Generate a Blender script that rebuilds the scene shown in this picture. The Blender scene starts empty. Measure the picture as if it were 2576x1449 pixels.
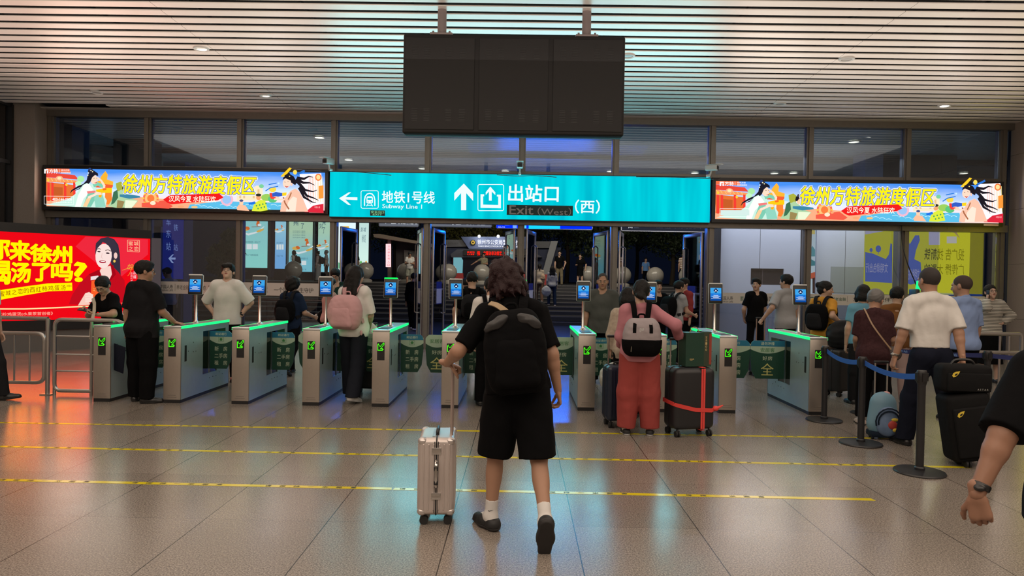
import bpy, bmesh, math, random
import numpy as np
from mathutils import Matrix, Vector, Euler
R = math.radians
PI = math.pi
SC = bpy.context.scene
COL = SC.collection
random.seed(4)

# ------------------------------------------------------------------ camera
FPX = 1740.0                      # focal length in pixels of the 2576 px frame
EYE = 1.60
cam_d = bpy.data.cameras.new('camera')
cam_d.sensor_width = 36.0
cam_d.lens = 36.0 * FPX / 2576.0
cam_d.clip_start = 0.05
cam_d.clip_end = 400
cam = bpy.data.objects.new('camera', cam_d)
COL.objects.link(cam)
YAW, PITCH, ROLL = math.atan(18 / FPX), math.atan(23.5 / FPX), 0.0168
CAMR = (Matrix.Rotation(YAW, 3, 'Z') @ Matrix.Rotation(PI / 2 - PITCH, 3, 'X') @ Matrix.Rotation(ROLL, 3, 'Z'))
cam.matrix_world = Matrix.Translation((0, 0, EYE)) @ CAMR.to_4x4()
SC.camera = cam
SC.view_settings.view_transform = 'Standard'
SC.view_settings.look = 'None'
SC.view_settings.exposure = 0.0
SC.view_settings.gamma = 1.0
SC.view_settings.use_curve_mapping = False

# ------------------------------------------------------------------ night sky
wd = bpy.data.worlds.new('night_sky')
SC.world = wd
wd.use_nodes = True
wd.node_tree.nodes['Background'].inputs['Color'].default_value = (0.0022, 0.0035, 0.009, 1)
wd.node_tree.nodes['Background'].inputs['Strength'].default_value = 1.0

# ------------------------------------------------------------------ lights of the hall and the forecourt
def area(name, loc, size, power, color, rot=(0, 0, 0), spread=180):
    d = bpy.data.lights.new(name, 'AREA')
    d.shape = 'RECTANGLE'
    d.size, d.size_y = size
    d.energy = power
    d.color = color
    d.spread = R(spread)
    o = bpy.data.objects.new(name, d)
    o.location = loc
    o.rotation_euler = rot
    COL.objects.link(o)
    return o

area('hall_ceiling_lamps_near', (0, -1.5, 5.05), (18, 6.0), 520, (1.0, 0.86, 0.70))
area('hall_ceiling_lamps_middle', (0, 5.6, 5.05), (19, 4.0), 240, (1.0, 0.86, 0.72))
area('hall_ceiling_lamps_gates', (0, 11.8, 5.05), (19, 4.0), 130, (1.0, 0.90, 0.80))
area('added_ceiling_fill', (0, 1.0, 4.1), (20, 7.0), 900, (1.0, 0.84, 0.72), (R(180), 0, 0))  # added unseen fill facing up to brighten the slats, no fixture
area('added_ceiling_fill_far', (0, 10.5, 4.5), (20, 5.0), 190, (1.0, 0.86, 0.74), (R(180), 0, 0))  # second unseen fill, added for the slats towards the glass front
area('canopy_lamps_cool', (0, 20.0, 5.3), (22, 3.0), 150, (0.55, 0.75, 1.0))
area('plaza_floodlight', (2, 27.0, 8.5), (14, 3.0), 1000, (1.0, 0.9, 0.72), (R(58), 0, 0))
# the lit signs throw their own light into the hall
area('turquoise_sign_glow', (0.0, 15.17, 3.43), (8.4, 0.9), 115, (0.22, 0.76, 0.84), (R(-90), 0, 0))
area('left_light_box_glow', (-7.45, 15.15, 3.6), (6.1, 0.8), 45, (1.0, 0.85, 0.7), (R(-90), 0, 0))
area('right_light_box_glow', (7.6, 15.15, 3.6), (6.1, 0.8), 45, (1.0, 0.85, 0.7), (R(-90), 0, 0))
area('red_light_box_glow', (-9.5, 13.5, 1.5), (3.9, 1.6), 32, (1.0, 0.10, 0.04), (R(-90), 0, R(46.2)))
area('added_canopy_fill', (0, 20.5, 4.5), (26, 6.0), 80, (0.62, 0.82, 0.95), (R(180), 0, 0))  # added unseen fill that brightens the canopy underside
area('forecourt_blue_wash', (0.9, 17.6, 4.9), (4.5, 0.8), 110, (0.03, 0.12, 1.0), (R(-8), 0, 0))
area('blue_display_glow', (0.85, 24.2, 3.5), (3.3, 0.25), 90, (0.0, 0.16, 1.0), (R(-90), 0, 0))

# ------------------------------------------------------------------ from the photograph's frame to the place
def ray(px, py):
    return CAMR @ Vector(((px - 1288.0) / FPX, -(py - 724.5) / FPX, -1.0))

def P(px, py, Y):
    """the point seen at (px, py) on the frontal plane Y"""
    d = ray(px, py)
    t = Y / d.y
    return Vector((d.x * t, Y, EYE + d.z * t))

def G(px, py, z=0.0):
    """the point seen at (px, py) on the level z"""
    d = ray(px, py)
    t = (z - EYE) / d.z
    return Vector((d.x * t, d.y * t, z))

def PX(px, Y, py=700):
    return P(px, py, Y).x

# ------------------------------------------------------------------ objects
def tag(o, label=None, cat=None, group=None, kind=None):
    if label: o['label'] = label
    if cat: o['category'] = cat
    if group: o['group'] = group
    if kind: o['kind'] = kind
    return o

def thing(name, label, cat, loc=(0, 0, 0), rz=0.0, group=None):
    o = bpy.data.objects.new(name, None)
    o.empty_display_size = 0.1
    o.location = loc
    o.rotation_euler = (0, 0, rz)
    COL.objects.link(o)
    return tag(o, label, cat, group)

CH = {}
def dup(root, loc, rz=None, label=None, group=None):
    r = root.copy(); COL.objects.link(r)
    r.location = loc
    if rz is not None: r.rotation_euler = (0, 0, rz)
    if label: r['label'] = label
    if group: r['group'] = group
    CH[r.name] = []
    for ch in CH.get(root.name, []):
        c = ch.copy(); COL.objects.link(c); c.parent = r
        CH[r.name].append(c); CH[c.name] = []
        for g in CH.get(ch.name, []):
            d = g.copy(); COL.objects.link(d); d.parent = c
            CH[c.name].append(d)
    return r

# ------------------------------------------------------------------ materials
def lin(c):
    return tuple((x / 12.92 if x <= 0.04045 else ((x + 0.055) / 1.055) ** 2.4) for x in c)

def rgb(r, g, b):
    return lin((r / 255.0, g / 255.0, b / 255.0))

MC = {}
def mat(name, color, rough=0.6, metal=0.0, emit=None, es=1.0, var=0.0, scale=12.0, bump=0.0, bscale=60.0, spec=0.5, sheen=0.0, coat=0.0, alpha=None):
    if name in MC: return MC[name]
    m = bpy.data.materials.new(name)
    m.use_nodes = True
    nt = m.node_tree
    b = nt.nodes['Principled BSDF']
    c = (*color, 1)
    b.inputs['Base Color'].default_value = c
    b.inputs['Roughness'].default_value = rough
    b.inputs['Metallic'].default_value = metal
    b.inputs['Specular IOR Level'].default_value = spec
    if sheen: b.inputs['Sheen Weight'].default_value = sheen
    if coat: b.inputs['Coat Weight'].default_value = coat
    if emit is not None:
        b.inputs['Emission Color'].default_value = (*emit, 1)
        b.inputs['Emission Strength'].default_value = es
    if alpha is not None: b.inputs['Alpha'].default_value = alpha
    if var or bump:
        tc = nt.nodes.new('ShaderNodeTexCoord')
        n = nt.nodes.new('ShaderNodeTexNoise')
        n.inputs['Scale'].default_value = scale
        n.inputs['Detail'].default_value = 5
        nt.links.new(tc.outputs['Object'], n.inputs['Vector'])
        if var:
            mx = nt.nodes.new('ShaderNodeMix'); mx.data_type = 'RGBA'
            mx.inputs[6].default_value = (*[x * (1 - var) for x in color], 1)
            mx.inputs[7].default_value = (*[min(1, x * (1 + var)) for x in color], 1)
            nt.links.new(n.outputs['Fac'], mx.inputs[0])
            nt.links.new(mx.outputs[2], b.inputs['Base Color'])
        if bump:
            n2 = nt.nodes.new('ShaderNodeTexNoise'); n2.inputs['Scale'].default_value = bscale
            nt.links.new(tc.outputs['Object'], n2.inputs['Vector'])
            bp = nt.nodes.new('ShaderNodeBump'); bp.inputs['Strength'].default_value = bump
            bp.inputs['Distance'].default_value = 0.01
            nt.links.new(n2.outputs['Fac'], bp.inputs['Height'])
            nt.links.new(bp.outputs['Normal'], b.inputs['Normal'])
    MC[name] = m
    return m

def glow(r, g, b, s=1.0):
    """ink on a lit face: gives off its own colour"""
    k = 'lit_%d_%d_%d_%d' % (r, g, b, int(s * 100))
    if k in MC: return MC[k]
    m = bpy.data.materials.new(k); m.use_nodes = True
    nt = m.node_tree
    nt.nodes.remove(nt.nodes['Principled BSDF'])
    e = nt.nodes.new('ShaderNodeEmission')
    e.inputs['Color'].default_value = (*rgb(r, g, b), 1)
    e.inputs['Strength'].default_value = s
    nt.links.new(e.outputs[0], nt.nodes['Material Output'].inputs['Surface'])
    MC[k] = m
    return m

def ink(r, g, b):
    return mat('ink_%d_%d_%d' % (r, g, b), rgb(r, g, b), 0.45)

# ------------------------------------------------------------------ mesh builder
def rot_to(d):
    d = Vector(d).normalized()
    return d.to_track_quat('Z', 'Y').to_matrix()

class MB:
    def __init__(s, m=None):
        s.v = []; s.f = []; s.mi = []; s.sm = []; s.mats = []; s.cur = 0
        if m: s.use(m)
    def use(s, m):
        if m not in s.mats: s.mats.append(m)
        s.cur = s.mats.index(m)
        return s
    def add(s, vs, fs, M=None, smooth=False):
        o = len(s.v)
        if M is not None: vs = [M @ Vector(v) for v in vs]
        s.v += [tuple(v) for v in vs]
        for f in fs:
            s.f.append(tuple(i + o for i in f)); s.mi.append(s.cur); s.sm.append(smooth)
        return s
    def box(s, c, d, rot=None):
        x, y, z = d[0] / 2, d[1] / 2, d[2] / 2
        vs = [(i, j, k) for i in (-x, x) for j in (-y, y) for k in (-z, z)]
        fs = [(0, 1, 3, 2), (4, 6, 7, 5), (0, 4, 5, 1), (2, 3, 7, 6), (0, 2, 6, 4), (1, 5, 7, 3)]
        M = Matrix.Translation(c)
        if rot is not None: M = M @ rot.to_4x4()
        return s.add(vs, fs, M)
    def b2(s, lo, hi):
        return s.box([(a + b) / 2 for a, b in zip(lo, hi)], [abs(b - a) for a, b in zip(lo, hi)])
    def rbox(s, c, d, r=0.02, seg=3, rot=None):
        bm = bmesh.new()
        bmesh.ops.create_cube(bm, size=1.0)
        for v in bm.verts: v.co = Vector((v.co.x * d[0], v.co.y * d[1], v.co.z * d[2]))
        bmesh.ops.bevel(bm, geom=bm.edges[:], offset=r, segments=seg, affect='EDGES', profile=0.5)
        M = Matrix.Translation(c)
        if rot is not None: M = M @ rot.to_4x4()
        bm.verts.index_update()
        s.add([v.co.copy() for v in bm.verts], [[v.index for v in f.verts] for f in bm.faces], M, True)
        bm.free()
        return s
    def cone(s, a, b, r1, r2=None, n=14, cap=True, smooth=True):
        r2 = r1 if r2 is None else r2
        a, b = Vector(a), Vector(b)
        Q = rot_to(b - a)
        vs = []; fs = []
        for p, r in ((a, r1), (b, r2)):
            for i in range(n):
                t = 2 * PI * i / n
                vs.append(p + Q @ Vector((math.cos(t) * r, math.sin(t) * r, 0)))
        for i in range(n):
            j = (i + 1) % n
            fs.append((i, j, n + j, n + i))
        s.add(vs, fs, None, smooth)
        if cap:
            s.add(vs, [tuple(reversed(range(n))), tuple(range(n, 2 * n))])
        return s
    def tube(s, pts, r, n=8, closed=False):
        pts = [Vector(p) for p in pts]
        rs = r if isinstance(r, (list, tuple)) else [r] * len(pts)
        m = len(pts); rings = []; up = None
        for i, p in enumerate(pts):
            if closed: t = pts[(i + 1) % m] - pts[i - 1]
            else: t = pts[min(i + 1, m - 1)] - pts[max(i - 1, 0)]
            t.normalize()
            if up is None:
                up = t.orthogonal().normalized()
            up = (up - t * up.dot(t)).normalized()
            w = t.cross(up)
            rings.append([p + (up * math.cos(2 * PI * k / n) + w * math.sin(2 * PI * k / n)) * rs[i] for k in range(n)])
        vs = [v for rg in rings for v in rg]; fs = []
        for i in range(m if closed else m - 1):
            j = (i + 1) % m
            for k in range(n):
                l = (k + 1) % n
                fs.append((i * n + k, i * n + l, j * n + l, j * n + k))
        s.add(vs, fs, None, True)
        if not closed: s.add(vs, [tuple(reversed(range(n))), tuple(range((m - 1) * n, m * n))])
        return s
    def lathe(s, prof, c=(0, 0, 0), n=24, M=None):
        vs = []; fs = []
        for r, z in prof:
            for i in range(n):
                t = 2 * PI * i / n
                vs.append((c[0] + r * math.cos(t), c[1] + r * math.sin(t), c[2] + z))
        for a in range(len(prof) - 1):
            for i in range(n):
                j = (i + 1) % n
                fs.append((a * n + i, a * n + j, (a + 1) * n + j, (a + 1) * n + i))
        return s.add(vs, fs, M, True)
    def ball(s, c, r, n=16, m=10, M=None):
        rr = r if isinstance(r, (list, tuple)) else (r, r, r)
        vs = []; fs = []
        for a in range(m + 1):
            p = PI * a / m
            for i in range(n):
                t = 2 * PI * i / n
                vs.append(Vector((math.sin(p) * math.cos(t) * rr[0], math.sin(p) * math.sin(t) * rr[1], -math.cos(p) * rr[2])))
        for a in range(m):
            for i in range(n):
                j = (i + 1) % n
                fs.append((a * n + i, a * n + j, (a + 1) * n + j, (a + 1) * n + i))
        T = Matrix.Translation(c)
        if M is not None: T = T @ M.to_4x4()
        return s.add(vs, fs, T, True)
    def prism(s, poly, d0, d1, M=None):
        """poly in (x, z), from y = d0 to y = d1"""
        n = len(poly)
        vs = [(p[0], d0, p[1]) for p in poly] + [(p[0], d1, p[1]) for p in poly]
        fs = [tuple(range(n)), tuple(reversed(range(n, 2 * n)))]
        for i in range(n):
            j = (i + 1) % n
            fs.append((i, n + i, n + j, j))
        return s.add(vs, fs, M)
    def build(s, name, parent=None, loc=None, sharp=35):
        me = bpy.data.meshes.new(name)
        me.from_pydata(s.v, [], s.f)
        for m in s.mats: me.materials.append(m)
        me.polygons.foreach_set('material_index', s.mi)
        me.polygons.foreach_set('use_smooth', s.sm)
        if any(s.sm): me.set_sharp_from_angle(angle=R(sharp))
        me.update()
        return link(name, me, parent, loc)

def link(name, me, parent=None, loc=None):
    o = bpy.data.objects.new(name, me)
    COL.objects.link(o)
    if loc is not None: o.location = loc
    if parent is not None:
        o.parent = parent
        CH.setdefault(parent.name, []).append(o)
    CH.setdefault(o.name, [])
    return o

# ------------------------------------------------------------------ lettering
TXT = {}
def text_geo(body, bold=0.0, shear=0.0, res=2):
    k = (body, bold, shear, res)
    if k in TXT: return TXT[k]
    c = bpy.data.curves.new('lettering', 'FONT')
    c.body = body; c.size = 1.0; c.resolution_u = res; c.offset = bold; c.shear = shear
    o = bpy.data.objects.new('lettering', c)
    COL.objects.link(o)
    dg = bpy.context.evaluated_depsgraph_get()
    dg.update()
    me = bpy.data.meshes.new_from_object(o.evaluated_get(dg))
    vs = np.empty(len(me.vertices) * 3); me.vertices.foreach_get('co', vs); vs = vs.reshape(-1, 3)
    fs = [tuple(p.vertices) for p in me.polygons]
    bpy.data.objects.remove(o); bpy.data.curves.remove(c); bpy.data.meshes.remove(me)
    TXT[k] = (vs, fs)
    return TXT[k]

def put_text(mb, body, box, y, m, bold=0.0, shear=0.0, mirror=False, keep=False, M=None):
    """lettering fitted in box = (x0, z0, x1, z1) on the plane y"""
    vs, fs = text_geo(body, bold, shear)
    if not len(vs): return
    lo, hi = vs.min(0), vs.max(0)
    sx = (box[2] - box[0]) / max(1e-6, hi[0] - lo[0]); sz = (box[3] - box[1]) / max(1e-6, hi[1] - lo[1])
    if keep: sx = sz = min(sx, sz)
    cx, cz = (box[0] + box[2]) / 2, (box[1] + box[3]) / 2
    mx, mz = (lo[0] + hi[0]) / 2, (lo[1] + hi[1]) / 2
    if mirror: sx = -sx
    mb.use(m)
    mb.add([((v[0] - mx) * sx + cx, y, (v[1] - mz) * sz + cz) for v in vs], fs, M)

class Art:
    """flat artwork printed on an upright face; spots are read off the photograph and put where they lie on that face.
    Local frame: x along the face, y = 0 the face (art towards -y), z up."""
    def __init__(s, mb, org, ang, step=0.0012, y0=0.0):
        s.mb = mb; s.o = Vector(org); s.a = ang; s.k = 0; s.step = step; s.y0 = y0
        s.u = Vector((math.cos(ang), math.sin(ang), 0)); s.n = Vector((-math.sin(ang), math.cos(ang), 0))
    def pt(s, px, py):
        d = ray(px, py); c = Vector((0, 0, EYE))
        t = (s.o - c).dot(s.n) / d.dot(s.n)
        q = c + d * t - s.o
        return (q.dot(s.u), q.z)
    def y(s):
        s.k += 1
        return s.y0 - s.step * s.k
    def poly(s, pts, m):
        s.mb.use(m); y = s.y()
        s.fan([s.pt(*p) for p in pts], y)
    def fan(s, q, y):
        import mathutils.geometry as mg
        tri = mg.tessellate_polygon([[Vector((p[0], p[1], 0)) for p in q]])
        fs = []
        for t in tri:
            a, b, c = (q[i] for i in t)
            ar = (b[0] - a[0]) * (c[1] - a[1]) - (b[1] - a[1]) * (c[0] - a[0])
            fs.append(tuple(t) if ar > 0 else tuple(reversed(t)))
        s.mb.add([(p[0], y, p[1]) for p in q], fs)
    def rect(s, x0, y0, x1, y1, m):
        s.poly([(x0, y0), (x1, y0), (x1, y1), (x0, y1)], m)
    def oval(s, cx, cy, rx, ry, m, rot=0.0, n=18):
        c, d = math.cos(R(rot)), math.sin(R(rot))
        s.poly([(cx + rx * math.cos(t) * c - ry * math.sin(t) * d, cy + rx * math.cos(t) * d + ry * math.sin(t) * c)
                for t in [2 * PI * i / n for i in range(n)]], m)
    def line(s, pts, w, m):
        a = []; b = []
        for i, p in enumerate(pts):
            q0, q1 = pts[max(0, i - 1)], pts[min(len(pts) - 1, i + 1)]
            dx, dy = q1[0] - q0[0], q1[1] - q0[1]; L = math.hypot(dx, dy) or 1
            ww = w[i] if isinstance(w, (list, tuple)) else w
            a.append((p[0] - dy / L * ww / 2, p[1] + dx / L * ww / 2)); b.append((p[0] + dy / L * ww / 2, p[1] - dx / L * ww / 2))
        s.mb.use(m); y = s.y()
        q = [s.pt(*p) for p in a] + [s.pt(*p) for p in b]; n = len(a)
        s.mb.add([(p[0], y, p[1]) for p in q], [(i, i + 1, n + i + 1, n + i) for i in range(n - 1)])
    def fat(s, body, x0, y0, x1, y1, m, r, bold=0.007, n=8, **k):
        s.k += 1
        for i in range(n):
            a = 2 * PI * i / n; s.k -= 1
            dx, dy = r * math.cos(a), r * math.sin(a)
            s.text(body, x0 + dx, y0 + dy, x1 + dx, y1 + dy, m, bold=bold, **k)
    def text(s, body, x0, y0, x1, y1, m, bold=0.0, shear=0.0, mirror=False, keep=False):
        a = s.pt(x0, (y1 + y0) / 2 + (y1 - y0) / 2 ); b = s.pt(x1, y0)
        a2 = s.pt(x0, y0); b2 = s.pt(x1, y1)
        box = (a[0], (a[1] + b2[1]) / 2, b[0], (a2[1] + b[1]) / 2)
        put_text(s.mb, body, box, s.y(), m, bold, shear, mirror, keep)

def catmull(pts, k=6):
    pts = [Vector(p) for p in pts]; out = []
    for i in range(len(pts) - 1):
        p0, p1, p2, p3 = pts[max(0, i - 1)], pts[i], pts[i + 1], pts[min(len(pts) - 1, i + 2)]
        for j in range(k):
            t = j / k
            out.append(0.5 * ((2 * p1) + (p2 - p0) * t + (2 * p0 - 5 * p1 + 4 * p2 - p3) * t * t + (3 * p1 - p0 - 3 * p2 + p3) * t ** 3))
    out.append(pts[-1])
    return out

# ------------------------------------------------------------------ surfaces
def floor_material():
    m = bpy.data.materials.new('polished_granite_tiles'); m.use_nodes = True
    nt = m.node_tree; N = nt.nodes; L = nt.links
    b = N['Principled BSDF']
    tc = N.new('ShaderNodeTexCoord')
    sp = N.new('ShaderNodeSeparateXYZ'); L.new(tc.outputs['Object'], sp.inputs[0])
    def mth(op, a, bv=None, cv=None):
        n = N.new('ShaderNodeMath'); n.operation = op
        for i, x in enumerate((a, bv, cv)):
            if x is None: continue
            if isinstance(x, (int, float)): n.inputs[i].default_value = x
            else: L.new(x, n.inputs[i])
        return n.outputs[0]
    def seam(c, off, pitch, w):
        f = mth('FRACT', mth('DIVIDE', mth('SUBTRACT', c, off), pitch))
        d = mth('MINIMUM', f, mth('SUBTRACT', 1.0, f))
        return mth('LESS_THAN', d, w / pitch)
    s1 = seam(sp.outputs[0], -0.42 - 8.0, 0.8, 0.0032)
    s2 = seam(sp.outputs[1], 4.47 - 9.8, 0.98, 0.0016)
    sm = mth('MAXIMUM', s1, mth('MULTIPLY', s2, 0.7))
    # tile tone: each tile a little different
    fx = mth('FLOOR', mth('DIVIDE', mth('SUBTRACT', sp.outputs[0], -8.42), 0.8))
    fy = mth('FLOOR', mth('DIVIDE', mth('SUBTRACT', sp.outputs[1], 4.47 - 9.8), 0.98))
    cb = N.new('ShaderNodeCombineXYZ'); L.new(fx, cb.inputs[0]); L.new(fy, cb.inputs[1])
    wn = N.new('ShaderNodeTexWhiteNoise'); L.new(cb.outputs[0], wn.inputs['Vector'])
    n1 = N.new('ShaderNodeTexNoise'); n1.inputs['Scale'].default_value = 105; n1.inputs['Detail'].default_value = 4
    n1.inputs['Roughness'].default_value = 0.7
    L.new(tc.outputs['Object'], n1.inputs['Vector'])
    cr = N.new('ShaderNodeValToRGB')
    cr.color_ramp.elements[0].position = 0.36; cr.color_ramp.elements[0].color = (0.085, 0.075, 0.066, 1)
    cr.color_ramp.elements[1].position = 0.62; cr.color_ramp.elements[1].color = (0.36, 0.31, 0.265, 1)
    e = cr.color_ramp.elements.new(0.5); e.color = (0.225, 0.19, 0.16, 1)
    L.new(n1.outputs['Fac'], cr.inputs[0])
    n3 = N.new('ShaderNodeTexNoise'); n3.inputs['Scale'].default_value = 0.8; n3.inputs['Detail'].default_value = 3
    L.new(tc.outputs['Object'], n3.inputs['Vector'])
    tone = mth('ADD', mth('MULTIPLY', wn.outputs['Value'], 0.16), mth('ADD', mth('MULTIPLY', n3.outputs['Fac'], 0.35), 0.72))
    mt = N.new('ShaderNodeMix'); mt.data_type = 'RGBA'; mt.blend_type = 'MULTIPLY'; mt.inputs[0].default_value = 1
    L.new(cr.outputs[0], mt.inputs[6]); L.new(tone, mt.inputs[7])
    mx = N.new('ShaderNodeMix'); mx.data_type = 'RGBA'
    mx.inputs[7].default_value = (0.02, 0.017, 0.015, 1)
    L.new(sm, mx.inputs[0]); L.new(mt.outputs[2], mx.inputs[6])
    L.new(mx.outputs[2], b.inputs['Base Color'])
    n2 = N.new('ShaderNodeTexNoise'); n2.inputs['Scale'].default_value = 2.2; n2.inputs['Detail'].default_value = 4
    L.new(tc.outputs['Object'], n2.inputs['Vector'])
    L.new(mth('ADD', mth('MULTIPLY', n2.outputs['Fac'], 0.10), 0.15), b.inputs['Roughness'])
    b.inputs['Specular IOR Level'].default_value = 0.75
    bp = N.new('ShaderNodeBump'); bp.inputs['Strength'].default_value = 0.07; bp.inputs['Distance'].default_value = 0.004
    L.new(mth('SUBTRACT', n1.outputs['Fac'], mth('MULTIPLY', sm, 1.2)), bp.inputs['Height'])
    L.new(bp.outputs[0], b.inputs['Normal'])
    return m

def glass_material(name='clear_glass', tint=(0.86, 0.9, 0.92), f=0.10):
    if name in MC: return MC[name]
    m = bpy.data.materials.new(name); m.use_nodes = True
    nt = m.node_tree; N = nt.nodes; L = nt.links
    N.remove(N['Principled BSDF'])
    t = N.new('ShaderNodeBsdfTransparent'); t.inputs[0].default_value = (*tint, 1)
    g = N.new('ShaderNodeBsdfGlossy'); g.inputs['Roughness'].default_value = 0.02; g.inputs[0].default_value = (0.9, 0.92, 0.95, 1)
    fr = N.new('ShaderNodeFresnel'); fr.inputs[0].default_value = 1.5
    a = N.new('ShaderNodeMath'); a.operation = 'ADD'; a.inputs[1].default_value = f - 0.04; a.use_clamp = True
    L.new(fr.outputs[0], a.inputs[0])
    x = N.new('ShaderNodeMixShader')
    L.new(a.outputs[0], x.inputs[0]); L.new(t.outputs[0], x.inputs[1]); L.new(g.outputs[0], x.inputs[2])
    L.new(x.outputs[0], N['Material Output'].inputs['Surface'])
    MC[name] = m
    return m

M_FLOOR = floor_material()
M_GLASS = glass_material()
M_SLAT = mat('satin_ceiling_slat', (0.80, 0.74, 0.69), 0.34, 0.35, var=0.05, scale=3, bump=0.06, bscale=9)
M_DARK = mat('dark_void', (0.010, 0.009, 0.010), 0.9)
M_STONE = mat('beige_granite_cladding', (0.30, 0.255, 0.22), 0.35, var=0.18, scale=60)
M_MULL = mat('bronze_grey_aluminium', (0.21, 0.19, 0.165), 0.42, 0.6, var=0.1)
M_STEEL = mat('brushed_steel', (0.50, 0.47, 0.44), 0.32, 0.9, var=0.08, scale=40)
M_CHROME = mat('polished_steel', (0.62, 0.60, 0.58), 0.2, 1.0)
M_BLACKM = mat('black_powder_coat', (0.016, 0.016, 0.018), 0.42)
M_BLACKP = mat('black_plastic', (0.012, 0.012, 0.013), 0.4)
M_RUBBER = mat('black_rubber', (0.012, 0.012, 0.012), 0.7)
M_WHITEP = mat('white_plastic', (0.62, 0.61, 0.59), 0.4)
M_CYAN = glow(0, 208, 222, 1.0)
M_WHITE = glow(235, 250, 252, 1.0)

# ------------------------------------------------------------------ the hall
YW = 15.5         # plane of the glass front
ZC = 5.2          # ceiling
def struct(name, mb, parent=None):
    return tag(mb.build(name, parent), kind=None if parent else 'structure')

struct('floor', MB(M_FLOOR).b2((-12.2, -7.2, -0.1), (12.2, YW + 0.1, 0.0)))
c = MB(M_SLAT)
NS = int((YW - 0.1 + 7) / 0.285)
for k in range(NS):
    y1 = YW - 0.12 - 0.285 * k; y0 = y1 - 0.195
    x0 = -11.1
    if k == 1: x0 = -9.0
    # a shallow pan profile
    pr = [(y0 + 0.004, ZC + 0.016), (y0, ZC + 0.008), (y0 + 0.012, ZC), (y1 - 0.012, ZC), (y1, ZC + 0.008), (y1 - 0.004, ZC + 0.016)]
    for xa, xb in ((x0, -4.98), (-4.975, 5.02), (5.025, 10.85)):
        vs = [(xa, a, b) for a, b in pr] + [(xb, a, b) for a, b in pr]
        c.add(vs, [(i, i + 6, i + 7, i + 1) for i in range(5)])
c.use(M_DARK).b2((-11.2, -7.2, ZC + 0.22), (10.95, YW + 0.05, ZC + 0.3))
# carriers above the slats
for x in np.arange(-10.5, 10.8, 1.5):
    c.use(M_BLACKM).b2((x - 0.02, -7.0, ZC + 0.046), (x + 0.02, YW - 0.1, ZC + 0.09))
struct('ceiling', c)

M_WALLD = mat('dim_plaster', (0.34, 0.30, 0.27), 0.8, var=0.06)
struct('wall_back', MB(M_WALLD).b2((-11.2, -7.2, 0), (10.95, -7.0, ZC + 0.1)))
# right wall: granite slabs with open joints
w = MB(M_STONE)
ys = np.arange(-7.0, YW - 0.01, 1.25)
for a in ys:
    for z0, z1 in ((0, 0.9), (0.905, 2.1), (2.105, 3.3), (3.305, 4.5), (4.505, ZC + 0.1)):
        w.b2((10.85, a + 0.004, z0), (10.93, min(a + 1.246, YW + 0.1), z1))
w.use(M_DARK).b2((10.93, -7, 0), (11.05, YW + 0.2, ZC + 0.1))
struct('wall_right', w)
w = MB(M_STONE)
w.b2((-11.12, 15.02, 0), (-10.62, YW + 0.15, ZC + 0.1))
w.b2((-11.2, -7, 0), (-11.1, 11.6, ZC + 0.1))
w.b2((-11.2, 11.6, 0), (-11.1, 15.02, 0.3))
struct('wall_left', w)
w = MB(M_BLACKM)
for z in (0.3, 2.55, 3.95, ZC): w.b2((-11.2, 11.6, z - 0.04), (-11.1, 15.02, z + 0.04))
for y in (11.6, 13.3, 15.0): w.b2((-11.2, y - 0.05, 0.3), (-11.08, y + 0.05, ZC))
o = struct('window_17', w)
struct('pane', MB(glass_material()).b2((-11.16, 11.6, 0.3), (-11.15, 15.0, ZC)), o)
struct('trim_20', MB(mat('grey_skirting_paint', (0.2, 0.17, 0.15), 0.6)).b2((-11.0, 11.6, 0.0), (-10.94, 15.0, 0.09)))

# header over the glass front
struct('trim_19', MB(M_MULL).b2((-10.62, YW - 0.12, ZC - 0.14), (10.85, YW + 0.1, ZC + 0.02)))
MX = [-10.56, -8.38, -6.29, -4.18, -2.08, 0.02, 2.1, 4.24, 6.4, 8.55, 10.66]
for i, x in enumerate(MX):
    m = MB(M_MULL)
    m.b2((x - 0.075, YW - 0.06, 0), (x + 0.075, YW + 0.12, ZC - 0.12))
    m.b2((x - 0.04, YW - 0.10, 0), (x + 0.04, YW - 0.055, ZC - 0.12))
    struct('trim_%d' % (i + 1), m)
m = MB(M_MULL)
m.b2((-10.6, YW - 0.16, 2.80), (10.72, YW + 0.06, 2.95))
for i in range(60):
    m.ball((-10.2 + i * 0.35, YW - 0.162, 2.87), 0.008, 6, 4)
struct('trim_12', m)
struct('trim_13', MB(M_MULL).b2((-10.6, YW - 0.05, 3.90), (10.72, YW + 0.06, 3.99)))
n = 1
for i in range(10):
    a, b = MX[i] + 0.075, MX[i + 1] - 0.075
    if i < 3 or i > 6:
        o = struct('window_%d' % n, MB(M_GLASS).b2((a, YW, 0.10), (b, YW + 0.012, 2.80))); n += 1
        tr = MB(M_MULL); tr.b2((a, YW - 0.04, 0.0), (b, YW + 0.05, 0.10)); struct('window_frame', tr, o)
for i in range(10):
    a, b = MX[i] + 0.075, MX[i + 1] - 0.075
    struct('window_%d' % n, MB(glass_material('upper_glass', (0.62, 0.70, 0.75), 0.10)).b2((a, YW, 3.99), (b, YW + 0.012, ZC - 0.14))); n += 1

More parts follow.
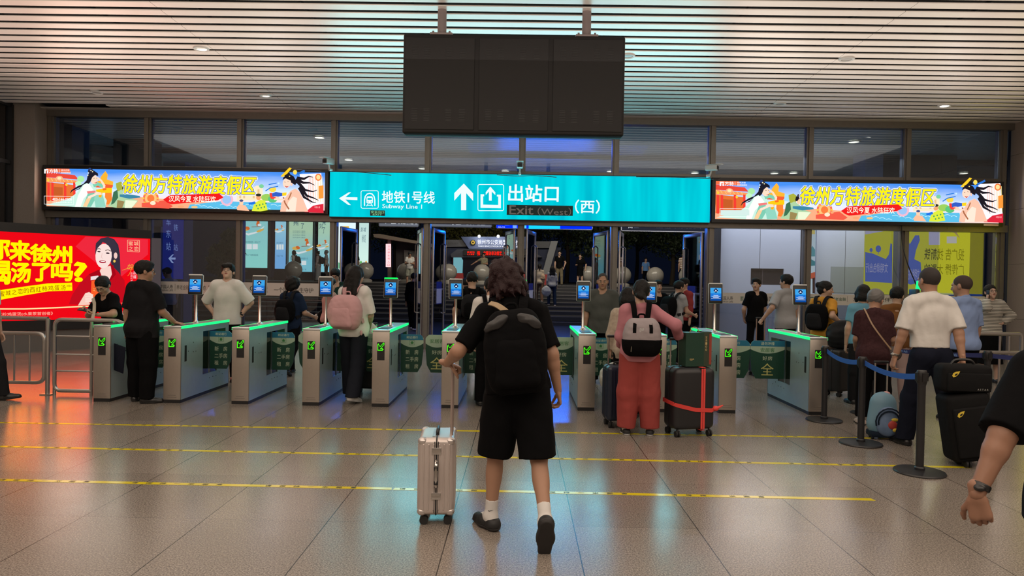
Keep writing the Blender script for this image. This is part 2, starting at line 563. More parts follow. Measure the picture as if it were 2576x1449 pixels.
# open glass doors: leaves hinged on the posts, swung outwards
M_ALU = mat('silver_door_aluminium', (0.50, 0.47, 0.47), 0.3, 0.85)
leaves = [(-4.05, 0.14), (-2.2, -0.24), (-1.96, 0.16), (-0.12, -0.22), (0.15, 0.22), (1.98, -0.22), (2.24, 0.22), (4.1, -0.2)]
for i, (x, dx) in enumerate(leaves):
    ang = math.atan2(0.95, dx)
    m = MB(M_ALU)
    H = 2.70; Wd = 0.96
    for u in (0.03, Wd - 0.03): m.rbox((u, 0, H / 2 + 0.02), (0.06, 0.045, H), 0.012, 2)
    for z in (0.10, H - 0.03): m.rbox((Wd / 2, 0, z), (Wd - 0.1, 0.04, 0.09 if z > 1 else 0.16), 0.01, 2)
    m.rbox((Wd / 2, 0, 1.32), (Wd - 0.1, 0.02, 0.05), 0.008, 2)
    o = struct('door_%d' % (i + 1), m)
    o.location = (x, YW + 0.1, 0); o.rotation_euler = (0, 0, ang)
    struct('door_pane', MB(M_GLASS).b2((0.06, -0.004, 0.18), (Wd - 0.06, 0.004, H - 0.07)), o)
    h = MB(M_CHROME)
    for s in (-1, 1):
        pts = catmull([(Wd - 0.12, 0, 0.75), (Wd - 0.12, s * 0.06, 0.78), (Wd - 0.12, s * 0.07, 0.9), (Wd - 0.12, s * 0.07, 2.2), (Wd - 0.12, s * 0.06, 2.36), (Wd - 0.12, 0, 2.4)], 5)
        h.tube(pts, 0.014, 8)
    struct('door_handle', h, o)
    bx = MB(mat('blue_notice', rgb(40, 50, 130), 0.5)).b2((0.3, -0.012, 0.98), (0.72, 0.012, 1.5))
    bx.use(mat('white_notice', (0.6, 0.6, 0.62), 0.5)).b2((0.3, -0.013, 1.0), (0.72, 0.013, 1.34))
    struct('door_notice', bx, o)

# ------------------------------------------------------------------ recessed downlights
M_LAMP_ON = glow(255, 246, 226, 9.0)
M_LAMP_OFF = mat('unlit_lens', (0.34, 0.33, 0.32), 0.3)
def downlight(px, py, on, label, z=ZC, group='downlights in the hall ceiling', r=0.115):
    p = G(px, py, z)
    t = thing('recessed_downlight', label, 'ceiling light', (p.x, p.y, z), 0, group)
    MB(M_WHITEP).lathe([(r * 0.72, 0.03), (r * 0.74, -0.012), (r, -0.018), (r * 1.06, -0.004), (r * 1.06, 0.02)], n=24).build('rim', t)
    MB(M_LAMP_ON if on else M_LAMP_OFF).lathe([(0.001, 0.004 if on else -0.002), (r * 0.73, 0.004 if on else -0.006)], n=24).build('lens', t)
    if on:
        d = bpy.data.lights.new('downlight_beam', 'SPOT'); d.energy = 60; d.color = (1.0, 0.9, 0.76); d.spot_size = R(120); d.spot_blend = 0.9; d.shadow_soft_size = r
        l = bpy.data.objects.new('downlight_beam', d); l.location = (p.x, p.y, z - 0.05); COL.objects.link(l)
downlight(506, 122, True, 'lit round ceiling downlight, the nearest lit one, over the left gates')
downlight(667, 240, True, 'lit round ceiling downlight close to the glass front, left of the hanging board')
downlight(243, 232, False, 'unlit round ceiling downlight near the left stone pier')
downlight(2130, 148, False, 'unlit round downlight with a bright white rim, right of the hanging board')
downlight(1579, 140, False, 'unlit downlight half hidden beside the hanging board edge')
downlight(1962, 261, False, 'unlit round downlight near the glass front, between two others on the right')
downlight(2376, 266, True, 'lit round ceiling downlight near the right stone wall')

# ------------------------------------------------------------------ hanging board seen from behind
t = thing('hanging_display_board', 'big black display board hung from the ceiling, seen from behind', 'display board', (0, 9.24, 0))
a = P(1015, 92, 9.24); b = P(1569, 340, 9.24)
x0, x1, z1, z0 = a.x, b.x, 4.84, 3.52
M_BRD = mat('matt_black_sheet', (0.007, 0.006, 0.007), 0.6, 0.0)
m = MB(M_BRD).rbox(((x0 + x1) / 2, 0.12, (z0 + z1) / 2), (x1 - x0, 0.24, z1 - z0), 0.025, 3)
m.build('housing', t)
M_BRD2 = mat('matt_black_panel', (0.0095, 0.0085, 0.0095), 0.6, 0.0)
w3 = (x1 - x0) / 3
for i in range(3):
    c0 = x0 + w3 * i + 0.03; c1 = x0 + w3 * (i + 1) - 0.03
    pn = MB(M_BRD2).rbox(((c0 + c1) / 2, -0.004, (z0 + z1) / 2), (c1 - c0, 0.012, z1 - z0 - 0.1), 0.004, 1)
    pn.use(M_BLACKP)
    for gx in (0.13, 0.29, 0.58, 0.76):
        for zz in (z1 - 0.16, z0 + 0.32):
            for k in range(8):
                pn.box((c0 + gx * (c1 - c0) / 0.92, -0.0115, zz - 0.022 * k), (0.075, 0.003, 0.007))
    pn.build('back_panel', t)
for px in (1111, 1477):
    X = P(px, 50, 9.3).x
    m = MB(mat('pinkish_grey_pipe', (0.30, 0.25, 0.25), 0.45, 0.2)).cone((X, 0.12, z1 + 0.02), (X, 0.12, ZC + 0.12), 0.06, n=20)
    m.rbox((X, 0.12, z1 + 0.018), (0.30, 0.2, 0.03), 0.008, 2)
    for s in (-1, 1): m.cone((X + s * 0.11, 0.06, z1 + 0.03), (X + s * 0.11, 0.06, z1 + 0.06), 0.014, n=8)
    m.build('hanger_pipe', t)

# ------------------------------------------------------------------ lit advertising boxes over the doors
YS = 15.24
M_FRAME = mat('black_sign_frame', (0.012, 0.011, 0.012), 0.35)
SKY = None
def sky_print():
    m = bpy.data.materials.new('printed_sky_backlit'); m.use_nodes = True
    nt = m.node_tree; N = nt.nodes; L = nt.links
    N.remove(N['Principled BSDF'])
    tc = N.new('ShaderNodeTexCoord'); sp = N.new('ShaderNodeSeparateXYZ'); L.new(tc.outputs['Generated'], sp.inputs[0])
    cr = N.new('ShaderNodeValToRGB')
    e = cr.color_ramp.elements
    e[0].position = 0.1; e[0].color = (*rgb(250, 215, 205), 1)
    e[1].position = 0.95; e[1].color = (*rgb(70, 140, 235), 1)
    x = e.new(0.45); x.color = (*rgb(215, 232, 255), 1)
    n = N.new('ShaderNodeTexNoise'); n.inputs['Scale'].default_value = 6; L.new(tc.outputs['Generated'], n.inputs['Vector'])
    a = N.new('ShaderNodeMath'); a.operation = 'MULTIPLY_ADD'; a.inputs[1].default_value = 0.22; L.new(n.outputs['Fac'], a.inputs[0])
    s = N.new('ShaderNodeMath'); s.operation = 'SUBTRACT'; s.inputs[1].default_value = 0.11; L.new(sp.outputs[2], s.inputs[0])
    L.new(s.outputs[0], a.inputs[2])
    L.new(a.outputs[0], cr.inputs[0])
    em = N.new('ShaderNodeEmission'); em.inputs['Strength'].default_value = 1.15
    L.new(cr.outputs[0], em.inputs[0]); L.new(em.outputs[0], N['Material Output'].inputs['Surface'])
    return m
M_SKYP = sky_print()

def g(r, gg, b): return glow(r, gg, b, 1.15)

def ad_box(px0, px1, ytl, ybl, dx, label, slope):
    """a wide box with a painted water-fight scene; dx maps the left box's pixels on to this one"""
    sx = (px1 - px0) / 700.0
    def X(x): return px0 + (x - 118) * sx
    def Y(x, y): return y + (ytl - 424) + (X(x) - px0) * slope - (x - 118) * 0.0186
    A0 = P(px0, (ytl + ybl) / 2, YS); A1 = P(px1, (ytl + ybl) / 2 + slope * (px1 - px0), YS)
    zt = P(px0, ytl, YS).z; zb = P(px0, ybl, YS).z
    t = thing('advertising_light_box', label, 'light box', (A0.x, YS, 0))
    W = A1.x - A0.x
    fr = MB(M_FRAME)
    b = 0.075
    fr.b2((-b, 0.0, zb - b), (W + b, 0.20, zt + b))
    fr.b2((-b, -0.03, zt), (W + b, 0, zt + b)); fr.b2((-b, -0.03, zb - b), (W + b, 0, zb))
    fr.b2((-b, -0.03, zb), (0, 0, zt)); fr.b2((W, -0.03, zb), (W + b, 0, zt))
    fr.use(M_WHITEP).b2((W - 0.34, -0.034, zb - 0.055), (W - 0.02, -0.03, zb - 0.02))
    fr.build('frame', t)
    bk = MB(M_SKYP).b2((0, -0.006, zb), (W, -0.0005, zt))
    bk.build('lit_panel', t)
    mb = MB()
    art = Art(mb, (A0.x, YS, 0), 0.0, 0.0009, y0=-0.006)
    def pl(pts, m): art.poly([(X(x), Y(x, y)) for x, y in pts], m)
    def ov(x, y, rx, ry, m, rot=0): art.oval(X(x), Y(x, y), rx, ry, m, rot)
    def ln(pts, w, m): art.line([(X(x), Y(x, y)) for x, y in pts], w, m)
    def tx(s, x0, y0, x1, y1, m, **k): art.text(s, X(x0), Y(x0, y0) + (x1 - x0) * 0.5 * 0.0, X(x1), Y(x0, y1), m, **k)
    # ground haze and water
    pl([(118, 500), (340, 495), (560, 512), (560, 531), (118, 524)], g(246, 170, 130))
    pl([(478, 515), (560, 506), (640, 509), (720, 510), (725, 534), (470, 530)], g(90, 185, 225))
    for k in range(14):
        x = 490 + k * 16; ln([(x, 516 + k % 4 * 3), (x + 8, 514 + k % 4 * 3), (x + 15, 517 + k % 4 * 3)], 1.0, g(220, 245, 255))
    # red palace with stacked eaves
    pl([(118, 424), (176, 425), (180, 436), (118, 433)], g(235, 110, 70))
    pl([(118, 433), (190, 441), (200, 452), (118, 446)], g(225, 70, 55))
    pl([(118, 446), (198, 455), (202, 462), (118, 458)], g(250, 150, 90))
    pl([(118, 458), (190, 466), (188, 500), (118, 505)], g(222, 110, 50))
    for x in (121, 131, 163, 186): pl([(x, 459), (x + 6, 460), (x + 6, 506), (x, 506)], g(235, 60, 50))
    pl([(137, 470), (160, 472), (160, 492), (137, 492)], g(190, 90, 40))
    for k in range(7): ln([(120 + k * 10, 447 + k * 0.8), (125 + k * 10, 455 + k * 0.8)], 1.2, g(255, 210, 120))
    ov(152, 449, 9, 6, g(250, 170, 130)); ov(152, 449, 5, 3.5, g(255, 225, 170))
    for x, y in ((124, 454), (170, 465)): ov(x, y, 3, 3.5, g(255, 200, 60))
    ov(206, 451, 9, 8, g(165, 225, 160)); ov(200, 462, 8, 6, g(185, 235, 190))
    # golden gate roof
    pl([(256, 446), (262, 438), (268, 431), (274, 440), (272, 452), (284, 456), (298, 462), (288, 470), (262, 468), (236, 470), (240, 458), (255, 455)], g(250, 175, 50))
    pl([(244, 462), (290, 466), (284, 474), (240, 472)], g(235, 90, 50))
    pl([(268, 473), (284, 474), (284, 516), (266, 514)], g(245, 130, 50))
    pl([(288, 458), (312, 465), (308, 480), (286, 476)], g(160, 215, 240))
    # woman in pale green robe with a water gun
    ln([(226, 454), (214, 466), (200, 471), (184, 480), (180, 487)], [7, 6, 5, 3, 1], g(28, 28, 40))
    ln([(222, 462), (206, 474), (192, 480)], [4, 3, 1], g(35, 35, 50))
    pl([(118, 516), (160, 506), (178, 500), (196, 486), (212, 466), (224, 460), (240, 466), (250, 480), (262, 488), (272, 505), (268, 523), (190, 521)], g(196, 232, 218))
    pl([(214, 466), (226, 462), (238, 478), (226, 488), (214, 500), (206, 521), (192, 521), (200, 492)], g(240, 246, 238))
    pl([(224, 488), (240, 484), (244, 500), (232, 521), (212, 521)], g(120, 195, 170))
    pl([(246, 484), (262, 492), (270, 521), (244, 522), (240, 500)], g(140, 205, 185))
    pl([(212, 520), (222, 500), (230, 492), (234, 496), (222, 521)], g(245, 200, 150))
    pl([(222, 482), (244, 480), (244, 485), (224, 488)], g(235, 120, 120))
    pl([(236, 462), (246, 458), (262, 464), (268, 474), (262, 474), (250, 468), (240, 472)], g(120, 200, 170))
    ln([(248, 447), (258, 455), (266, 468), (264, 480)], [4, 5, 6, 5], g(252, 215, 190))
    ov(240, 452, 9.5, 12.5, g(252, 214, 190), -14)
    pl([(224, 444), (229, 434), (240, 430), (250, 437), (251, 444), (243, 441), (236, 447), (231, 459), (226, 464), (221, 459)], g(30, 28, 40))
    ov(232, 431, 7, 5, g(34, 32, 48)); ov(230, 427, 4, 4, g(40, 60, 110))
    for x, y in ((226, 436), (233, 430), (237, 433), (225, 442)): ov(x, y, 1.6, 1.4, g(240, 235, 190))
    ln([(242, 461), (246, 461), (249, 458)], [1, 2, 1], g(200, 40, 40)); ln([(239, 450), (243, 449)], 1, g(60, 40, 40)); ln([(246, 449), (249, 450)], 1, g(60, 40, 40))
    pl([(246, 478), (268, 474), (286, 474), (286, 486), (262, 486), (246, 483)], g(252, 196, 20)); pl([(252, 486), (262, 486), (259, 498), (253, 497)], g(245, 170, 20))
    pl([(262, 475), (272, 474), (272, 479), (264, 480)], g(240, 110, 30)); ov(252, 488, 9, 3.5, g(252, 214, 190), 10)
    ln([(226, 498), (236, 494), (250, 488)], [5, 6, 4], g(252, 220, 200))
    # man in green robe
    pl([(296, 462), (308, 458), (316, 464), (314, 482), (300, 482), (297, 472)], g(165, 170, 60))
    pl([(276, 520), (288, 500), (298, 484), (310, 478), (324, 488), (336, 500), (352, 506), (338, 522), (300, 524)], g(170, 205, 160))
    pl([(290, 484), (300, 478), (302, 498), (292, 512), (284, 516)], g(60, 110, 80))
    pl([(300, 504), (318, 508), (312, 524), (298, 524)], g(150, 130, 80)); pl([(320, 504), (350, 506), (336, 524), (318, 524)], g(228, 238, 205))
    ov(322, 477, 7, 8.5, g(240, 196, 160), -20)
    pl([(312, 476), (314, 466), (322, 464), (330, 467), (330, 472), (322, 471), (317, 478)], g(30, 26, 34)); ov(321, 463, 4, 3, g(30, 26, 34))
    pl([(306, 490), (330, 490), (356, 494), (358, 498), (330, 501), (306, 496)], g(60, 130, 160))
    # ferris wheel shapes and small crowd
    ov(384, 500, 20, 20, g(240, 110, 80)); ov(384, 500, 15, 15, g(250, 190, 120)); ov(384, 500, 9, 9, g(245, 120, 60))
    for k in range(10):
        a = 2 * PI * k / 10; ov(384 + 18 * math.cos(a), 500 + 18 * math.sin(a), 2.4, 2.4, g(255, 200, 60))
    pl([(362, 512), (420, 505), (440, 520), (430, 526), (362, 522)], g(235, 90, 70))
    ov(390, 512, 7, 5, g(255, 225, 195)); ov(402, 507, 4, 3, g(240, 160, 110)); ov(460, 521, 8, 3, g(250, 160, 110)); ov(494, 522, 8, 3, g(250, 190, 120))
    ov(575, 503, 16, 16, g(235, 180, 200)); ov(575, 503, 11, 11, g(150, 190, 235))
    pl([(600, 492), (630, 480), (650, 468), (665, 470), (665, 505), (600, 506)], g(245, 225, 190))
    for x in (606, 616, 640, 652): pl([(x, 478), (x + 5, 477), (x + 5, 500), (x, 500)], g(225, 190, 140))
    ov(675, 498, 14, 9, g(150, 200, 90)); ov(690, 502, 12, 9, g(90, 190, 120)); ov(662, 470, 6, 5, g(120, 200, 150)); ov(690, 478, 9, 7, g(240, 210, 70))
    ln([(672, 482), (684, 474), (704, 470)], 2.5, g(40, 120, 210)); ln([(680, 466), (700, 462)], 2.5, g(40, 120, 210)); ov(705, 463, 2.4, 2.4, g(200, 230, 255))
    # swimmers
    ov(612, 512, 5, 6, g(250, 200, 165)); ov(612, 506, 5, 3, g(70, 80, 130)); pl([(600, 524), (606, 516), (622, 518), (632, 532), (602, 530)], g(245, 185, 150))
    ov(655, 498, 6, 7, g(235, 160, 110)); ov(655, 492, 7, 3.5, g(50, 50, 40)); pl([(638, 532), (645, 512), (660, 504), (672, 506), (678, 530), (660, 533)], g(215, 228, 60))
    for k in range(8): ov(646 + k * 4, 512 + (k * 7) % 16, 2, 2, g(70, 150, 90))
    pl([(630, 512), (646, 508), (648, 514), (632, 517)], g(30, 110, 220))
    # woman in pink robe, black hair blown back
    pl([(758, 440), (812, 438), (818, 520), (770, 530)], g(250, 238, 240))
    for k in range(9): ln([(782 + k * 4, 446), (780 + k * 4 + (k % 3) * 2, 510)], 1.2, g(245, 170 + 8 * k, 160))
    ov(805, 448, 8, 9, g(240, 120, 60)); ov(805, 448, 5, 6, g(255, 220, 150)); pl([(806, 470), (818, 468), (818, 500), (806, 502)], g(240, 150, 60))
    pl([(778, 530), (792, 519), (818, 514), (818, 537), (770, 535)], g(215, 40, 60))
    pl([(710, 534), (713, 512), (722, 500), (736, 482), (748, 476), (758, 484), (766, 500), (780, 534)], g(248, 190, 165))
    pl([(724, 534), (730, 510), (742, 496), (752, 500), (748, 534)], g(255, 224, 205))
    ln([(738, 486), (734, 496), (730, 504)], 3, g(170, 110, 70)); ln([(718, 498), (722, 512), (732, 528)], 3.5, g(165, 100, 70))
    for pts in ([(748, 456), (762, 468), (772, 486), (780, 502), (786, 514)], [(750, 452), (768, 462), (784, 462), (796, 468)], [(752, 450), (770, 452), (782, 446), (792, 448)], [(756, 462), (772, 480), (792, 484), (802, 480)], [(760, 470), (776, 494), (794, 500), (806, 506)], [(758, 474), (770, 498), (790, 510), (800, 512)]):
        ln(pts, [8, 6, 3, 1.2, 0.8][:len(pts)], g(30, 26, 34))
    pl([(718, 450), (722, 442), (734, 440), (744, 446), (752, 460), (748, 468), (738, 462), (732, 454), (724, 452)], g(28, 24, 32))
    ov(727, 462, 10, 13, g(253, 212, 190), 12); ov(739, 466, 2.4, 4, g(250, 200, 175))
    pl([(716, 455), (720, 446), (732, 446), (740, 458), (733, 455), (724, 451)], g(28, 24, 32))
    ov(728, 440, 7, 5, g(35, 32, 40))
    for x, y in ((722, 440), (728, 436), (734, 446), (720, 446)): ov(x, y, 1.6, 1.4, g(255, 220, 110))
    ln([(723, 470), (727, 473), (731, 471)], [1, 3, 1], g(190, 40, 50)); ln([(721, 460), (724, 461)], 1, g(60, 40, 40)); ln([(729, 459), (732, 460)], 1, g(60, 40, 40))
    pl([(686, 490), (700, 485), (718, 488), (720, 494), (700, 498), (688, 497)], g(50, 90, 190)); pl([(684, 488), (690, 487), (692, 500), (686, 500)], g(235, 60, 50)); pl([(716, 487), (727, 486), (726, 494), (716, 495)], g(250, 205, 30))
    ov(700, 500, 9, 4, g(252, 205, 180)); pl([(686, 497), (700, 498), (698, 503), (688, 503)], g(235, 70, 60))
    ln([(696, 503), (712, 504), (722, 504)], 4, g(253, 212, 190))
    pl([(712, 446), (722, 436), (734, 424), (740, 426), (728, 440), (716, 448)], g(250, 200, 40)); ln([(742, 436), (756, 440), (772, 432)], 5, g(40, 110, 200)); ov(748, 436, 5, 6, g(245, 215, 90))
    # title: white halo, blue edge, yellow letters
    x0, y0, x1, y1 = 318, 439, 654, 487
    tt = '徐州方特旅游度假区'
    sh = 0.16
    tb = (X(x0) + 2, Y(x0, y0) + 5, X(x1) - 2, Y(x0, y1) + 3)
    art.fat(tt, *tb, glow(255, 255, 255, 1.2), 3.8, shear=sh)
    art.fat(tt, *tb, g(40, 95, 190), 2.4, shear=sh)
    art.fat(tt, *tb, glow(255, 228, 20, 1.2), 0.9, n=6, shear=sh)
    # red ribbon
    pl([(420, 504), (436, 493), (560, 489), (570, 499), (556, 506), (440, 516), (430, 512)], g(232, 30, 30))
    art.text('汉风今夏 水陆狂欢', X(434), Y(434, 494.5), X(551), Y(434, 510.5) , glow(255, 250, 225, 1.2), bold=0.007)
    # maker's corner and the telephone plate
    pl([(124, 428.5), (134, 428.5), (134, 439), (131, 439), (131, 433), (127.5, 433), (127.5, 439), (124, 439)], g(255, 255, 255))
    pl([(127.6, 431), (133, 431), (133, 432.6), (131, 432.6), (131, 439), (129.5, 439), (129.5, 432.6), (127.6, 432.6)], g(240, 120, 90))
    tx('方特', 136, 428, 158, 439, g(255, 255, 255), bold=0.007)
    ln([(161.5, 428), (161.5, 438)], 0.7, g(255, 255, 255))
    tx('徐州方特', 166, 429, 187, 433.5, g(255, 255, 255)); tx('旅游度假区', 166, 435, 191, 439.5, g(255, 255, 255))
    for pts in ([(124, 495), (198, 496), (198, 496.8), (124, 495.8)], [(124, 515), (198, 516), (198, 516.8), (124, 515.8)], [(124, 495), (124.8, 495), (124.8, 515), (124, 515)], [(197.4, 496), (198, 496), (198, 516.6), (197.4, 516.6)]):
        pl(pts, g(255, 255, 255))
    if dx:
        pl([(126, 499), (196, 500), (196, 513), (126, 512)], g(205, 228, 222))
    else:
        tx('400-166-0006', 145, 500, 194, 507, g(255, 255, 255), bold=0.007)
        tx('江苏省徐州市方特大道1号', 145, 509, 194, 513, g(255, 255, 255))
    tx('中国人寿', 797, 521, 811, 526, g(255, 190, 190))
    mb.build('printed_scene', t)
    return t
ad_box(118, 818, 424, 519, False, 'long lit advertising box left of the turquoise sign, with a telephone number plate', 0.0186)
ad_box(1799, 2513, 455.5, 551, True, 'long lit advertising box right of the turquoise sign, with a blurred corner plate', 0.0084)

# ------------------------------------------------------------------ turquoise way-out sign
a = P(829, 480, YS - 0.02); b = P(1787, 500, YS - 0.02)
zt = P(1308, 439.5, YS - 0.02).z; zb = P(1308, 552, YS - 0.02).z
t = thing('station_exit_sign', 'long lit turquoise station sign with white arrows over the doors', 'sign', (a.x, YS - 0.02, 0))
W = b.x - a.x
fr = MB(M_FRAME); fr.b2((0.0, 0.012, zb - 0.02), (W, 0.22, zt + 0.02)); fr.build('housing', t)
def cyan_face():
    m = bpy.data.materials.new('turquoise_backlit_face'); m.use_nodes = True
    nt = m.node_tree; N = nt.nodes; L = nt.links
    N.remove(N['Principled BSDF'])
    tc = N.new('ShaderNodeTexCoord'); mp = N.new('ShaderNodeMapping'); mp.inputs['Scale'].default_value = (1.4, 1, 0.12)
    L.new(tc.outputs['Object'], mp.inputs[0])
    n = N.new('ShaderNodeTexNoise'); n.inputs['Scale'].default_value = 2.2; L.new(mp.outputs[0], n.inputs['Vector'])
    cr = N.new('ShaderNodeValToRGB')
    cr.color_ramp.elements[0].position = 0.3; cr.color_ramp.elements[0].color = (*rgb(0, 182, 206), 1)
    cr.color_ramp.elements[1].position = 0.7; cr.color_ramp.elements[1].color = (*rgb(0, 226, 236), 1)
    L.new(n.outputs['Fac'], cr.inputs[0])
    em = N.new('ShaderNodeEmission'); em.inputs['Strength'].default_value = 1.0
    L.new(cr.outputs[0], em.inputs[0]); L.new(em.outputs[0], N['Material Output'].inputs['Surface'])
    return m
MB(cyan_face()).b2((0.006, 0.0, zb), (W - 0.006, 0.011, zt)).build('lit_panel', t)
mb = MB(); art = Art(mb, (a.x, YS - 0.02, 0), 0.0, 0.0012)
w = glow(232, 246, 250, 1.1)
art.poly([(853, 499), (877, 484), (883, 484), (869, 496), (899, 496.5), (899, 503.5), (869, 502), (883, 516), (876, 515.5)], w)
def ring(x0, y0, x1, y1, k, wd):
    def rr(x0, y0, x1, y1, r):
        o = []
        for cx, cy, s in ((x1 - r, y0 + r, -90), (x1 - r, y1 - r, 0), (x0 + r, y1 - r, 90), (x0 + r, y0 + r, 180)):
            for j in range(5): o.append((cx + r * math.cos(R(s + 22.5 * j)), cy + r * math.sin(R(s + 22.5 * j))))
        return o
    A, B = rr(x0, y0, x1, y1, k), rr(x0 + wd, y0 + wd, x1 - wd, y1 - wd, max(1, k - wd))
    q = [art.pt(*p) for p in A] + [art.pt(*p) for p in B]; n = len(A); y = art.y()
    mb.use(w); mb.add([(p[0], y, p[1]) for p in q], [(i, n + i, n + (i + 1) % n, (i + 1) % n) for i in range(n)])
ring(907.5, 479, 952.5, 525, 5, 1.6)
art.line([(917, 518), (917, 503), (919, 494), (924, 488), (930, 486.5), (936, 488), (941, 494), (943, 503), (943, 518)], 3.0, w)
art.poly([(922, 498), (924, 494), (936, 494), (938, 498), (938, 510), (935, 512), (925, 512), (922, 510)], w)
art.poly([(924.5, 498), (935.5, 498), (935.5, 503), (924.5, 503)], M_CYAN)
art.oval(926, 508, 1.4, 1.4, M_CYAN); art.oval(934, 508, 1.4, 1.4, M_CYAN)
art.line([(926, 513), (922, 519)], 1.8, w); art.line([(934, 513), (938, 519)], 1.8, w); art.line([(924, 516.5), (936, 516.5)], 1.6, w)
art.fat('地铁1号线', 961, 481, 1094, 511.5, w, 0.45, n=6, bold=0.0)
art.text('Subway Line 1', 962, 514, 1062, 528, w, bold=0.007)
art.poly([(1167, 462), (1190.5, 487), (1190.5, 506), (1173, 486), (1173, 529), (1160, 529), (1160, 486), (1143, 505), (1143, 486)], w)
ring(1201.5, 463.5, 1268, 531, 5, 1.8)
art.poly([(1233.5, 469.5), (1246, 484), (1246, 491), (1237, 482), (1237, 505), (1230, 505), (1230, 482), (1222, 491), (1222, 484)], w)
art.poly([(1209, 489), (1218, 489), (1218, 494), (1215.5, 494), (1215.5, 515), (1253.5, 516), (1253.5, 494.5), (1250, 494.5), (1250, 490), (1260, 490), (1260, 524), (1209, 523)], w)
art.fat('出站口', 1279, 465.5, 1405, 507.5, w, 0.9, n=6, bold=0.0)
art.fat('（西）', 1446, 503, 1509, 537, w, 0.5, n=6, bold=0.0)
mb.build('sign_lettering', t)
# the unlit patch
m = MB(mat('dark_green_patch', (0.008, 0.035, 0.032), 0.5)); q0 = P(1275, 515, YS - 0.05); q1 = P(1441, 543, YS - 0.05)
m.b2((q0.x - a.x, -0.022, q1.z), (q1.x - a.x, -0.008, q0.z))
ar2 = Art(m, (a.x, YS - 0.02, 0), 0, 0.001, y0=-0.022)
ar2.text('Exit', 1281, 517, 1342, 540, mat('grey_letter', (0.34, 0.33, 0.32), 0.6), bold=0.01)
ar2.text('（West）', 1352, 522, 1437, 543, mat('grey_letter', (0.34, 0.33, 0.32), 0.6), bold=0.0)
m.build('covered_lettering', t)
# small green emergency exit plate
q0 = P(932, 529.5, YS - 0.05); q1 = P(969, 543.5, YS - 0.05)
m = MB(mat('black_exit_plate', (0.01, 0.02, 0.015), 0.4)).b2((0, 0, 0), (q1.x - q0.x, 0.03, q0.z - q1.z))
t2 = m.build('emergency_exit_plate', None, (q0.x, YS - 0.09, q1.z)); tag(t2, 'small black and green emergency exit plate on the lower edge of the turquoise sign', 'sign')
m = MB(); ww = q1.x - q0.x; hh = q0.z - q1.z
put_text(m, '安全出口', (0.02, hh * 0.45, ww - 0.02, hh * 0.92), -0.002, glow(150, 230, 170, 0.8), 0.01)
put_text(m, 'EXIT', (0.06, hh * 0.08, ww - 0.06, hh * 0.36), -0.002, glow(150, 230, 170, 0.8), 0.01)
m.build('lettering', t2)

# ------------------------------------------------------------------ watch cameras on top of the signs
def cctv(px, py, rz, label, tilt=0):
    p = P(px, py, 15.05)
    t = thing('security_camera', label, 'security camera', (p.x, 15.05, p.z), rz)
    m = MB(M_WHITEP).rbox((0, 0.05, 0.0), (0.13, 0.26, 0.115), 0.02, 3)
    m.rbox((0, -0.02, 0.066), (0.15, 0.34, 0.014), 0.005, 2); m.build('body', t)
    MB(M_BLACKP).rbox((0, -0.085, -0.005), (0.11, 0.02, 0.085), 0.01, 2).cone((0, -0.1, 0), (0, -0.095, 0), 0.032, n=16).build('lens', t)
    MB(M_WHITEP).cone((0, 0.05, -0.05), (0, 0.08, -0.16), 0.018, n=10).cone((0, 0.08, -0.16), (0, 0.16, -0.17), 0.03, n=12).build('bracket', t)
cctv(823, 406, R(-25), 'white security camera on the sign edge between the left light box and the turquoise sign')
cctv(1308, 416, R(0), 'white security camera over the middle of the turquoise sign')
cctv(1796, 422, R(60), 'white security camera turned sideways where the turquoise sign meets the right light box')
# loose cables along the sign tops
for seg, cl_ in zip(([(735, 424), (770, 427), (830, 431), (900, 433), (985, 441)], [(1250, 440), (1300, 443), (1345, 442), (1400, 446)], [(1600, 445), (1700, 446), (1800, 450), (1812, 446)]), ('left end', 'middle', 'right end')):
    tag(MB(M_BLACKP).tube(catmull([P(x, y, 15.1) for x, y in seg], 5), 0.008, 6).build('loose_cable'), 'thin black cable lying along the top of the turquoise sign, at its ' + cl_, 'cable')

# ------------------------------------------------------------------ the angled red light box at the left
LA = Vector((-9.9, 13.2, 0)); LB = Vector((-8.1, 15.08, 0))
ang = math.atan2(LB.y - LA.y, LB.x - LA.x)
uu = (LB - LA).normalized()
far = -1.55
O = LA + uu * far
Wd = (LB - LA).length - far
t = thing('red_light_box', 'red lit advertising box with large yellow lettering and a person holding a cup', 'light box', O, ang)
zb, zt = 0.62, 2.34
m = MB(M_FRAME); m.b2((-0.06, 0.0, zb - 0.06), (Wd + 0.02, 0.26, zt + 0.18)); m.b2((Wd, 0, zb), (Wd + 0.02, -0.02, zt))
m.b2((-0.06, -0.03, zt), (Wd + 0.02, 0, zt + 0.18)); m.b2((-0.06, -0.02, zb - 0.2), (Wd, 0.05, zb))
m.build('frame', t)
m = MB(mat('purple_grey_side', (0.16, 0.15, 0.2), 0.5)); m.b2((Wd + 0.0, -0.02, zb - 0.1), (Wd + 0.22, 0.24, zt + 0.02)); m.build('side_casing', t)
MB(mat('grey_plinth', (0.13, 0.12, 0.11), 0.5)).b2((-0.02, 0.04, 0.0), (Wd, 0.3, zb - 0.18)).build('plinth', t)
MB(glow(236, 8, 22, 1.05)).b2((0, -0.006, zb), (Wd, -0.0005, zt)).build('lit_panel', t)
mb = MB(); art = Art(mb, O, ang, 0.0012, y0=-0.006)
y_ = glow(255, 232, 0, 1.15)
art.poly([(215, 595), (372, 602), (372, 640), (300, 700), (240, 660), (190, 620)], glow(235, 40, 60, 1.05))
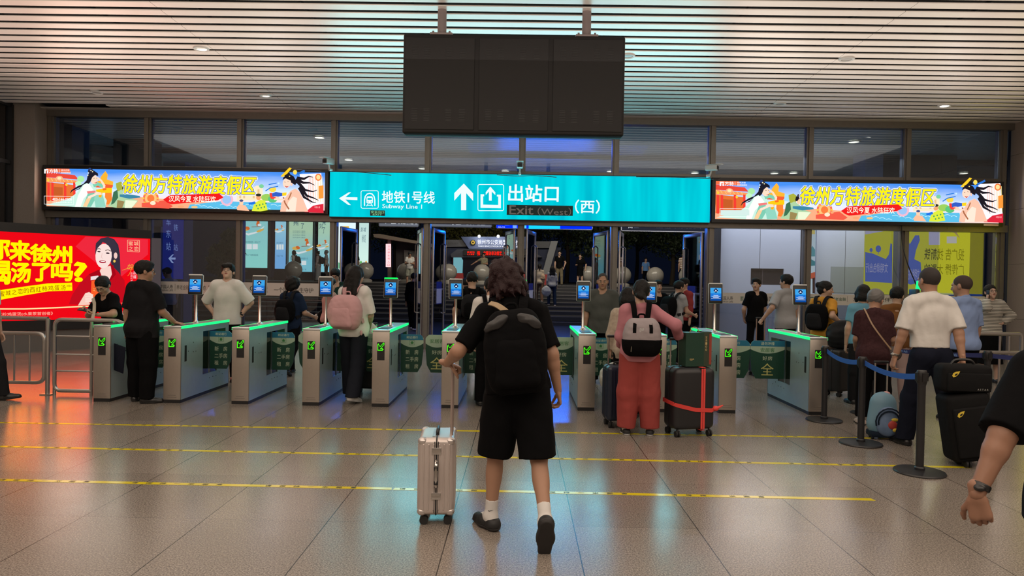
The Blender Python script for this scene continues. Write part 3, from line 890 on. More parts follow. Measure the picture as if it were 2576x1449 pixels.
for s, bx in (('你', (-38, 592, 24, 652)), ('来', (24, 606, 76, 655)), ('徐', (76, 615, 130, 658)), ('州', (131, 620, 180, 661)),
              ('喝', (-30, 657, 26, 714)), ('汤', (28, 661, 76, 710)), ('了', (81, 663, 126, 707)), ('吗', (129, 664, 182, 706)), ('?', (186, 660, 217, 708))):
    art.fat(s, *bx, y_, 1.7)
art.line([(-60, 748), (0, 742), (60, 732), (120, 723), (181, 721)], [26, 24, 22, 20, 20], y_)
bs = '蜜城之恋的西红柿鸡蛋汤*'
for i, ch in enumerate(bs):
    x = -2 + i * 15.3; cy = 739 - 26 * math.sin(min(1, (x + 2) / 178) * PI / 2) * 0.62
    art.text(ch, x, cy - 6.5, x + 13, cy + 6.5 if ch != '*' else cy - 1, glow(150, 30, 10, 0.9), bold=0.0)
art.line([(-60, 777), (60, 777), (140, 774), (222, 770)], 3.2, glow(255, 225, 160, 1.1))
art.line([(305, 763), (318, 762)], 3.2, glow(255, 225, 160, 1.1))
art.text('西红柿鸡蛋汤|水果茶首创者》', -20, 785, 132, 795, glow(255, 170, 150, 1.0), bold=0.01)
art.text('58', 298, 781, 314, 793, glow(255, 230, 220, 1.0), bold=0.007)
# the woman
art.poly([(238, 640), (240, 612), (252, 600), (270, 596), (286, 602), (296, 616), (300, 640), (302, 690), (304, 706), (290, 694), (280, 670), (262, 600)], glow(58, 50, 66, 0.9))
art.poly([(172, 765), (180, 742), (200, 712), (222, 690), (250, 680), (256, 660), (276, 664), (296, 684), (312, 706), (314, 760), (230, 768)], glow(196, 14, 30, 1.0))
art.poly([(252, 676), (276, 668), (284, 690), (262, 716), (246, 690)], glow(250, 215, 205, 1.0))
art.poly([(222, 690), (248, 678), (258, 704), (262, 720), (250, 712), (232, 700)], glow(165, 8, 24, 1.0)); art.poly([(276, 664), (284, 668), (290, 690), (266, 718), (280, 690)], glow(165, 8, 24, 1.0))
art.oval(259, 644, 20.5, 31, glow(252, 226, 220, 1.0), 4)
art.poly([(238, 640), (239, 616), (250, 602), (268, 597), (284, 604), (292, 618), (294, 650), (286, 664), (282, 636), (270, 614), (256, 609), (246, 618)], glow(62, 54, 70, 0.9))
art.oval(289, 643, 4.5, 8, glow(245, 205, 195, 1.0)); art.oval(286, 657, 3, 3.5, glow(240, 200, 90, 1.0))
art.line([(242, 627), (247, 625.5), (252, 627)], 1.5, glow(90, 60, 60, 0.9)); art.line([(263, 630), (270, 628.5), (278, 632)], 1.5, glow(90, 60, 60, 0.9))
art.oval(247, 633, 4.2, 1.8, glow(60, 40, 50, 0.9), 6); art.oval(269, 637, 4.8, 2, glow(60, 40, 50, 0.9), 6)
art.line([(255, 637), (253, 648), (257, 650)], 1.0, glow(225, 180, 175, 1.0))
art.oval(256, 658.5, 8.5, 3.6, glow(170, 20, 50, 1.0), 4); art.oval(256.5, 657.8, 6, 1.2, glow(255, 240, 240, 1.0), 4)
art.poly([(228, 706), (246, 704), (246, 742), (238, 764), (226, 752)], glow(240, 90, 40, 1.1)); art.poly([(226, 696), (245, 693), (247, 702), (226, 705)], glow(240, 225, 225, 1.0))
art.text('之恋', 232, 724, 248, 732, glow(255, 230, 120, 1.1))
art.poly([(194, 768), (212, 738), (222, 734), (232, 742), (230, 752), (222, 762), (232, 766)], glow(250, 205, 190, 1.0))
for k in range(4): art.line([(212, 740 + k * 6), (222, 739 + k * 6), (232, 743 + k * 5)], 4.6, glow(253, 222, 208, 1.0))
l_ = glow(255, 190, 150, 1.0)
for q in ([(318, 604), (348, 605)], [(318, 633), (348, 634)], [(318, 604), (318, 633)], [(348, 605), (348, 634)]): art.line(q, 1.2, l_)
for ch, bx in (('蜜', (320, 607, 332, 618)), ('城', (334, 607, 346, 618)), ('之', (320, 620, 332, 631)), ('恋', (334, 620, 346, 631))): art.text(ch, *bx, l_, bold=0.007)
art.text('胡蝶', 316, 664, 346, 679, glow(240, 170, 60, 1.0), shear=0.35)
art.line([(304, 680), (316, 676), (330, 672)], 1, glow(240, 170, 60, 1.0)); art.line([(330, 672), (322, 690), (318, 694)], 1, glow(240, 170, 60, 1.0))
for i, ch in enumerate('胡蝶'): art.text(ch, 332, 682 + i * 10, 340, 691 + i * 10, glow(255, 220, 230, 1.0))
for i, ch in enumerate('品牌代言人'): art.text(ch, 325, 685 + i * 6.4, 330.5, 690.5 + i * 6.4, glow(255, 190, 200, 1.0))
mb.build('printed_picture', t)

# ------------------------------------------------------------------ milky band on the glass
M_BAND = mat('milky_film', (0.55, 0.52, 0.48), 0.45)
def band(i, x0, x1, z0, z1, parts, label):
    t = MB(M_BAND).b2((0, 0, 0), (x1 - x0, 0.004, z1 - z0)).build('window_film', None, (x0, YW - 0.006, z0))
    tag(t, label, 'window film', 'milky printed bands on the glass')
    m = MB(M_BAND); ar = Art(m, (x0, YW - 0.006, 0), 0.0, 0.0006)
    # art is in world heights; shift to the film's own
    for s, bx, c, b in parts: ar.text(s, *bx, c, bold=b)
    m.v = [(v[0], v[1], v[2] - z0) for v in m.v]
    m.build('printed_lettering', t)
ik = ink(52, 50, 46); ig = ink(40, 92, 62); gy = ink(110, 108, 100)
def film(px0, px1, py0, py1, parts, label):
    a = P(px0, py0, YW); b = P(px1, py1, YW)
    band(0, a.x, b.x, b.z, a.z, parts, label)
film(370, 585, 707, 741, [('C', (390, 714, 402, 727), ig, 0.006), ('中国人寿', (403, 716, 435, 726), ik, 0.006), ('CHINA LIFE', (403, 728, 435, 732.5), ik, 0.006), ('|', (440, 714, 441, 732), gy, 0), ('养老金融', (444, 717, 476, 729), gy, 0), ('您的', (499, 718, 517, 730), ik, 0.0), ('人生伙伴', (520, 718, 570, 731), ik, 0)], 'milky printed band on the left glass, behind the man in the white T-shirt')
film(604, 832, 710, 746, [('C', (628, 719, 640, 732), ig, 0.006), ('中国人寿', (642, 720, 673, 730), ik, 0.006), ('CHINA LIFE', (642, 732, 673, 736.5), ik, 0.006), ('一个国人', (689, 723, 735, 736), ik, 0), ('一生守护', (741, 724, 788, 737), ik, 0)], 'milky printed band on the glass behind the person with curly black hair')
film(1806, 2013, 736, 766, [('中国人寿', (1811, 745, 1844, 755), ik, 0.006), ('CHINA LIFE', (1811, 757, 1844, 761), ik, 0.006), ('要', (1862, 746, 1871, 757), ig, 0), ('当国人', (1924, 746, 1955, 758), ik, 0)], 'milky printed band on the glass behind the man in black with hands behind his back')
film(2030, 2250, 739, 770, [('C', (2034, 747, 2047, 759), ig, 0.006), ('中国人寿', (2050, 746, 2084, 757), ik, 0.006), ('|', (2088, 745, 2089, 760), gy, 0), ('养老金融', (2092, 748, 2128, 757), ig, 0), ('|', (2131, 745, 2132, 760), gy, 0), ('您的一生伙伴', (2146, 748, 2240, 759), ik, 0)], 'milky printed band on the glass behind the woman in orange')
film(2268, 2478, 742, 774, [('C', (2275, 749, 2288, 762), ig, 0.006), ('中国人寿', (2292, 748, 2330, 760), ik, 0.006)], 'milky printed band on the rightmost pane, behind the men in white and blue shirts')

# ------------------------------------------------------------------ ticket gates
M_GTOP = mat('pale_steel_top', (0.55, 0.57, 0.58), 0.28, 0.75)
M_GSIDE = mat('teal_lit_steel_side', (0.42, 0.55, 0.58), 0.34, 0.55, var=0.06)  # teal light on the gate sides is tinted into this steel colour
M_GFRONT = mat('brushed_steel_front', (0.46, 0.41, 0.36), 0.38, 0.8, var=0.05, scale=30)
M_LEDG = glow(30, 245, 120, 1.6)
M_ARROW = glow(70, 255, 20, 1.8)
M_AMBER = glass_material('smoked_amber_glass', (0.30, 0.26, 0.14), 0.14)
M_DGREEN = mat('dark_green_print', rgb(22, 62, 48), 0.35)
M_PALE = mat('pale_sage_print', rgb(150, 168, 150), 0.4)
M_TEALB = mat('teal_blue_print', rgb(30, 100, 130), 0.35)
M_INKP = mat('pale_print_ink', rgb(185, 195, 170), 0.4)
M_INKG = mat('green_print_ink', rgb(50, 110, 60), 0.4)

def make_gate(label):
    t = thing('ticket_gate', label, 'ticket gate', (0, 0, 0), 0, 'ticket gates across the hall')
    Wg, Lg, Hg = 0.212, 1.41, 0.945
    h = Wg / 2
    m = MB(M_GFRONT).rbox((0, 0.012, 0.04 + (Hg - 0.06) / 2), (Wg, 0.024, Hg - 0.06), 0.006, 2)
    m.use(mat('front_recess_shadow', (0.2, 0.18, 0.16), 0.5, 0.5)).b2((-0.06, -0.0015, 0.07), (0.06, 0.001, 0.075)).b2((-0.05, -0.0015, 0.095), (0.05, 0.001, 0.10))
    m.build('front_panel', t)
    # side walls with a window in the middle
    s = MB(M_GSIDE)
    for sd in (-1, 1):
        x0, x1 = (sd * h, sd * (h - 0.006))
        s.b2((x0, 0.024, 0.04), (x1, 0.60, Hg - 0.03)); s.b2((x0, 1.02, 0.04), (x1, Lg, 0.70)); s.b2((x0, 0.60, 0.04), (x1, 1.02, 0.27)); s.b2((x0, 0.60, 0.84), (x1, Lg, Hg - 0.03))
        s.b2((x0, 1.30, 0.70), (x1, Lg, 0.84))
        s.use(M_BLACKP)
        s.b2((sd * (h + 0.001), 0.10, 0.50), (sd * (h - 0.004), 0.155, 0.70))
        for y, z in ((0.2, 0.62), (0.33, 0.60), (0.33, 0.72), (0.4, 0.60), (0.8, 0.2), (0.9, 0.205), (1.0, 0.2), (1.1, 0.24), (1.2, 0.2)):
            s.box((sd * h, y, z), (0.004, 0.012, 0.012))
        s.use(M_GSIDE)
    s.b2((-h, Lg - 0.008, 0.04), (h, Lg, Hg - 0.03))
    s.build('side_panels', t)
    v = MB(M_AMBER)
    for sd in (-1, 1): v.b2((sd * (h - 0.01), 0.60, 0.27), (sd * (h - 0.014), 1.02, 0.84))
    v.build('side_window', t)
    m = MB(M_CHROME)
    for sd in (-1, 1): m.cone((sd * (h - 0.03), 0.80, 0.25), (sd * (h - 0.03), 0.80, 0.86), 0.028, n=14)
    m.build('hinge_post', t)
    MB(M_BLACKP).b2((-h + 0.004, 0.004, 0.0), (h - 0.004, Lg - 0.004, 0.042)).build('plinth', t)
    m = MB(M_GTOP).rbox((0, Lg / 2, Hg - 0.012), (Wg + 0.008, Lg + 0.008, 0.026), 0.008, 3)
    tp = m.build('top_cover', t)
    m = MB(M_BLACKP).rbox((0.0, 0.26, Hg + 0.004), (0.13, 0.30, 0.008), 0.003, 1)
    m.build('card_reader', t)
    for sd in (-1, 1):
        MB(M_LEDG).b2((sd * (h + 0.0055), 0.005, Hg - 0.03), (sd * (h - 0.006), Lg, Hg + 0.0015)).build('light_strip', t)
    # arrow display on the front
    d = MB(M_BLACKP).b2((-0.045, -0.003, 0.575), (0.047, 0.002, 0.795)).build('arrow_display', t)
    pat = ["....XXX...X.", "....X.....XX", "X..X.....X..", "X.X.....X...", "XX.....X..X.", "X.....X....X", "X....X...XX.", "X...X....X..", "X...XXXXX...", "XXXXXXX....."]
    pat = ["........XX", ".X.....X.X", "XX....X..X", "X.X..X..X.", "X..XX..X..", "X.....X...", "X....X....", "X...XXXX..", "X......XX.", "XXXXXXXX.."]
    a = MB(M_ARROW)
    for j, row in enumerate(pat):
        for i, ch in enumerate(row):
            if ch == 'X': a.box((-0.036 + i * 0.0082, -0.0045, 0.785 - j * 0.0098), (0.0062, 0.003, 0.0075))
    a.build('arrow_lights', d)
    # face terminal on its pole
    m = MB(M_CHROME).lathe([(0.0, 0), (0.045, 0), (0.045, 0.006), (0.03, 0.018), (0.018, 0.04), (0.0165, 0.42), (0.0, 0.42)], (0, 0.62, Hg), 16)
    m.build('terminal_pole', t)
    return t, Hg

def terminal(t, Hg, green, rz):
    M = Matrix.Translation((0, 0.60, Hg + 0.505)) @ Matrix.Rotation(rz, 4, 'Z') @ Matrix.Rotation(R(-8), 4, 'X')
    m = MB(M_BLACKP).rbox((0, 0, 0), (0.176, 0.035, 0.255), 0.012, 3)
    m.use(M_WHITEP).rbox((0, 0.012, 0.002), (0.186, 0.03, 0.262), 0.014, 3)
    m.use(glow(20, 240, 90, 1.4) if green else M_WHITEP).rbox((0, -0.004, 0.128), (0.172, 0.05, 0.018), 0.007, 2)
    m.v = [tuple(M @ Vector(v)) for v in m.v]
    b = m.build('face_terminal', t)
    m = MB(glow(30, 120, 215, 1.0)).b2((-0.069, -0.0195, -0.095), (0.069, -0.018, 0.072))
    m.use(glow(60, 165, 235, 1.0)).b2((-0.069, -0.0200, 0.0), (0.069, -0.0195, 0.072))
    m.use(glow(15, 75, 160, 1.0)).b2((-0.069, -0.0200, -0.095), (0.069, -0.0195, -0.05))
    pts = [(0.028 * math.cos(q), -0.021, 0.038 + 0.028 * math.sin(q)) for q in [2 * PI * k / 20 for k in range(20)]]
    m.use(glow(10, 30, 80, 1.0)).add(pts, [tuple(range(20))])
    m.use(glow(235, 245, 255, 1.0))
    for k in range(4):
        c_, s_ = ((-1, 1), (1, 1), (1, -1), (-1, -1))[k]
        m.b2((c_ * 0.02 - 0.003, -0.0225, 0.038 + s_ * 0.02 - 0.008 * (s_ > 0)), (c_ * 0.02 + 0.003, -0.022, 0.038 + s_ * 0.02 + 0.008 * (s_ < 0)))
    m.b2((-0.012, -0.0225, 0.026), (0.012, -0.022, 0.036)); m.b2((-0.005, -0.0225, 0.036), (0.005, -0.022, 0.048))
    for k, wv in enumerate((0.03, 0.055, 0.036, 0.06)): m.b2((-wv, -0.0225, -0.028 - k * 0.013), (wv, -0.022, -0.0235 - k * 0.013))
    m.v = [tuple(M @ Vector(v)) for v in m.v]
    m.build('display', b)

def wing(t, sd, kind, wide=False):
    """sd +1: the flap on the right side of the gate"""
    h = 0.106
    L = 0.305 if not wide else (0.42 if sd > 0 else 0.455)
    y0 = 0.80
    base = h + 0.002
    Z1, Z0 = 0.83, 0.325
    def X(u): return sd * (base + u)
    poly = [(0, Z0), (L - 0.075, Z0), (L - 0.02, Z0 + 0.10), (L, Z0 + 0.32), (L - 0.012, Z1 - 0.03), (L - 0.045, Z1), (0, Z1)]
    m = MB(M_DGREEN)
    q = [(X(u), z) for u, z in poly]
    if sd < 0: q = q[::-1]
    m.prism(q, y0 - 0.006, y0 + 0.006)
    w = m.build('barrier_flap', t)
    a = MB()
    def quad(pts, mm, k):
        a.use(mm)
        v = [(X(u), y0 - 0.006 - 0.001 * k, z) for u, z in pts]
        f = tuple(range(len(v)))
        a.add(v, [f if sd > 0 else tuple(reversed(f))])
    cx = L * 0.5
    n = 14
    arc = [(L * i / n, 0.66 + 0.055 * ((2 * i / n - 1) ** 2)) for i in range(n + 1)]
    quad(arc + [(L, Z1 - 0.05), (L - 0.012, Z1 - 0.03), (L - 0.045, Z1), (0, Z1)], M_PALE, 1)
    def tx(s, u0, z0, u1, z1, mm):
        x0, x1 = sorted((X(u0), X(u1)))
        put_text(a, s, (x0, z0, x1, z1), y0 - 0.009, mm, 0.0)
    if kind == 'house':
        quad([(0, Z1 - 0.075), (L, Z1 - 0.075), (L - 0.012, Z1 - 0.03), (L - 0.045, Z1), (0, Z1)], M_TEALB, 2)
        tx('刷证通行', cx - 0.075, Z1 - 0.055, cx + 0.075, Z1 - 0.02, M_INKP)
        a.use(M_INKG)
        c0 = X(cx)
        for q in ((-0.035, 0.690, 0.035, 0.693), (-0.035, 0.747, 0.035, 0.75), (-0.035, 0.69, -0.032, 0.75), (0.032, 0.69, 0.035, 0.75)):
            a.b2((c0 + q[0], y0 - 0.0085, q[1]), (c0 + q[2], y0 - 0.008, q[3]))
        v = [(c0 + p, y0 - 0.009, z) for p, z in ((-0.016, 0.703), (0.016, 0.703), (0.016, 0.722), (0.024, 0.722), (0, 0.743), (-0.024, 0.722), (-0.016, 0.722))]
        a.add(v, [tuple(range(7))])
        for s, z in (('新　房', 0.595), ('二手房', 0.50), ('租　房', 0.405)): tx(s, cx - 0.085, z - 0.03, cx + 0.085, z + 0.03, M_INKP)
    else:
        top = 0.775
        if wide:
            quad([(0, Z1 - 0.075), (L, Z1 - 0.075), (L - 0.012, Z1 - 0.03), (L - 0.045, Z1), (0, Z1)], M_TEALB, 2)
            tx('请勿冲撞', cx - 0.09, Z1 - 0.058, cx + 0.09, Z1 - 0.016, M_INKP); top = 0.735
        tx('安居客', cx - 0.095, top - 0.055, cx + 0.095, top, M_INKG)
        tx('好房', cx - 0.065, 0.57, cx + 0.065, 0.625, M_INKP)
        tx('全', cx - 0.085, 0.37, cx + 0.085, 0.53, mat('gold_print_ink', rgb(185, 180, 110), 0.4))
    a.build('printed_lettering', w)

GATEY = 8.44
gx = [(255, 1017), (431.5, 1018), (603, 1019), (781, 1021), (956, 1022), (1131, 1025), (1303, 1028), (1474, 1031), (1652, 1036), (1829, 1041), (2056, 1047)]
names = ['ticket gate at the far left, beside the steel rail, without a screen',
         'ticket gate with the hand of the person in the black polo resting on it',
         'ticket gate in front of the person in the white T-shirt, third from the left rail',
         'ticket gate just left of the person with the pink backpack',
         'ticket gate with green-topped screen, just right of the person with the pink backpack',
         'ticket gate standing behind the extended handle of the silver suitcase',
         'ticket gate hidden behind the person with the silver suitcase, its green-topped screen showing',
         'ticket gate in front of the person in the grey polo, right of the silver suitcase',
         'ticket gate hidden behind the person in pink and red',
         'ticket gate beside the black suitcase with the red straps',
         'ticket gate at the right end, beside the belt post']
for i, (px, py) in enumerate(gx):
    t, Hg = make_gate(names[i])
    xx = P(px, py, GATEY).x
    t.location = (xx, GATEY, 0)
    if i > 0: terminal(t, Hg, i in (4, 6), R((8, 8, 8, 14, 0, 14, 0, -6, -8, -6, -2)[i]))
    else:
        for c_ in list(CH[t.name]):
            if c_.name.startswith('terminal_pole'):
                CH[t.name].remove(c_); bpy.data.objects.remove(c_)
    wide_r = i == 9; wide_l = i == 10
    if i < 10: wing(t, 1, 'house', wide_r)
    if i > 0: wing(t, -1, 'open', wide_l)
# make twins of the gate share their mesh data
byname = {}
for o in bpy.data.objects:
    if o.type == 'MESH' and o.parent and o.parent.name.startswith('ticket_gate'):
        k = o.name.split('.')[0]
        if k in ('front_panel', 'side_panels', 'side_window', 'hinge_post', 'plinth', 'top_cover', 'card_reader'):
            if k in byname: o.data = byname[k]
            else: byname[k] = o.data

# ------------------------------------------------------------------ yellow distance tapes on the floor
def tape_mat():
    return mat('glossy_yellow_tape', rgb(216, 196, 30), 0.16, var=0.12, scale=9, spec=0.9)
M_TAPE = tape_mat()
def tape(px0, px1, yl, yr, brk, label, wd=0.052, holes=()):
    """a tape seen from (px0, yl) to (px1, yr) on the floor"""
    A = G(px0, yl, 0.0); B = G(px1, yr, 0.0)
    d = (B - A); L = d.length; ang = math.atan2(d.y, d.x)
    t = None
    m = MB(M_TAPE)
    cuts = [0] + [b for b in brk] + [1]
    for a, b in zip(cuts[:-1], cuts[1:]):
        q0, q1 = a * L + 0.004, b * L - 0.004
        m.add([(q0, -wd / 2, 0.0012), (q1, -wd / 2 , 0.0012), (q1 - 0.01, wd / 2, 0.0012), (q0 + 0.006, wd / 2, 0.0012)], [(0, 1, 2, 3)])
        m.add([(q0, -wd / 2, 0.0), (q1, -wd / 2, 0.0), (q1, -wd / 2, 0.0012), (q0, -wd / 2, 0.0012)], [(0, 1, 2, 3)])
    o = m.build('floor_tape', None, (A.x, A.y, 0.0004)); o.rotation_euler = (0, 0, ang)
    tag(o, label, 'floor tape', 'yellow distance tapes')
    m = MB()
    RT = Matrix.Rotation(R(-90), 4, 'X')
    x = 0.18
    while x < L - 0.9:
        for i, ch in enumerate('请保持一米距离'):
            vs, fs = text_geo(ch, 0.006)
            lo, hi = vs.min(0), vs.max(0)
            sc = 0.034 / 0.9
            m.use(M_BLACKP).add([((v[0]) * 1.3 * sc + x + i * 0.108, (v[1] - 0.38) * sc, 0.0022) for v in vs], fs)
        x += 1.02
    m.build('printed_lettering', o)
tape(-60, 2240, 1062, 1103, (0.225, 0.62), 'yellow printed floor tape farthest from the viewer, nearest the gates')
tape(-60, 2440, 1122, 1176, (0.54, 0.872), 'yellow printed floor tape in the middle of the three')
tape(-60, 2200, 1206, 1257, (0.47, 0.585), 'yellow printed floor tape nearest the viewer')

# ------------------------------------------------------------------ steel rails at the left
def rail(name, paths, posts, label, r=0.024, group='steel crowd rails', base=True):
    allp = [Vector(p) for q in paths for p in q]
    c = Vector((sum(p.x for p in allp) / len(allp), sum(p.y for p in allp) / len(allp), 0))
    t = thing(name, label, 'crowd rail', c, 0, group)
    m = MB(M_STEEL)
    for q in paths: m.tube([Vector(p) - c for p in q], r, 10)
    m.build('top_and_bottom_tubes', t)
    for p0, p1, rr in posts:
        MB(M_STEEL).cone(Vector(p0) - c, Vector(p1) - c, rr, n=12).build('upright', t)
    return t, c
yl = 8.86
def V(px, py, Y=yl): return P(px, py, Y)
def rounded(pts, k=0.08):
    out = []
    for i, p in enumerate(pts):
        p = Vector(p)
        if 0 < i < len(pts) - 1:
            a = (Vector(pts[i - 1]) - p).normalized(); b = (Vector(pts[i + 1]) - p).normalized()
            for j in range(6):
                t_ = j / 5
                out.append((p + a * k) * (1 - t_) ** 2 + p * 2 * t_ * (1 - t_) + (p + b * k) * t_ * t_)
        else: out.append(p)
    return out
X1 = V(120, 900).x
ztop = 0.985
t, c0 = rail('crowd_rail', [rounded([(X1 - 2.2, yl, ztop), (X1 + 0.0, yl, ztop)]),
     rounded([(X1 - 2.2, yl, 0.79), (X1 - 0.045, yl, 0.79), (X1 - 0.045, yl, 0.155), (X1 - 2.2, yl, 0.155)], 0.1)],
     [((X1, yl, 0), (X1, yl, ztop), 0.026)] + [((X1 - 0.045 - 0.19 - 0.2 * k, yl, 0.17), (X1 - 0.045 - 0.19 - 0.2 * k, yl, 0.79), 0.011) for k in range(10)], 'steel crowd rail with upright bars running out of the picture at the left')
MB(M_STEEL).b2((X1 - 0.07 - c0.x, yl - 0.05 - c0.y, 0), (X1 + 0.07 - c0.x, yl + 0.05 - c0.y, 0.012)).build('foot_plate', t)
X2 = X1 + 0.09; X3 = P(236, 900, yl).x
t, c0 = rail('crowd_rail', [rounded([(X3 - 0.02, yl, 0.055), (X2, yl, 0.055), (X2, yl, ztop - 0.01), (X2 + 0.84, yl, ztop - 0.01), (X2 + 0.94, yl + 0.0, ztop - 0.09)], 0.09)],
     [], 'steel crowd rail with horizontal bars next to the leftmost ticket gate')
m = MB(M_STEEL)
for z in (0.76, 0.525, 0.31): m.cone((X2 - c0.x, 0, z), (X3 - 0.0 - c0.x, 0, z), 0.011, n=8)
m.build('horizontal_bar', t)
MB(M_STEEL).cone((X3 - 0.03 - c0.x, 0, 0.0), (X3 - 0.03 - c0.x, 0, ztop - 0.03), 0.02, n=10).build('upright', t)
MB(M_STEEL).cone((X2 + 0.0 - c0.x, 0, 0.0), (X2 + 0.0 - c0.x, 0, 0.1), 0.02, n=10).build('foot', t)

# steel rail at the right
yr = 10.6
A = P(2446, 838, yr); 
xr0, xr1 = A.x, 9.6
t, c0 = rail('crowd_rail', [rounded([(xr0, yr, 0.885), (xr0 + 0.75, yr, 0.885), (xr0 + 0.75, yr, 0.0)], 0.05), [(xr0, yr, 0.60), (xr1, yr, 0.60)]],
     [((xr0 + 0.42 + 0.14 * k, yr, 0.05), (xr0 + 0.42 + 0.14 * k, yr, 0.60 if k > 1 else 0.85), 0.016) for k in range(9)], 'steel crowd rail at the right, in front of the person on the telephone', 0.028)
m = MB(M_STEEL).cone((xr0 - c0.x, 0, 0), (xr0 - c0.x, 0, 0.885), 0.024, n=10).build('upright', t)

# ------------------------------------------------------------------ belt posts
def post(px, py, label, Hp=0.875, px_is_base=True):
    p = G(px, py, 0.01)
    t = thing('belt_post', label, 'belt post', (p.x, p.y, 0), 0, 'black belt posts')
    MB(M_BLACKM).lathe([(0.0, 0), (0.198, 0), (0.202, 0.008), (0.196, 0.018), (0.05, 0.026), (0.0, 0.03)], n=40).build('base', t)
    m = MB(M_BLACKM).lathe([(0.0, 0.02), (0.04, 0.02), (0.042, 0.045), (0.032, 0.055), (0.032, Hp - 0.12), (0.034, Hp - 0.11)], n=24).build('pole', t)
    m = MB(M_BLACKP).lathe([(0.034, Hp - 0.115), (0.041, Hp - 0.10), (0.041, Hp - 0.012), (0.036, Hp), (0.0, Hp + 0.002)], n=24)
    m.box((0, -0.042, Hp - 0.055), (0.036, 0.012, 0.07)).box((0, 0.042, Hp - 0.055), (0.036, 0.012, 0.07)).box((0.042, 0, Hp - 0.055), (0.012, 0.036, 0.07)).box((-0.042, 0, Hp - 0.055), (0.012, 0.036, 0.07))
    m.build('belt_head', t)
    return p
p1 = post(2073, 1056, 'black belt post farthest back, beside the rightmost ticket gate')
p2 = post(2165, 1114, 'black belt post in the middle, in front of the grey-haired person')
p3 = post(2313, 1186, 'black belt post nearest the viewer, with its round base on the middle tape')
p4 = post(2480, 1075, 'black belt post behind the wheeled black soft case')
M_BELT = mat('blue_belt_webbing', rgb(36, 88, 170), 0.6, var=0.1, scale=80)
M_BELT2 = mat('navy_belt_webbing', rgb(22, 34, 92), 0.6, var=0.1, scale=80)
def belt(a, b, label, m_, sag=0.045, z=0.82):
    A = Vector((a.x, a.y, z)); B = Vector((b.x, b.y, z)); d = (B - A).normalized()
    A = A + d * 0.045; B = B - d * 0.045
    n = 16; vs = []; 
    nrm = Vector((-d.y, d.x, 0)) * 0.001
    for i in range(n + 1):
        s = i / n
        p = A.lerp(B, s) - Vector((0, 0, sag * 4 * s * (1 - s)))
        for dz, dn in ((-0.025, 1), (0.025, 1), (0.025, -1), (-0.025, -1)): vs.append(p + Vector((0, 0, dz)) + nrm * dn)
    fs = []
    for i in range(n):
        for k in range(4): fs.append((i * 4 + k, (i + 1) * 4 + k, (i + 1) * 4 + (k + 1) % 4, i * 4 + (k + 1) % 4))
    o = MB(m_).add([v - A for v in vs], fs).build('barrier_belt', None, A)
    tag(o, label, 'barrier belt', 'retractable belts')
    m = MB(mat('pale_belt_print', rgb(120, 160, 215), 0.6))
    ang = math.atan2(d.y, d.x); L = (B - A).length
    if d.x < 0: ang += PI
    for s in (0.25, 0.7):
        p = A.lerp(B, s) - Vector((0, 0, sag * 4 * s * (1 - s))) - A
        M = Matrix.Translation(p) @ Matrix.Rotation(ang, 4, 'Z')
        put_text(m, '徐州东站', (-0.09, -0.014, 0.09, 0.014), -0.0022, m.mats[0], 0.01, M=M)
    m.build('printed_lettering', o)
belt(p1, p2, 'blue belt stretched between the farthest and the middle black posts', M_BELT)
belt(p2, p3, 'blue belt stretched between the middle and the nearest black posts', M_BELT)
belt(p4, Vector((p4.x + 1.3, p4.y - 0.75, 0)), 'dark blue belt running from the post behind the soft case out of the picture', M_BELT2, 0.02)
belt(Vector((p4.x - 0.95, p4.y + 0.75, 0)), p4, 'dark blue belt reaching back behind the person in the white shirt', M_BELT2, 0.02)
t_ = thing('belt_post', 'black belt post hidden behind the person in the white shirt', 'belt post', (p4.x - 0.95, p4.y + 0.75, 0), 0, 'black belt posts')
MB(M_BLACKM).lathe([(0.0, 0), (0.2, 0), (0.2, 0.01), (0.05, 0.025), (0.032, 0.05), (0.032, 0.86), (0.0, 0.875)], n=24).build('pole', t_)

# ------------------------------------------------------------------ luggage
def wheels(t, pts, r=0.028, twin=True):
    for x, y in pts:
        w = MB(M_RUBBER)
        for s in ((-1, 1) if twin else (0,)):
            w.cone((x + s * 0.014 - 0.008, y, r), (x + s * 0.014 + 0.008, y, r), r, n=18)
        o = w.build('wheel', t)
        MB(M_BLACKP).rbox((x, y, r + 0.02), (0.018, 0.03, 0.05), 0.006, 2).build('caster', o)

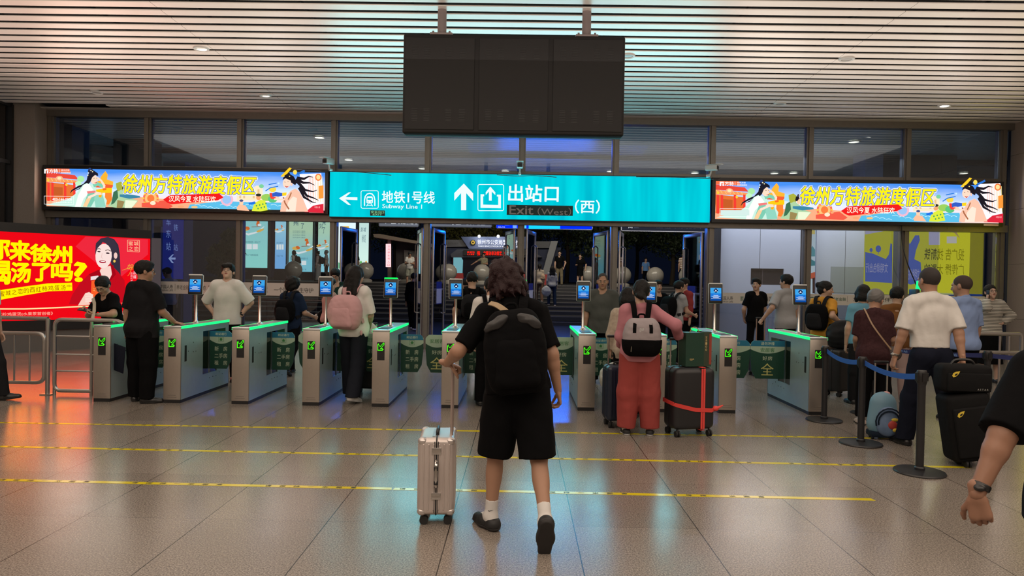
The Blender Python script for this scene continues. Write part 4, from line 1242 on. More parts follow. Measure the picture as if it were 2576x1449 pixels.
def suitcase(label, loc, rz, W, D, H, m_, hz=None, ribs='v', r=0.045, grip=M_BLACKP, pole=M_CHROME, hw=0.11, group='suitcases', wheel_r=0.028, handle_y=None):
    t = thing('suitcase', label, 'suitcase', loc, rz, group)
    z0 = wheel_r * 2 + 0.01
    m = MB(m_).rbox((0, 0, z0 + H / 2), (W, D, H), r, 5)
    if ribs == 'v':
        n = int((W - 2 * r) / 0.028)
        for i in range(n + 1):
            x = -W / 2 + r + (W - 2 * r) * i / n
            for s in (-1, 1): m.rbox((x, s * D / 2, z0 + H / 2), (0.011, 0.008, H - 2.1 * r), 0.003, 1)
        n = int((D - 2 * r) / 0.028)
        for i in range(n + 1):
            y = -D / 2 + r + (D - 2 * r) * i / max(1, n)
            for s in (-1, 1): m.rbox((s * W / 2, y, z0 + H / 2), (0.008, 0.011, H - 2.1 * r), 0.003, 1)
    m.build('shell', t)
    m = MB(M_BLACKP)
    m.tube([(x, 0, z) for x, z in rr_loop(W / 2 + 0.001, H / 2 + 0.001, r, z0 + H / 2)], 0.005, 6, closed=True)
    m.build('zip_seam', t)
    wheels(t, [(sx * (W / 2 - 0.05), sy * (D / 2 - 0.04)) for sx in (-1, 1) for sy in (-1, 1)], wheel_r)
    if hz:
        hy = D / 2 - 0.04 if handle_y is None else handle_y
        m = MB(pole)
        for s in (-1, 1): m.cone((s * hw, hy, z0 + H - 0.03), (s * hw, hy, hz), 0.011, n=10)
        hd = m.build('telescopic_handle', t)
        MB(grip).rbox((0, hy, hz), (hw * 2 + 0.035, 0.028, 0.03), 0.012, 3).build('grip', hd)
    m = MB(M_BLACKP).tube(catmull([(-0.07, 0, z0 + H - 0.005), (-0.06, 0, z0 + H + 0.025), (0.06, 0, z0 + H + 0.025), (0.07, 0, z0 + H - 0.005)], 5), 0.011, 8)
    m.build('carry_handle', t)
    return t

def rr_loop(a, b, r, cz):
    out = []
    for cx, c2, s in ((a - r, b - r, 0), (-(a - r), b - r, 90), (-(a - r), -(b - r), 180), (a - r, -(b - r), 270)):
        for j in range(6):
            q = R(s + 18 * j); out.append((cx + r * math.cos(q), cz + c2 + r * math.sin(q)))
    return out

# ------------------------------------------------------------------ the forecourt behind the glass
M_PAVE = mat('dark_stone_paving', (0.13, 0.125, 0.12), 0.35, var=0.2, scale=5)
tag(MB(M_PAVE).b2((-18, YW + 0.1, -0.12), (18, 24.2, -0.004)).build('floor_forecourt'), kind='structure')
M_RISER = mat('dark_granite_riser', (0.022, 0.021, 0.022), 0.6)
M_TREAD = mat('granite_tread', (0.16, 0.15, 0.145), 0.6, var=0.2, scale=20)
m = MB()
RISE, TREAD, N_ = 0.13, 1.1, 10
for i in range(N_):
    y = 24.0 + TREAD * i; z = RISE * (i + 1)
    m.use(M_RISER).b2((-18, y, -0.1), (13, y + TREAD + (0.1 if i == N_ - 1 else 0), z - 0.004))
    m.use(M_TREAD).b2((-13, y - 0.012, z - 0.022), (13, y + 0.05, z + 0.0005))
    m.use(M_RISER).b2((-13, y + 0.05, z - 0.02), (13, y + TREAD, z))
tag(m.build('stairs'), kind='structure')
ZP = RISE * N_
tag(MB(mat('plaza_stone', (0.05, 0.05, 0.052), 0.8, var=0.2, scale=2)).b2((-30, 35.0, ZP - 0.3), (30, 80, ZP)).build('ground_plaza'), kind='structure')

# canopy
M_CAN = mat('canopy_panel', (0.42, 0.48, 0.50), 0.28, 0.35, var=0.06, scale=2)
m = MB(M_CAN)
k = 0
y = YW + 0.15
while y < 26:
    m.b2((-18, y, ZC + 0.02), (18, y + 0.13, ZC + 0.04)); y += 0.15
m.use(M_DARK).b2((-18, YW + 0.12, ZC + 0.12), (18, 26.1, ZC + 0.2))
for yy in (20.0, 23.4): m.use(M_BLACKM).b2((-18, yy, ZC - 0.12), (18, yy + 0.16, ZC + 0.03))
m.use(M_CAN).b2((-18, 25.9, ZC - 0.35), (18, 26.1, ZC + 0.2))
tag(m.build('ceiling_canopy'), kind='structure')
cl = [(804, 346, 1, 'lit round canopy light behind the upper glass, the largest one on the left'),
      (625, 366, 0, 'unlit ring-shaped canopy light behind the upper glass on the left'),
      (877, 402, 1, 'lit small canopy light behind the glass, just right of the left security camera'),
      (1062, 424, 1, 'lit small canopy light behind the glass, under the left end of the hanging board'),
      (1271, 430, 1, 'lit small canopy light behind the glass, left of the middle security camera'),
      (1536, 431, 1, 'lit small canopy light behind the glass, under the right end of the hanging board'),
      (2148, 357, 1, 'lit canopy light behind the upper glass, the highest one on the right'),
      (1748, 435, 1, 'lit small canopy light behind the glass, left of the sideways security camera'),
      (1948, 437, 1, 'lit small canopy light behind the glass, left one of a close pair'),
      (1996, 435, 1, 'lit small canopy light behind the glass, right one of a close pair'),
      (2424, 440, 1, 'lit small canopy light behind the glass next to the right stone wall')]
for px, py, on, lb in cl:
    p = G(px, min(py, 436), ZC)
    t = thing('canopy_light', lb, 'ceiling light', (p.x, p.y, ZC), 0, 'lights in the canopy outside')
    MB(M_WHITEP).lathe([(0.12, 0.01), (0.125, -0.012), (0.16, -0.014), (0.17, 0.01)], n=20).build('rim', t)
    MB(glow(255, 236, 200, 5.0) if on else M_LAMP_OFF).lathe([(0.001, 0.0), (0.12, -0.004)], n=20).build('lens', t)
# columns of the forecourt
M_COLB = mat('brown_grey_column', (0.055, 0.045, 0.04), 0.5); M_COLV = mat('bluish_column', (0.16, 0.17, 0.24), 0.5)
def column(px0, px1, Y, m_, dep=0.7, z1=ZC, n=[20]):
    a = PX(px0, Y); b = PX(px1, Y)
    o = tag(MB(m_).b2((a, Y, 0), (b, Y + dep, z1)).build('pillar_%d' % n[0]), kind='structure'); n[0] += 1
column(282, 370, 18.6, M_COLB); column(137, 178, 17.0, M_COLV); column(408, 462, 18.2, M_COLV, 0.5, 4.55); column(2170, 2215, 19.0, M_COLV); column(2216, 2400, 19.3, M_COLB)
column(1778, 1812, 17.3, mat('dark_booth_edge', (0.03, 0.03, 0.035), 0.5), 0.3, 3.4)
# angled panels of a stair tower behind the left upper glass
m = MB(mat('grey_green_panel', (0.13, 0.15, 0.145), 0.5))
for k in range(4):
    a = P(180, 330 + k * 22, 19.5); b = P(278, 345 + k * 19, 19.5)
    m.add([(a.x, 19.5, a.z), (b.x, 19.9, b.z), (b.x, 19.9, b.z + 0.16), (a.x + 0.2, 19.5, a.z + 0.22), (a.x, 20.0, a.z), (b.x, 20.4, b.z)], [(0, 1, 2, 3), (0, 4, 5, 1)])
tag(m.build('wall_outside_panels'), kind='structure')

# blue station pylon at the left, with arrow
def board(name, label, cat, px0, px1, Y, z0, z1, m_, dep=0.08, foot=None, group=None):
    a = PX(px0, Y); b = PX(px1, Y)
    t = thing(name, label, cat, (a, Y, 0), 0, group)
    W = b - a
    MB(m_).b2((0, 0, z0), (W, dep, z1)).build('panel', t)
    if foot: MB(foot).b2((0.02, 0.01, 0), (W - 0.02, dep - 0.01, z0)).build('base', t)
    m = MB(); ar = Art(m, (a, Y, 0), 0.0, 0.0015, y0=-0.001)
    return t, m, ar, W
t, m, ar, W = board('wayfinding_pylon', 'tall dark blue pylon with pale characters and a left arrow, behind the left glass', 'sign', 408, 457, 17.4, 1.45, 3.35, glow(24, 34, 110, 0.9), foot=mat('slate_blue_base', (0.05, 0.055, 0.09), 0.5))
wq = glow(120, 140, 200, 0.9)
for ch, y in (('车', 548), ('东', 578), ('站', 610)): ar.text(ch, 418, y, 430, y + 20, wq, bold=0)
for ch, y in (('铁', 564), ('站', 614)): ar.text(ch, 437, y, 448, y + 17, wq, bold=0)
ar.poly([(424, 650), (434, 640), (438, 640), (431, 648), (442, 648), (442, 653), (431, 653), (438, 662), (433, 662)], glow(150, 165, 215, 0.9))
m.build('printed_lettering', t)
MB(glow(60, 90, 255, 1.0)).b2((-0.02, -0.01, 3.0), (0.0, 0.06, 3.35)).b2((W, -0.01, 3.0), (W + 0.02, 0.06, 3.35)).build('edge_light', t)
t, m, ar, W = board('lost_property_board', 'white board with one large dark blue character beside the blue pylon', 'sign', 350, 403, 17.2, 1.2, 2.75, mat('pale_board', (0.20, 0.21, 0.24), 0.5), foot=mat('slate_blue_base', (0.05, 0.055, 0.09), 0.5))
ar.rect(350, 601, 403, 610, ink(10, 20, 90)); ar.text('失', 373, 625, 394, 657, ink(14, 24, 80), bold=0.007)
m.build('printed_lettering', t)

# lit tourist posters on the plaza
def poster(px0, px1, pyb, Y, label, c0, c1, art):
    a = PX(px0, Y); b = PX(px1, Y)
    t = thing('lit_poster', label, 'lit poster', (a, Y, ZP), 0, 'lit posters on the plaza')
    W = b - a; zb = P(px0, pyb, Y).z - ZP; zt = 3.75
    MB(mat('dark_blue_poster_case', (0.02, 0.022, 0.04), 0.4)).b2((-0.05, 0.01, 0), (W + 0.05, 0.35, zt + 0.05)).build('case', t)
    key = 'poster_print_%d_%d' % (px0, px1)
    mm = bpy.data.materials.new(key); mm.use_nodes = True; nt = mm.node_tree; N = nt.nodes; L = nt.links; N.remove(N['Principled BSDF'])
    tc = N.new('ShaderNodeTexCoord'); sp = N.new('ShaderNodeSeparateXYZ'); L.new(tc.outputs['Generated'], sp.inputs[0])
    cr = N.new('ShaderNodeValToRGB'); cr.color_ramp.elements[0].color = (*rgb(*c0), 1); cr.color_ramp.elements[0].position = 0.2
    cr.color_ramp.elements[1].color = (*rgb(*c1), 1); cr.color_ramp.elements[1].position = 0.7
    L.new(sp.outputs[2], cr.inputs[0]); e = N.new('ShaderNodeEmission'); e.inputs[1].default_value = 1.05
    L.new(cr.outputs[0], e.inputs[0]); L.new(e.outputs[0], N['Material Output'].inputs['Surface'])
    MB(mm).b2((0, 0, zb), (W, 0.01, zt)).build('lit_panel', t)
    m = MB(); ar = Art(m, (a, Y, 0), 0.0, 0.003)
    art(ar, px0, px1)
    m.v = [(v[0], v[1], v[2] - ZP) for v in m.v]
    m.build('printed_picture', t)
or_ = glow(235, 110, 40, 1.0); ye = glow(240, 190, 90, 1.0); wh = glow(245, 250, 250, 1.0); tl = glow(50, 110, 130, 1.0); db = glow(40, 80, 110, 1.0)
def boat(ar, cx, cy, s=1.0):
    ar.oval(cx + 8 * s, cy - 10 * s, 4 * s, 7 * s, or_, 15); ar.oval(cx + 6 * s, cy - 19 * s, 5 * s, 4 * s, or_); ar.oval(cx + 12 * s, cy - 6 * s, 5 * s, 3 * s, wh)
    ar.oval(cx - 24 * s, cy + 4 * s, 10 * s, 5 * s, ye); ar.oval(cx - 18 * s, cy + 2 * s, 6 * s, 4 * s, or_, 20); ar.line([(cx - 8 * s, cy - 1), (cx + 14 * s, cy - 2)], 1.5 * s, glow(150, 90, 60, 1.0))
    ar.line([(cx - 34 * s, cy + 12 * s), (cx - 16 * s, cy + 18 * s), (cx + 6 * s, cy + 12 * s), (cx + 24 * s, cy - 2 * s)], [2, 5, 4, 2], wh)
    ar.oval(cx + 14 * s, cy + 8 * s, 10 * s, 3 * s, ye, -20)
def a1(ar, x0, x1):
    boat(ar, 641, 572)
    ar.text('关注 徐州旅游一码以下', 606, 606, 656, 612, tl)
    for x in (606, 621, 636): ar.rect(x, 614, x + 13, 627, wh)
    ar.text('徐州市文化广电和旅游局', 606, 639, 650, 644, tl)
poster(606, 672, 673, 38, 'wide lit aqua poster with three white squares, left one behind the glass', (150, 225, 215), (150, 215, 215), a1)
def a2(ar, x0, x1):
    boat(ar, 706, 576, 0.42)
    for x in (696, 702.5, 709): ar.rect(x, 615, x + 5, 628, wh)
    ar.text('关注徐州', 696, 609, 712, 613, tl); ar.text('文化广电', 696, 642, 712, 646, tl)
poster(691, 718, 676, 37, 'narrow lit light blue poster between the two wide aqua ones', (120, 180, 235), (160, 215, 235), a2)
def a3(ar, x0, x1):
    ar.text('州', 738, 555, 750, 568, db, bold=0.01); ar.text('来', 757, 546, 767, 558, db, bold=0.01); ar.text('了', 757, 562, 765, 575, db, bold=0.01)
    for y in (580, 584, 590, 596): ar.text('汉风徐州 楚韵', 736, y, 768, y + 3, tl)
    boat(ar, 766, 621, 0.9)
    ar.rect(759, 656, 771, 667, wh); ar.text('徐州旅游一码', 757, 648, 775, 653, tl); ar.text('文化广电', 757, 676, 771, 680, tl)
poster(722, 785, 683, 39, 'wide lit green-tinted poster behind the person with the dark backpack', (130, 205, 220), (190, 220, 185), a3)
def a4(ar, x0, x1):
    ar.text('刘', 803, 562, 811, 576, db); ar.text('来', 811, 552, 820, 566, db); ar.text('了', 811, 572, 818, 587, db); boat(ar, 815, 616, 0.55)
poster(799, 829, 684, 39.5, 'lit poster with dark brush characters, cut by the post beside the doors', (150, 215, 230), (190, 225, 195), a4)
def a5(ar, x0, x1):
    ar.rect(858, 569, 878, 577, glow(230, 180, 60, 1.0)); ar.oval(866, 660, 6, 10, glow(230, 160, 80, 1.0)); ar.oval(850, 668, 9, 8, glow(120, 190, 150, 1.0)); ar.oval(880, 664, 8, 12, glow(240, 200, 110, 1.0)); ar.line([(846, 686), (866, 680), (890, 688)], 5, glow(90, 170, 90, 1.0))
    ar.text('扫码关注', 858, 624, 874, 628, tl)
poster(842, 893, 690, 37.5, 'bright white lit poster seen through the first open door leaf', (235, 245, 235), (225, 245, 250), a5)
def a6(ar, x0, x1):
    ar.text('彭城', 907, 572, 921, 583, db, shear=0.2); ar.text('徐州欢迎', 910, 590, 920, 610, db); ar.oval(908, 664, 3, 8, glow(90, 170, 80, 1.0)); ar.oval(915, 667, 4, 5, or_); ar.oval(921, 662, 2.5, 6, glow(230, 160, 60, 1.0))
poster(902, 926, 668, 40, 'narrow pale lit poster with brush characters, right of the bright white one', (205, 235, 225), (190, 220, 215), a6)

# stone balls on the plaza edge
M_BALL = mat('polished_grey_stone', (0.30, 0.28, 0.25), 0.22, var=0.18, scale=14)
def ball_make():
    t = thing('stone_ball', '', 'stone ball', (0, 0, 0), 0, 'stone balls along the top of the stairs')
    MB(M_BALL).ball((0, 0, 0.57), 0.43, 32, 20).build('sphere', t)
    MB(M_BALL).lathe([(0.0, 0), (0.36, 0), (0.36, 0.10), (0.30, 0.14), (0.20, 0.19), (0.0, 0.2)], n=32).build('pedestal', t)
    return t
bl = [(738, 'stone ball below the person with the dark backpack, behind the glass'), (918, 'stone ball right of the lit posters, above the person with long hair'),
      (1020, 'stone ball behind the person in the patterned shorts'), (1128, 'stone ball above the screen nearest the person with the red-brown hair, on its left'),
      (1212, 'stone ball partly hidden behind the red-brown hair'), (1478, 'stone ball touched by the person in the black dress'),
      (1566, 'stone ball half hidden behind a door leaf'), (1648, 'stone ball right of the person in light blue'), (1729, 'stone ball under the person in the striped shirt, at the right doorway')]
b0 = ball_make()
for i, (px, lb) in enumerate(bl):
    o = b0 if i == 0 else dup(b0, (0, 0, 0))
    o.location = (PX(px, 34.6), 34.6, ZP); o['label'] = lb

# hung direction boards outside
M_GB = mat('grey_backlit_board', rgb(150, 155, 165), 0.5, emit=rgb(120, 124, 132), es=0.6)
def hung(label, px0, px1, Y, pyb, hgt, m_, texts, group='boards hung under the canopy'):
    a = PX(px0, Y); b = PX(px1, Y); zb = P((px0 + px1) / 2, pyb, Y).z
    t = thing('hung_direction_board', label, 'sign', (a, Y, zb), 0, group)
    MB(m_).b2((0.03, 0, 0.03), (b - a - 0.03, 0.1, hgt)).build('panel', t)
    MB(M_STEEL).b2((0, 0.01, 0.0), (b - a, 0.09, 0.03)).b2((0, 0.01, hgt), (b - a, 0.09, hgt + 0.03)).b2((0, 0.01, 0), (0.03, 0.09, hgt)).b2((b - a - 0.03, 0.01, 0), (b - a, 0.09, hgt)).build('frame', t)
    for s in (0.15, 0.85): MB(M_STEEL).cone(((b - a) * s, 0.05, hgt), ((b - a) * s, 0.05, ZC - zb), 0.02, n=8).build('hanger', t)
    m = MB(); ar = Art(m, (a, Y, 0), 0.0, 0.002, y0=-0.001)
    for q in texts:
        if q[0] == 'r': ar.rect(*q[1], q[2])
        elif q[0] == 'p': ar.poly(q[1], q[2])
        else: ar.text(q[1], *q[2], q[3], bold=0.007)
    m.v = [(v[0], v[1], v[2] - zb) for v in m.v]
    if m.v: m.build('printed_lettering', t)
wb = glow(235, 240, 245, 1.0)
hung('pale grey lit board with white characters hung outside, left of the second doorway', 950, 1052, 24.4, 571, 0.42, M_GB,
     [('p', [(968, 559), (977, 556), (976, 560), (971, 562), (970, 563)], wb), ('r', (984, 553, 996, 563), wb), ('t', '快速客运站', (1001, 552, 1050, 564), wb)])
hung('pale grey lit board with a bus symbol hung outside the second doorway', 1077, 1236, 24.4, 572, 0.42, M_GB,
     [('p', [(1131, 555), (1140, 557), (1137, 559), (1142, 564), (1139, 566), (1134, 560), (1132, 563)], wb), ('r', (1147, 555, 1160, 565), wb), ('t', '公交车站', (1165, 554, 1207, 566), wb), ('t', 'Coach', (1209, 563, 1220, 566.5), wb)])
hung('dim grey board with pale characters hung outside the rightmost doorway', 1560, 1786, 24.4, 583, 0.42, mat('dim_grey_board', rgb(70, 74, 95), 0.5), 
     [('t', '间', (1581, 568, 1591, 574), wb), ('r', (1594, 568, 1607, 574), ink(150, 155, 170)), ('t', '出租车/网约车', (1651, 568, 1770, 575), ink(170, 175, 190))])
hung('glowing blue electronic board with a bright cyan middle, hung outside behind the doors', 1245, 1489, 24.3, 577, 0.30, glow(0, 30, 255, 2.2),
     [('r', (1330, 563, 1409, 576), glow(20, 190, 255, 1.4)), ('r', (1350, 565, 1400, 566.5), glow(200, 255, 255, 1.2)), ('t', '候车 检票', (1252, 563, 1283, 567), glow(160, 200, 255, 1)), ('t', '徐州', (1252, 569.5, 1270, 573), glow(200, 220, 255, 1)), ('r', (1290, 564, 1300, 574), glow(120, 170, 255, 1)), ('r', (1312, 565, 1324, 574), glow(90, 210, 255, 1))])

# police post on the far side of the plaza
YP = 46.0
t = thing('police_post', 'low blue and white police service post with a red moving-letter display', 'building', (PX(1200, YP), YP, ZP))
ox = t.location.x
def pp(px, py, Y=YP):
    q = P(px, py, Y); return (q.x - ox, q.z - ZP)
def solid(name, pts, m_, y0=0.0, y1=1.0, par=None):
    return MB(m_).prism([pp(*p) for p in pts][::-1], y0, y1).build(name, par or t)
M_NAVY = mat('navy_wall', (0.025, 0.035, 0.09), 0.6); M_PW = mat('pale_wall', (0.42, 0.43, 0.45), 0.6)
solid('wall', [(1114, 622), (1412, 622), (1400, 716), (1122, 716)], M_NAVY, 0.3, 5)
solid('side_fascia', [(1112, 603), (1165, 603), (1180, 620), (1112, 621)], mat('grey_fascia', (0.16, 0.16, 0.17), 0.6), 0.0, 4)
solid('parapet', [(1160, 596), (1325, 596), (1340, 626), (1180, 626)], mat('steel_blue_parapet', (0.10, 0.13, 0.24), 0.6), -0.2, 3)
solid('right_fascia', [(1332, 607), (1388, 607), (1384, 624), (1326, 624)], mat('grey_fascia', (0.16, 0.16, 0.17), 0.6), 0.0, 4)
solid('slanted_pillar', [(1386, 607), (1403, 607), (1372, 716), (1356, 716)], M_PW, -0.3, 1.2)
solid('slanted_pillar', [(1108, 618), (1116, 620), (1127, 716), (1106, 716)], M_PW, -0.3, 1.2)
solid('porch', [(1152, 628), (1330, 628), (1364, 648), (1318, 648), (1138, 648), (1136, 640)], mat('slate_porch', (0.11, 0.12, 0.16), 0.6), -0.6, 0.4)
solid('window', [(1138, 648), (1318, 648), (1318, 704), (1138, 704)], mat('dark_glazing', (0.02, 0.02, 0.035), 0.15), -0.05, 0.35)
solid('poster_panel', [(1141, 646), (1160, 646), (1165, 655), (1163, 703), (1141, 703)], glow(120, 180, 190, 0.8), -0.12, -0.06)
dsp = solid('letter_display', [(1168, 630), (1346, 630), (1346, 644), (1168, 644)], M_BLACKP, -0.75, -0.62)
m = MB(); ar = Art(m, (ox, YP, 0), 0.0, 0.01, y0=-0.62 - 0.15)
ar.o = Vector((ox, YP - 0.77, 0)); ar.y0 = 0.0
rd = glow(255, 30, 15, 1.6)
for s, bx in (('依法', (1175, 632, 1186, 637)), ('打击', (1186, 632, 1194, 637)), ('人人有责', (1175, 638, 1193, 642)), ('强', (1200, 632, 1208, 643)), ('化整治非法揽客,', (1216, 632, 1264, 643)), ('扰序', (1267, 632, 1282, 643))): ar.text(s, *bx, rd, bold=0.007)
m.v = [(v[0], v[1] - 0.78, v[2] - ZP) for v in m.v]
m.build('moving_letters', dsp)
m = MB(); ar = Art(m, (ox, YP - 0.22, 0), 0.0, 0.01)
wl = glow(240, 242, 250, 1.3)
ar.text('徐州市公安局警务工作站', 1201, 603, 1318, 616, wl, bold=0.007); ar.text('POLICE SERVICE STATION OF XUZHOU PUBLIC SECURITY', 1203, 618, 1318, 622, wl, bold=0.01)
ar.oval(1190, 611, 7, 7.5, glow(60, 60, 60, 0.6)); ar.oval(1190, 610, 4.6, 5, glow(230, 190, 80, 1.0)); ar.oval(1190, 610, 2.4, 2.6, glow(80, 60, 30, 1.0)); ar.text('POLICE', 1128, 610, 1154, 614, ink(60, 60, 66))
m.v = [(v[0], v[1] - 0.22, v[2] - ZP) for v in m.v]
m.build('wall_lettering', t)
for px, py in ((1207, 596), (1254, 596)):
    q = pp(px, py)
    MB(glow(255, 255, 255, 8.0)).ball((q[0], -0.7, q[1]), 0.09, 10, 6).build('sign_lamp', t)
    d = bpy.data.lights.new('sign_lamp_beam', 'POINT'); d.energy = 25; d.shadow_soft_size = 0.1
    l = bpy.data.objects.new('sign_lamp_beam', d); l.location = (ox + q[0], YP - 0.9, ZP + q[1] - 0.15); COL.objects.link(l)
# red barrier under the post
tag(MB(mat('red_water_barrier', (0.35, 0.03, 0.03), 0.5)).prism([(-0.9, 0), (0.9, 0), (0.8, 0.55), (-0.8, 0.55)], 0, 0.4).build('water_barrier', None, (PX(1340, 36.5), 36.5, ZP)), 'red plastic barrier behind the people on the steps', 'barrier')
tag(MB(mat('red_water_barrier', (0.35, 0.03, 0.03), 0.5)).prism([(-0.35, 0), (0.35, 0), (0.3, 0.55), (-0.3, 0.55)], 0, 0.4).build('water_barrier', None, (PX(1150, 36.5), 36.5, ZP)), 'small red plastic barrier beside a stone ball', 'barrier')
# kiosk with sloping roof
YK = 40.0
t = thing('roofed_shelter', 'shelter with a long pale sloping roof beyond the stairs', 'shelter', (PX(1010, YK), YK, ZP))
ox = t.location.x
def pp(px, py, Y=YK):
    q = P(px, py, Y); return (q.x - ox, q.z - ZP)
solid('roof', [(944, 590), (960, 590), (1088, 614), (1087, 622), (1052, 614), (946, 598)], mat('pale_brown_roof', (0.30, 0.23, 0.18), 0.6), -0.6, 2.5)
solid('post', [(975, 600), (984, 600), (984, 712), (975, 712)], mat('brown_post', (0.10, 0.08, 0.07), 0.6), 0, 0.3)
solid('wall', [(990, 604), (1080, 618), (1080, 712), (990, 712)], mat('dark_wall', (0.028, 0.024, 0.024), 0.7), 0.8, 2.2)
solid('notice', [(1012, 628), (1050, 630), (1050, 700), (1012, 700)], mat('grey_notice', (0.12, 0.11, 0.10), 0.6), 0.6, 0.78)
solid('red_notice', [(1038, 646), (1048, 646), (1048, 674), (1038, 674)], mat('red_notice', (0.18, 0.03, 0.025), 0.6), 0.5, 0.6)
sg = solid('lit_upright_sign', [(972.5, 614), (984, 614), (984, 672), (972.5, 672)], glow(255, 200, 205, 1.3), -0.25, -0.05)
m = MB(); ar = Art(m, (ox, YK - 0.25, 0), 0.0, 0.01)
for i, ch in enumerate('公共停车场入口'): ar.text(ch, 975.5, 617 + i * 7.8, 981, 622 + i * 7.8, glow(200, 60, 70, 1.0))
m.v = [(v[0], v[1] - 0.25, v[2] - ZP) for v in m.v]; m.build('printed_lettering', sg)
for i, (px, py, s) in enumerate(((1083, 639, 1), (1098, 640, 1))):
    q = P(px, py, 42)
    tg = tag(MB(M_BLACKM).cone((0, 0, ZP - q.z), (0, 0, 0.3), 0.05, n=8).build('traffic_light', None, (q.x, 42, q.z)), ('white and red signal lamp on a pole, left one of two between the door leaves', 'white and red signal lamp on a pole, right one of two between the door leaves')[i], 'signal lamp', 'signal lamps')
    MB(glow(255, 250, 240, 5)).ball((0, -0.1, 0.1), 0.09, 8, 6).build('white_lamp', tg); MB(glow(255, 30, 20, 4)).box((0, -0.1, -0.16), (0.3, 0.06, 0.2)).build('red_lamp', tg)

# ------------------------------------------------------------------ trees
def tree(label, x, Y, zb, H, rx, n, seed, dark, group='trees beyond the plaza', ry=None):
    rng = np.random.default_rng(seed)
    t = thing('broadleaf_tree', label, 'tree', (x, Y, zb), 0, group)
    m = MB(mat('bark', (0.06, 0.045, 0.03), 0.9))
    m.tube(catmull([(0, 0, 0), (0.1, 0, H * 0.25), (-0.05, 0.1, H * 0.5), (0, 0, H * 0.75)], 4), [0.2 - 0.14 * i / 12 for i in range(13)], 8)
    for k in range(6):
        a = k * 1.05; m.tube([(0, 0, H * (0.3 + 0.05 * k)), (math.cos(a) * rx * 0.4, math.sin(a) * rx * 0.4, H * (0.5 + 0.05 * k)), (math.cos(a) * rx * 0.7, math.sin(a) * rx * 0.7, H * (0.6 + 0.04 * k))], [0.09, 0.06, 0.03], 6)
    m.build('trunk', t)
    # leaf clumps
    nc = 26
    cc = rng.normal(size=(nc, 3)); cc /= np.linalg.norm(cc, axis=1)[:, None]; cc *= rng.uniform(0.35, 0.8, (nc, 1))
    cen = cc * [rx, ry or rx, H * 0.36] + [0, 0, H * 0.62]
    rad = rng.uniform(0.22, 0.42, nc) * rx
    idx = rng.integers(0, nc, n)
    d = rng.normal(size=(n, 3)); d /= np.linalg.norm(d, axis=1)[:, None]
    p = cen[idx] + d * (rad[idx] * rng.uniform(0.75, 1.05, n))[:, None] * [1, 1, 0.8]
    s = rng.uniform(0.07, 0.16, n)
    u = rng.normal(size=(n, 3)); u /= np.linalg.norm(u, axis=1)[:, None]
    v = np.cross(u, rng.normal(size=(n, 3))); v /= np.linalg.norm(v, axis=1)[:, None]
    V4 = np.stack([p - u * s[:, None], p - v * s[:, None] * 0.5, p + u * s[:, None], p + v * s[:, None] * 0.5], 1).reshape(-1, 3)
    me = bpy.data.meshes.new('crown'); me.from_pydata(V4.tolist(), [], np.arange(4 * n).reshape(-1, 4).tolist())
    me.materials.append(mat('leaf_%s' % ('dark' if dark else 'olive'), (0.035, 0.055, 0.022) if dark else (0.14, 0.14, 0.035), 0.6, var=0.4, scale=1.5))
    link('crown', me, t)
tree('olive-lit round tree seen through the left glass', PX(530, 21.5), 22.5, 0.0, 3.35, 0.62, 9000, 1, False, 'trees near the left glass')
tr = [(1185, 56, 7.2, 3.6, 1, 'yellowish tree above the police post, left of its lamps'), (1300, 65, 8.2, 3.6, 1, 'yellowish tree above the police post, right of its lamps'),
      (1425, 57, 8.6, 3.5, 0, 'dark tree right of the police post'), (1508, 48, 5.8, 2.5, 0, 'dark tree behind the person in the black dress'),
      (1600, 64, 9.4, 3.9, 0, 'dark tree above the person, in the fourth doorway'), (1690, 52, 7.2, 3.6, 0, 'dark tree at the right doorway, behind the striped shirt'),
      (1790, 62, 9.0, 4.0, 0, 'dark tree cut by the white booth at the right'), (880, 58, 8.0, 4.0, 0, 'dark tree behind the bright white poster'), (990, 68, 8.4, 3.6, 0, 'dark tree behind the pale sloping roof')]
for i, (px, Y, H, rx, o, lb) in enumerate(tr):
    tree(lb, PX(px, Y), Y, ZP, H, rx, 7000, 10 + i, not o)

# ------------------------------------------------------------------ white booth and painted advert reflections behind the right glass
M_BW = mat('white_booth_panel', (0.66, 0.67, 0.74), 0.45); M_BL = mat('blue_grey_booth_base', (0.22, 0.25, 0.34), 0.5)
def booth(px0, px1, Y, label, win, pyw0=675, pyw1=717):
    a = PX(px0, Y); b = PX(px1, Y); W = b - a
    t = thing('white_booth', label, 'booth', (a, Y, 0))
    z1 = P(1900, 742, Y).z
    q0 = P(win[0], pyw0, Y); q1 = P(win[1], pyw1, Y)
    m = MB(M_BW)
    x0, x1 = q0.x - a, q1.x - a
    m.b2((0, 0, z1), (x0, 0.08, 3.2)); m.b2((x1, 0, z1), (W, 0.08, 3.2)); m.b2((x0, 0, z1), (x1, 0.08, q1.z)); m.b2((x0, 0, q0.z), (x1, 0.08, 3.2))
    m.b2((0, 0.08, 3.15), (W, 1.5, 3.2))
    m.use(M_BLACKP).b2((W * 0.49, -0.002, z1), (W * 0.49 + 0.008, 0, 3.2))
    m.build('wall', t)
    MB(M_BL).b2((0, -0.01, 0), (W, 0.08, z1)).build('base', t)
    m = MB(mat('dark_window', (0.02, 0.018, 0.02), 0.1)).b2((x0, 0.05, q1.z), (x1, 0.07, q0.z)); m.use(mat('window_bar', (0.1, 0.08, 0.08), 0.4)).b2((x0 + (x1 - x0) * 0.36, 0.03, q1.z), (x0 + (x1 - x0) * 0.38, 0.05, q0.z)); m.build('window', t)
    return t, W
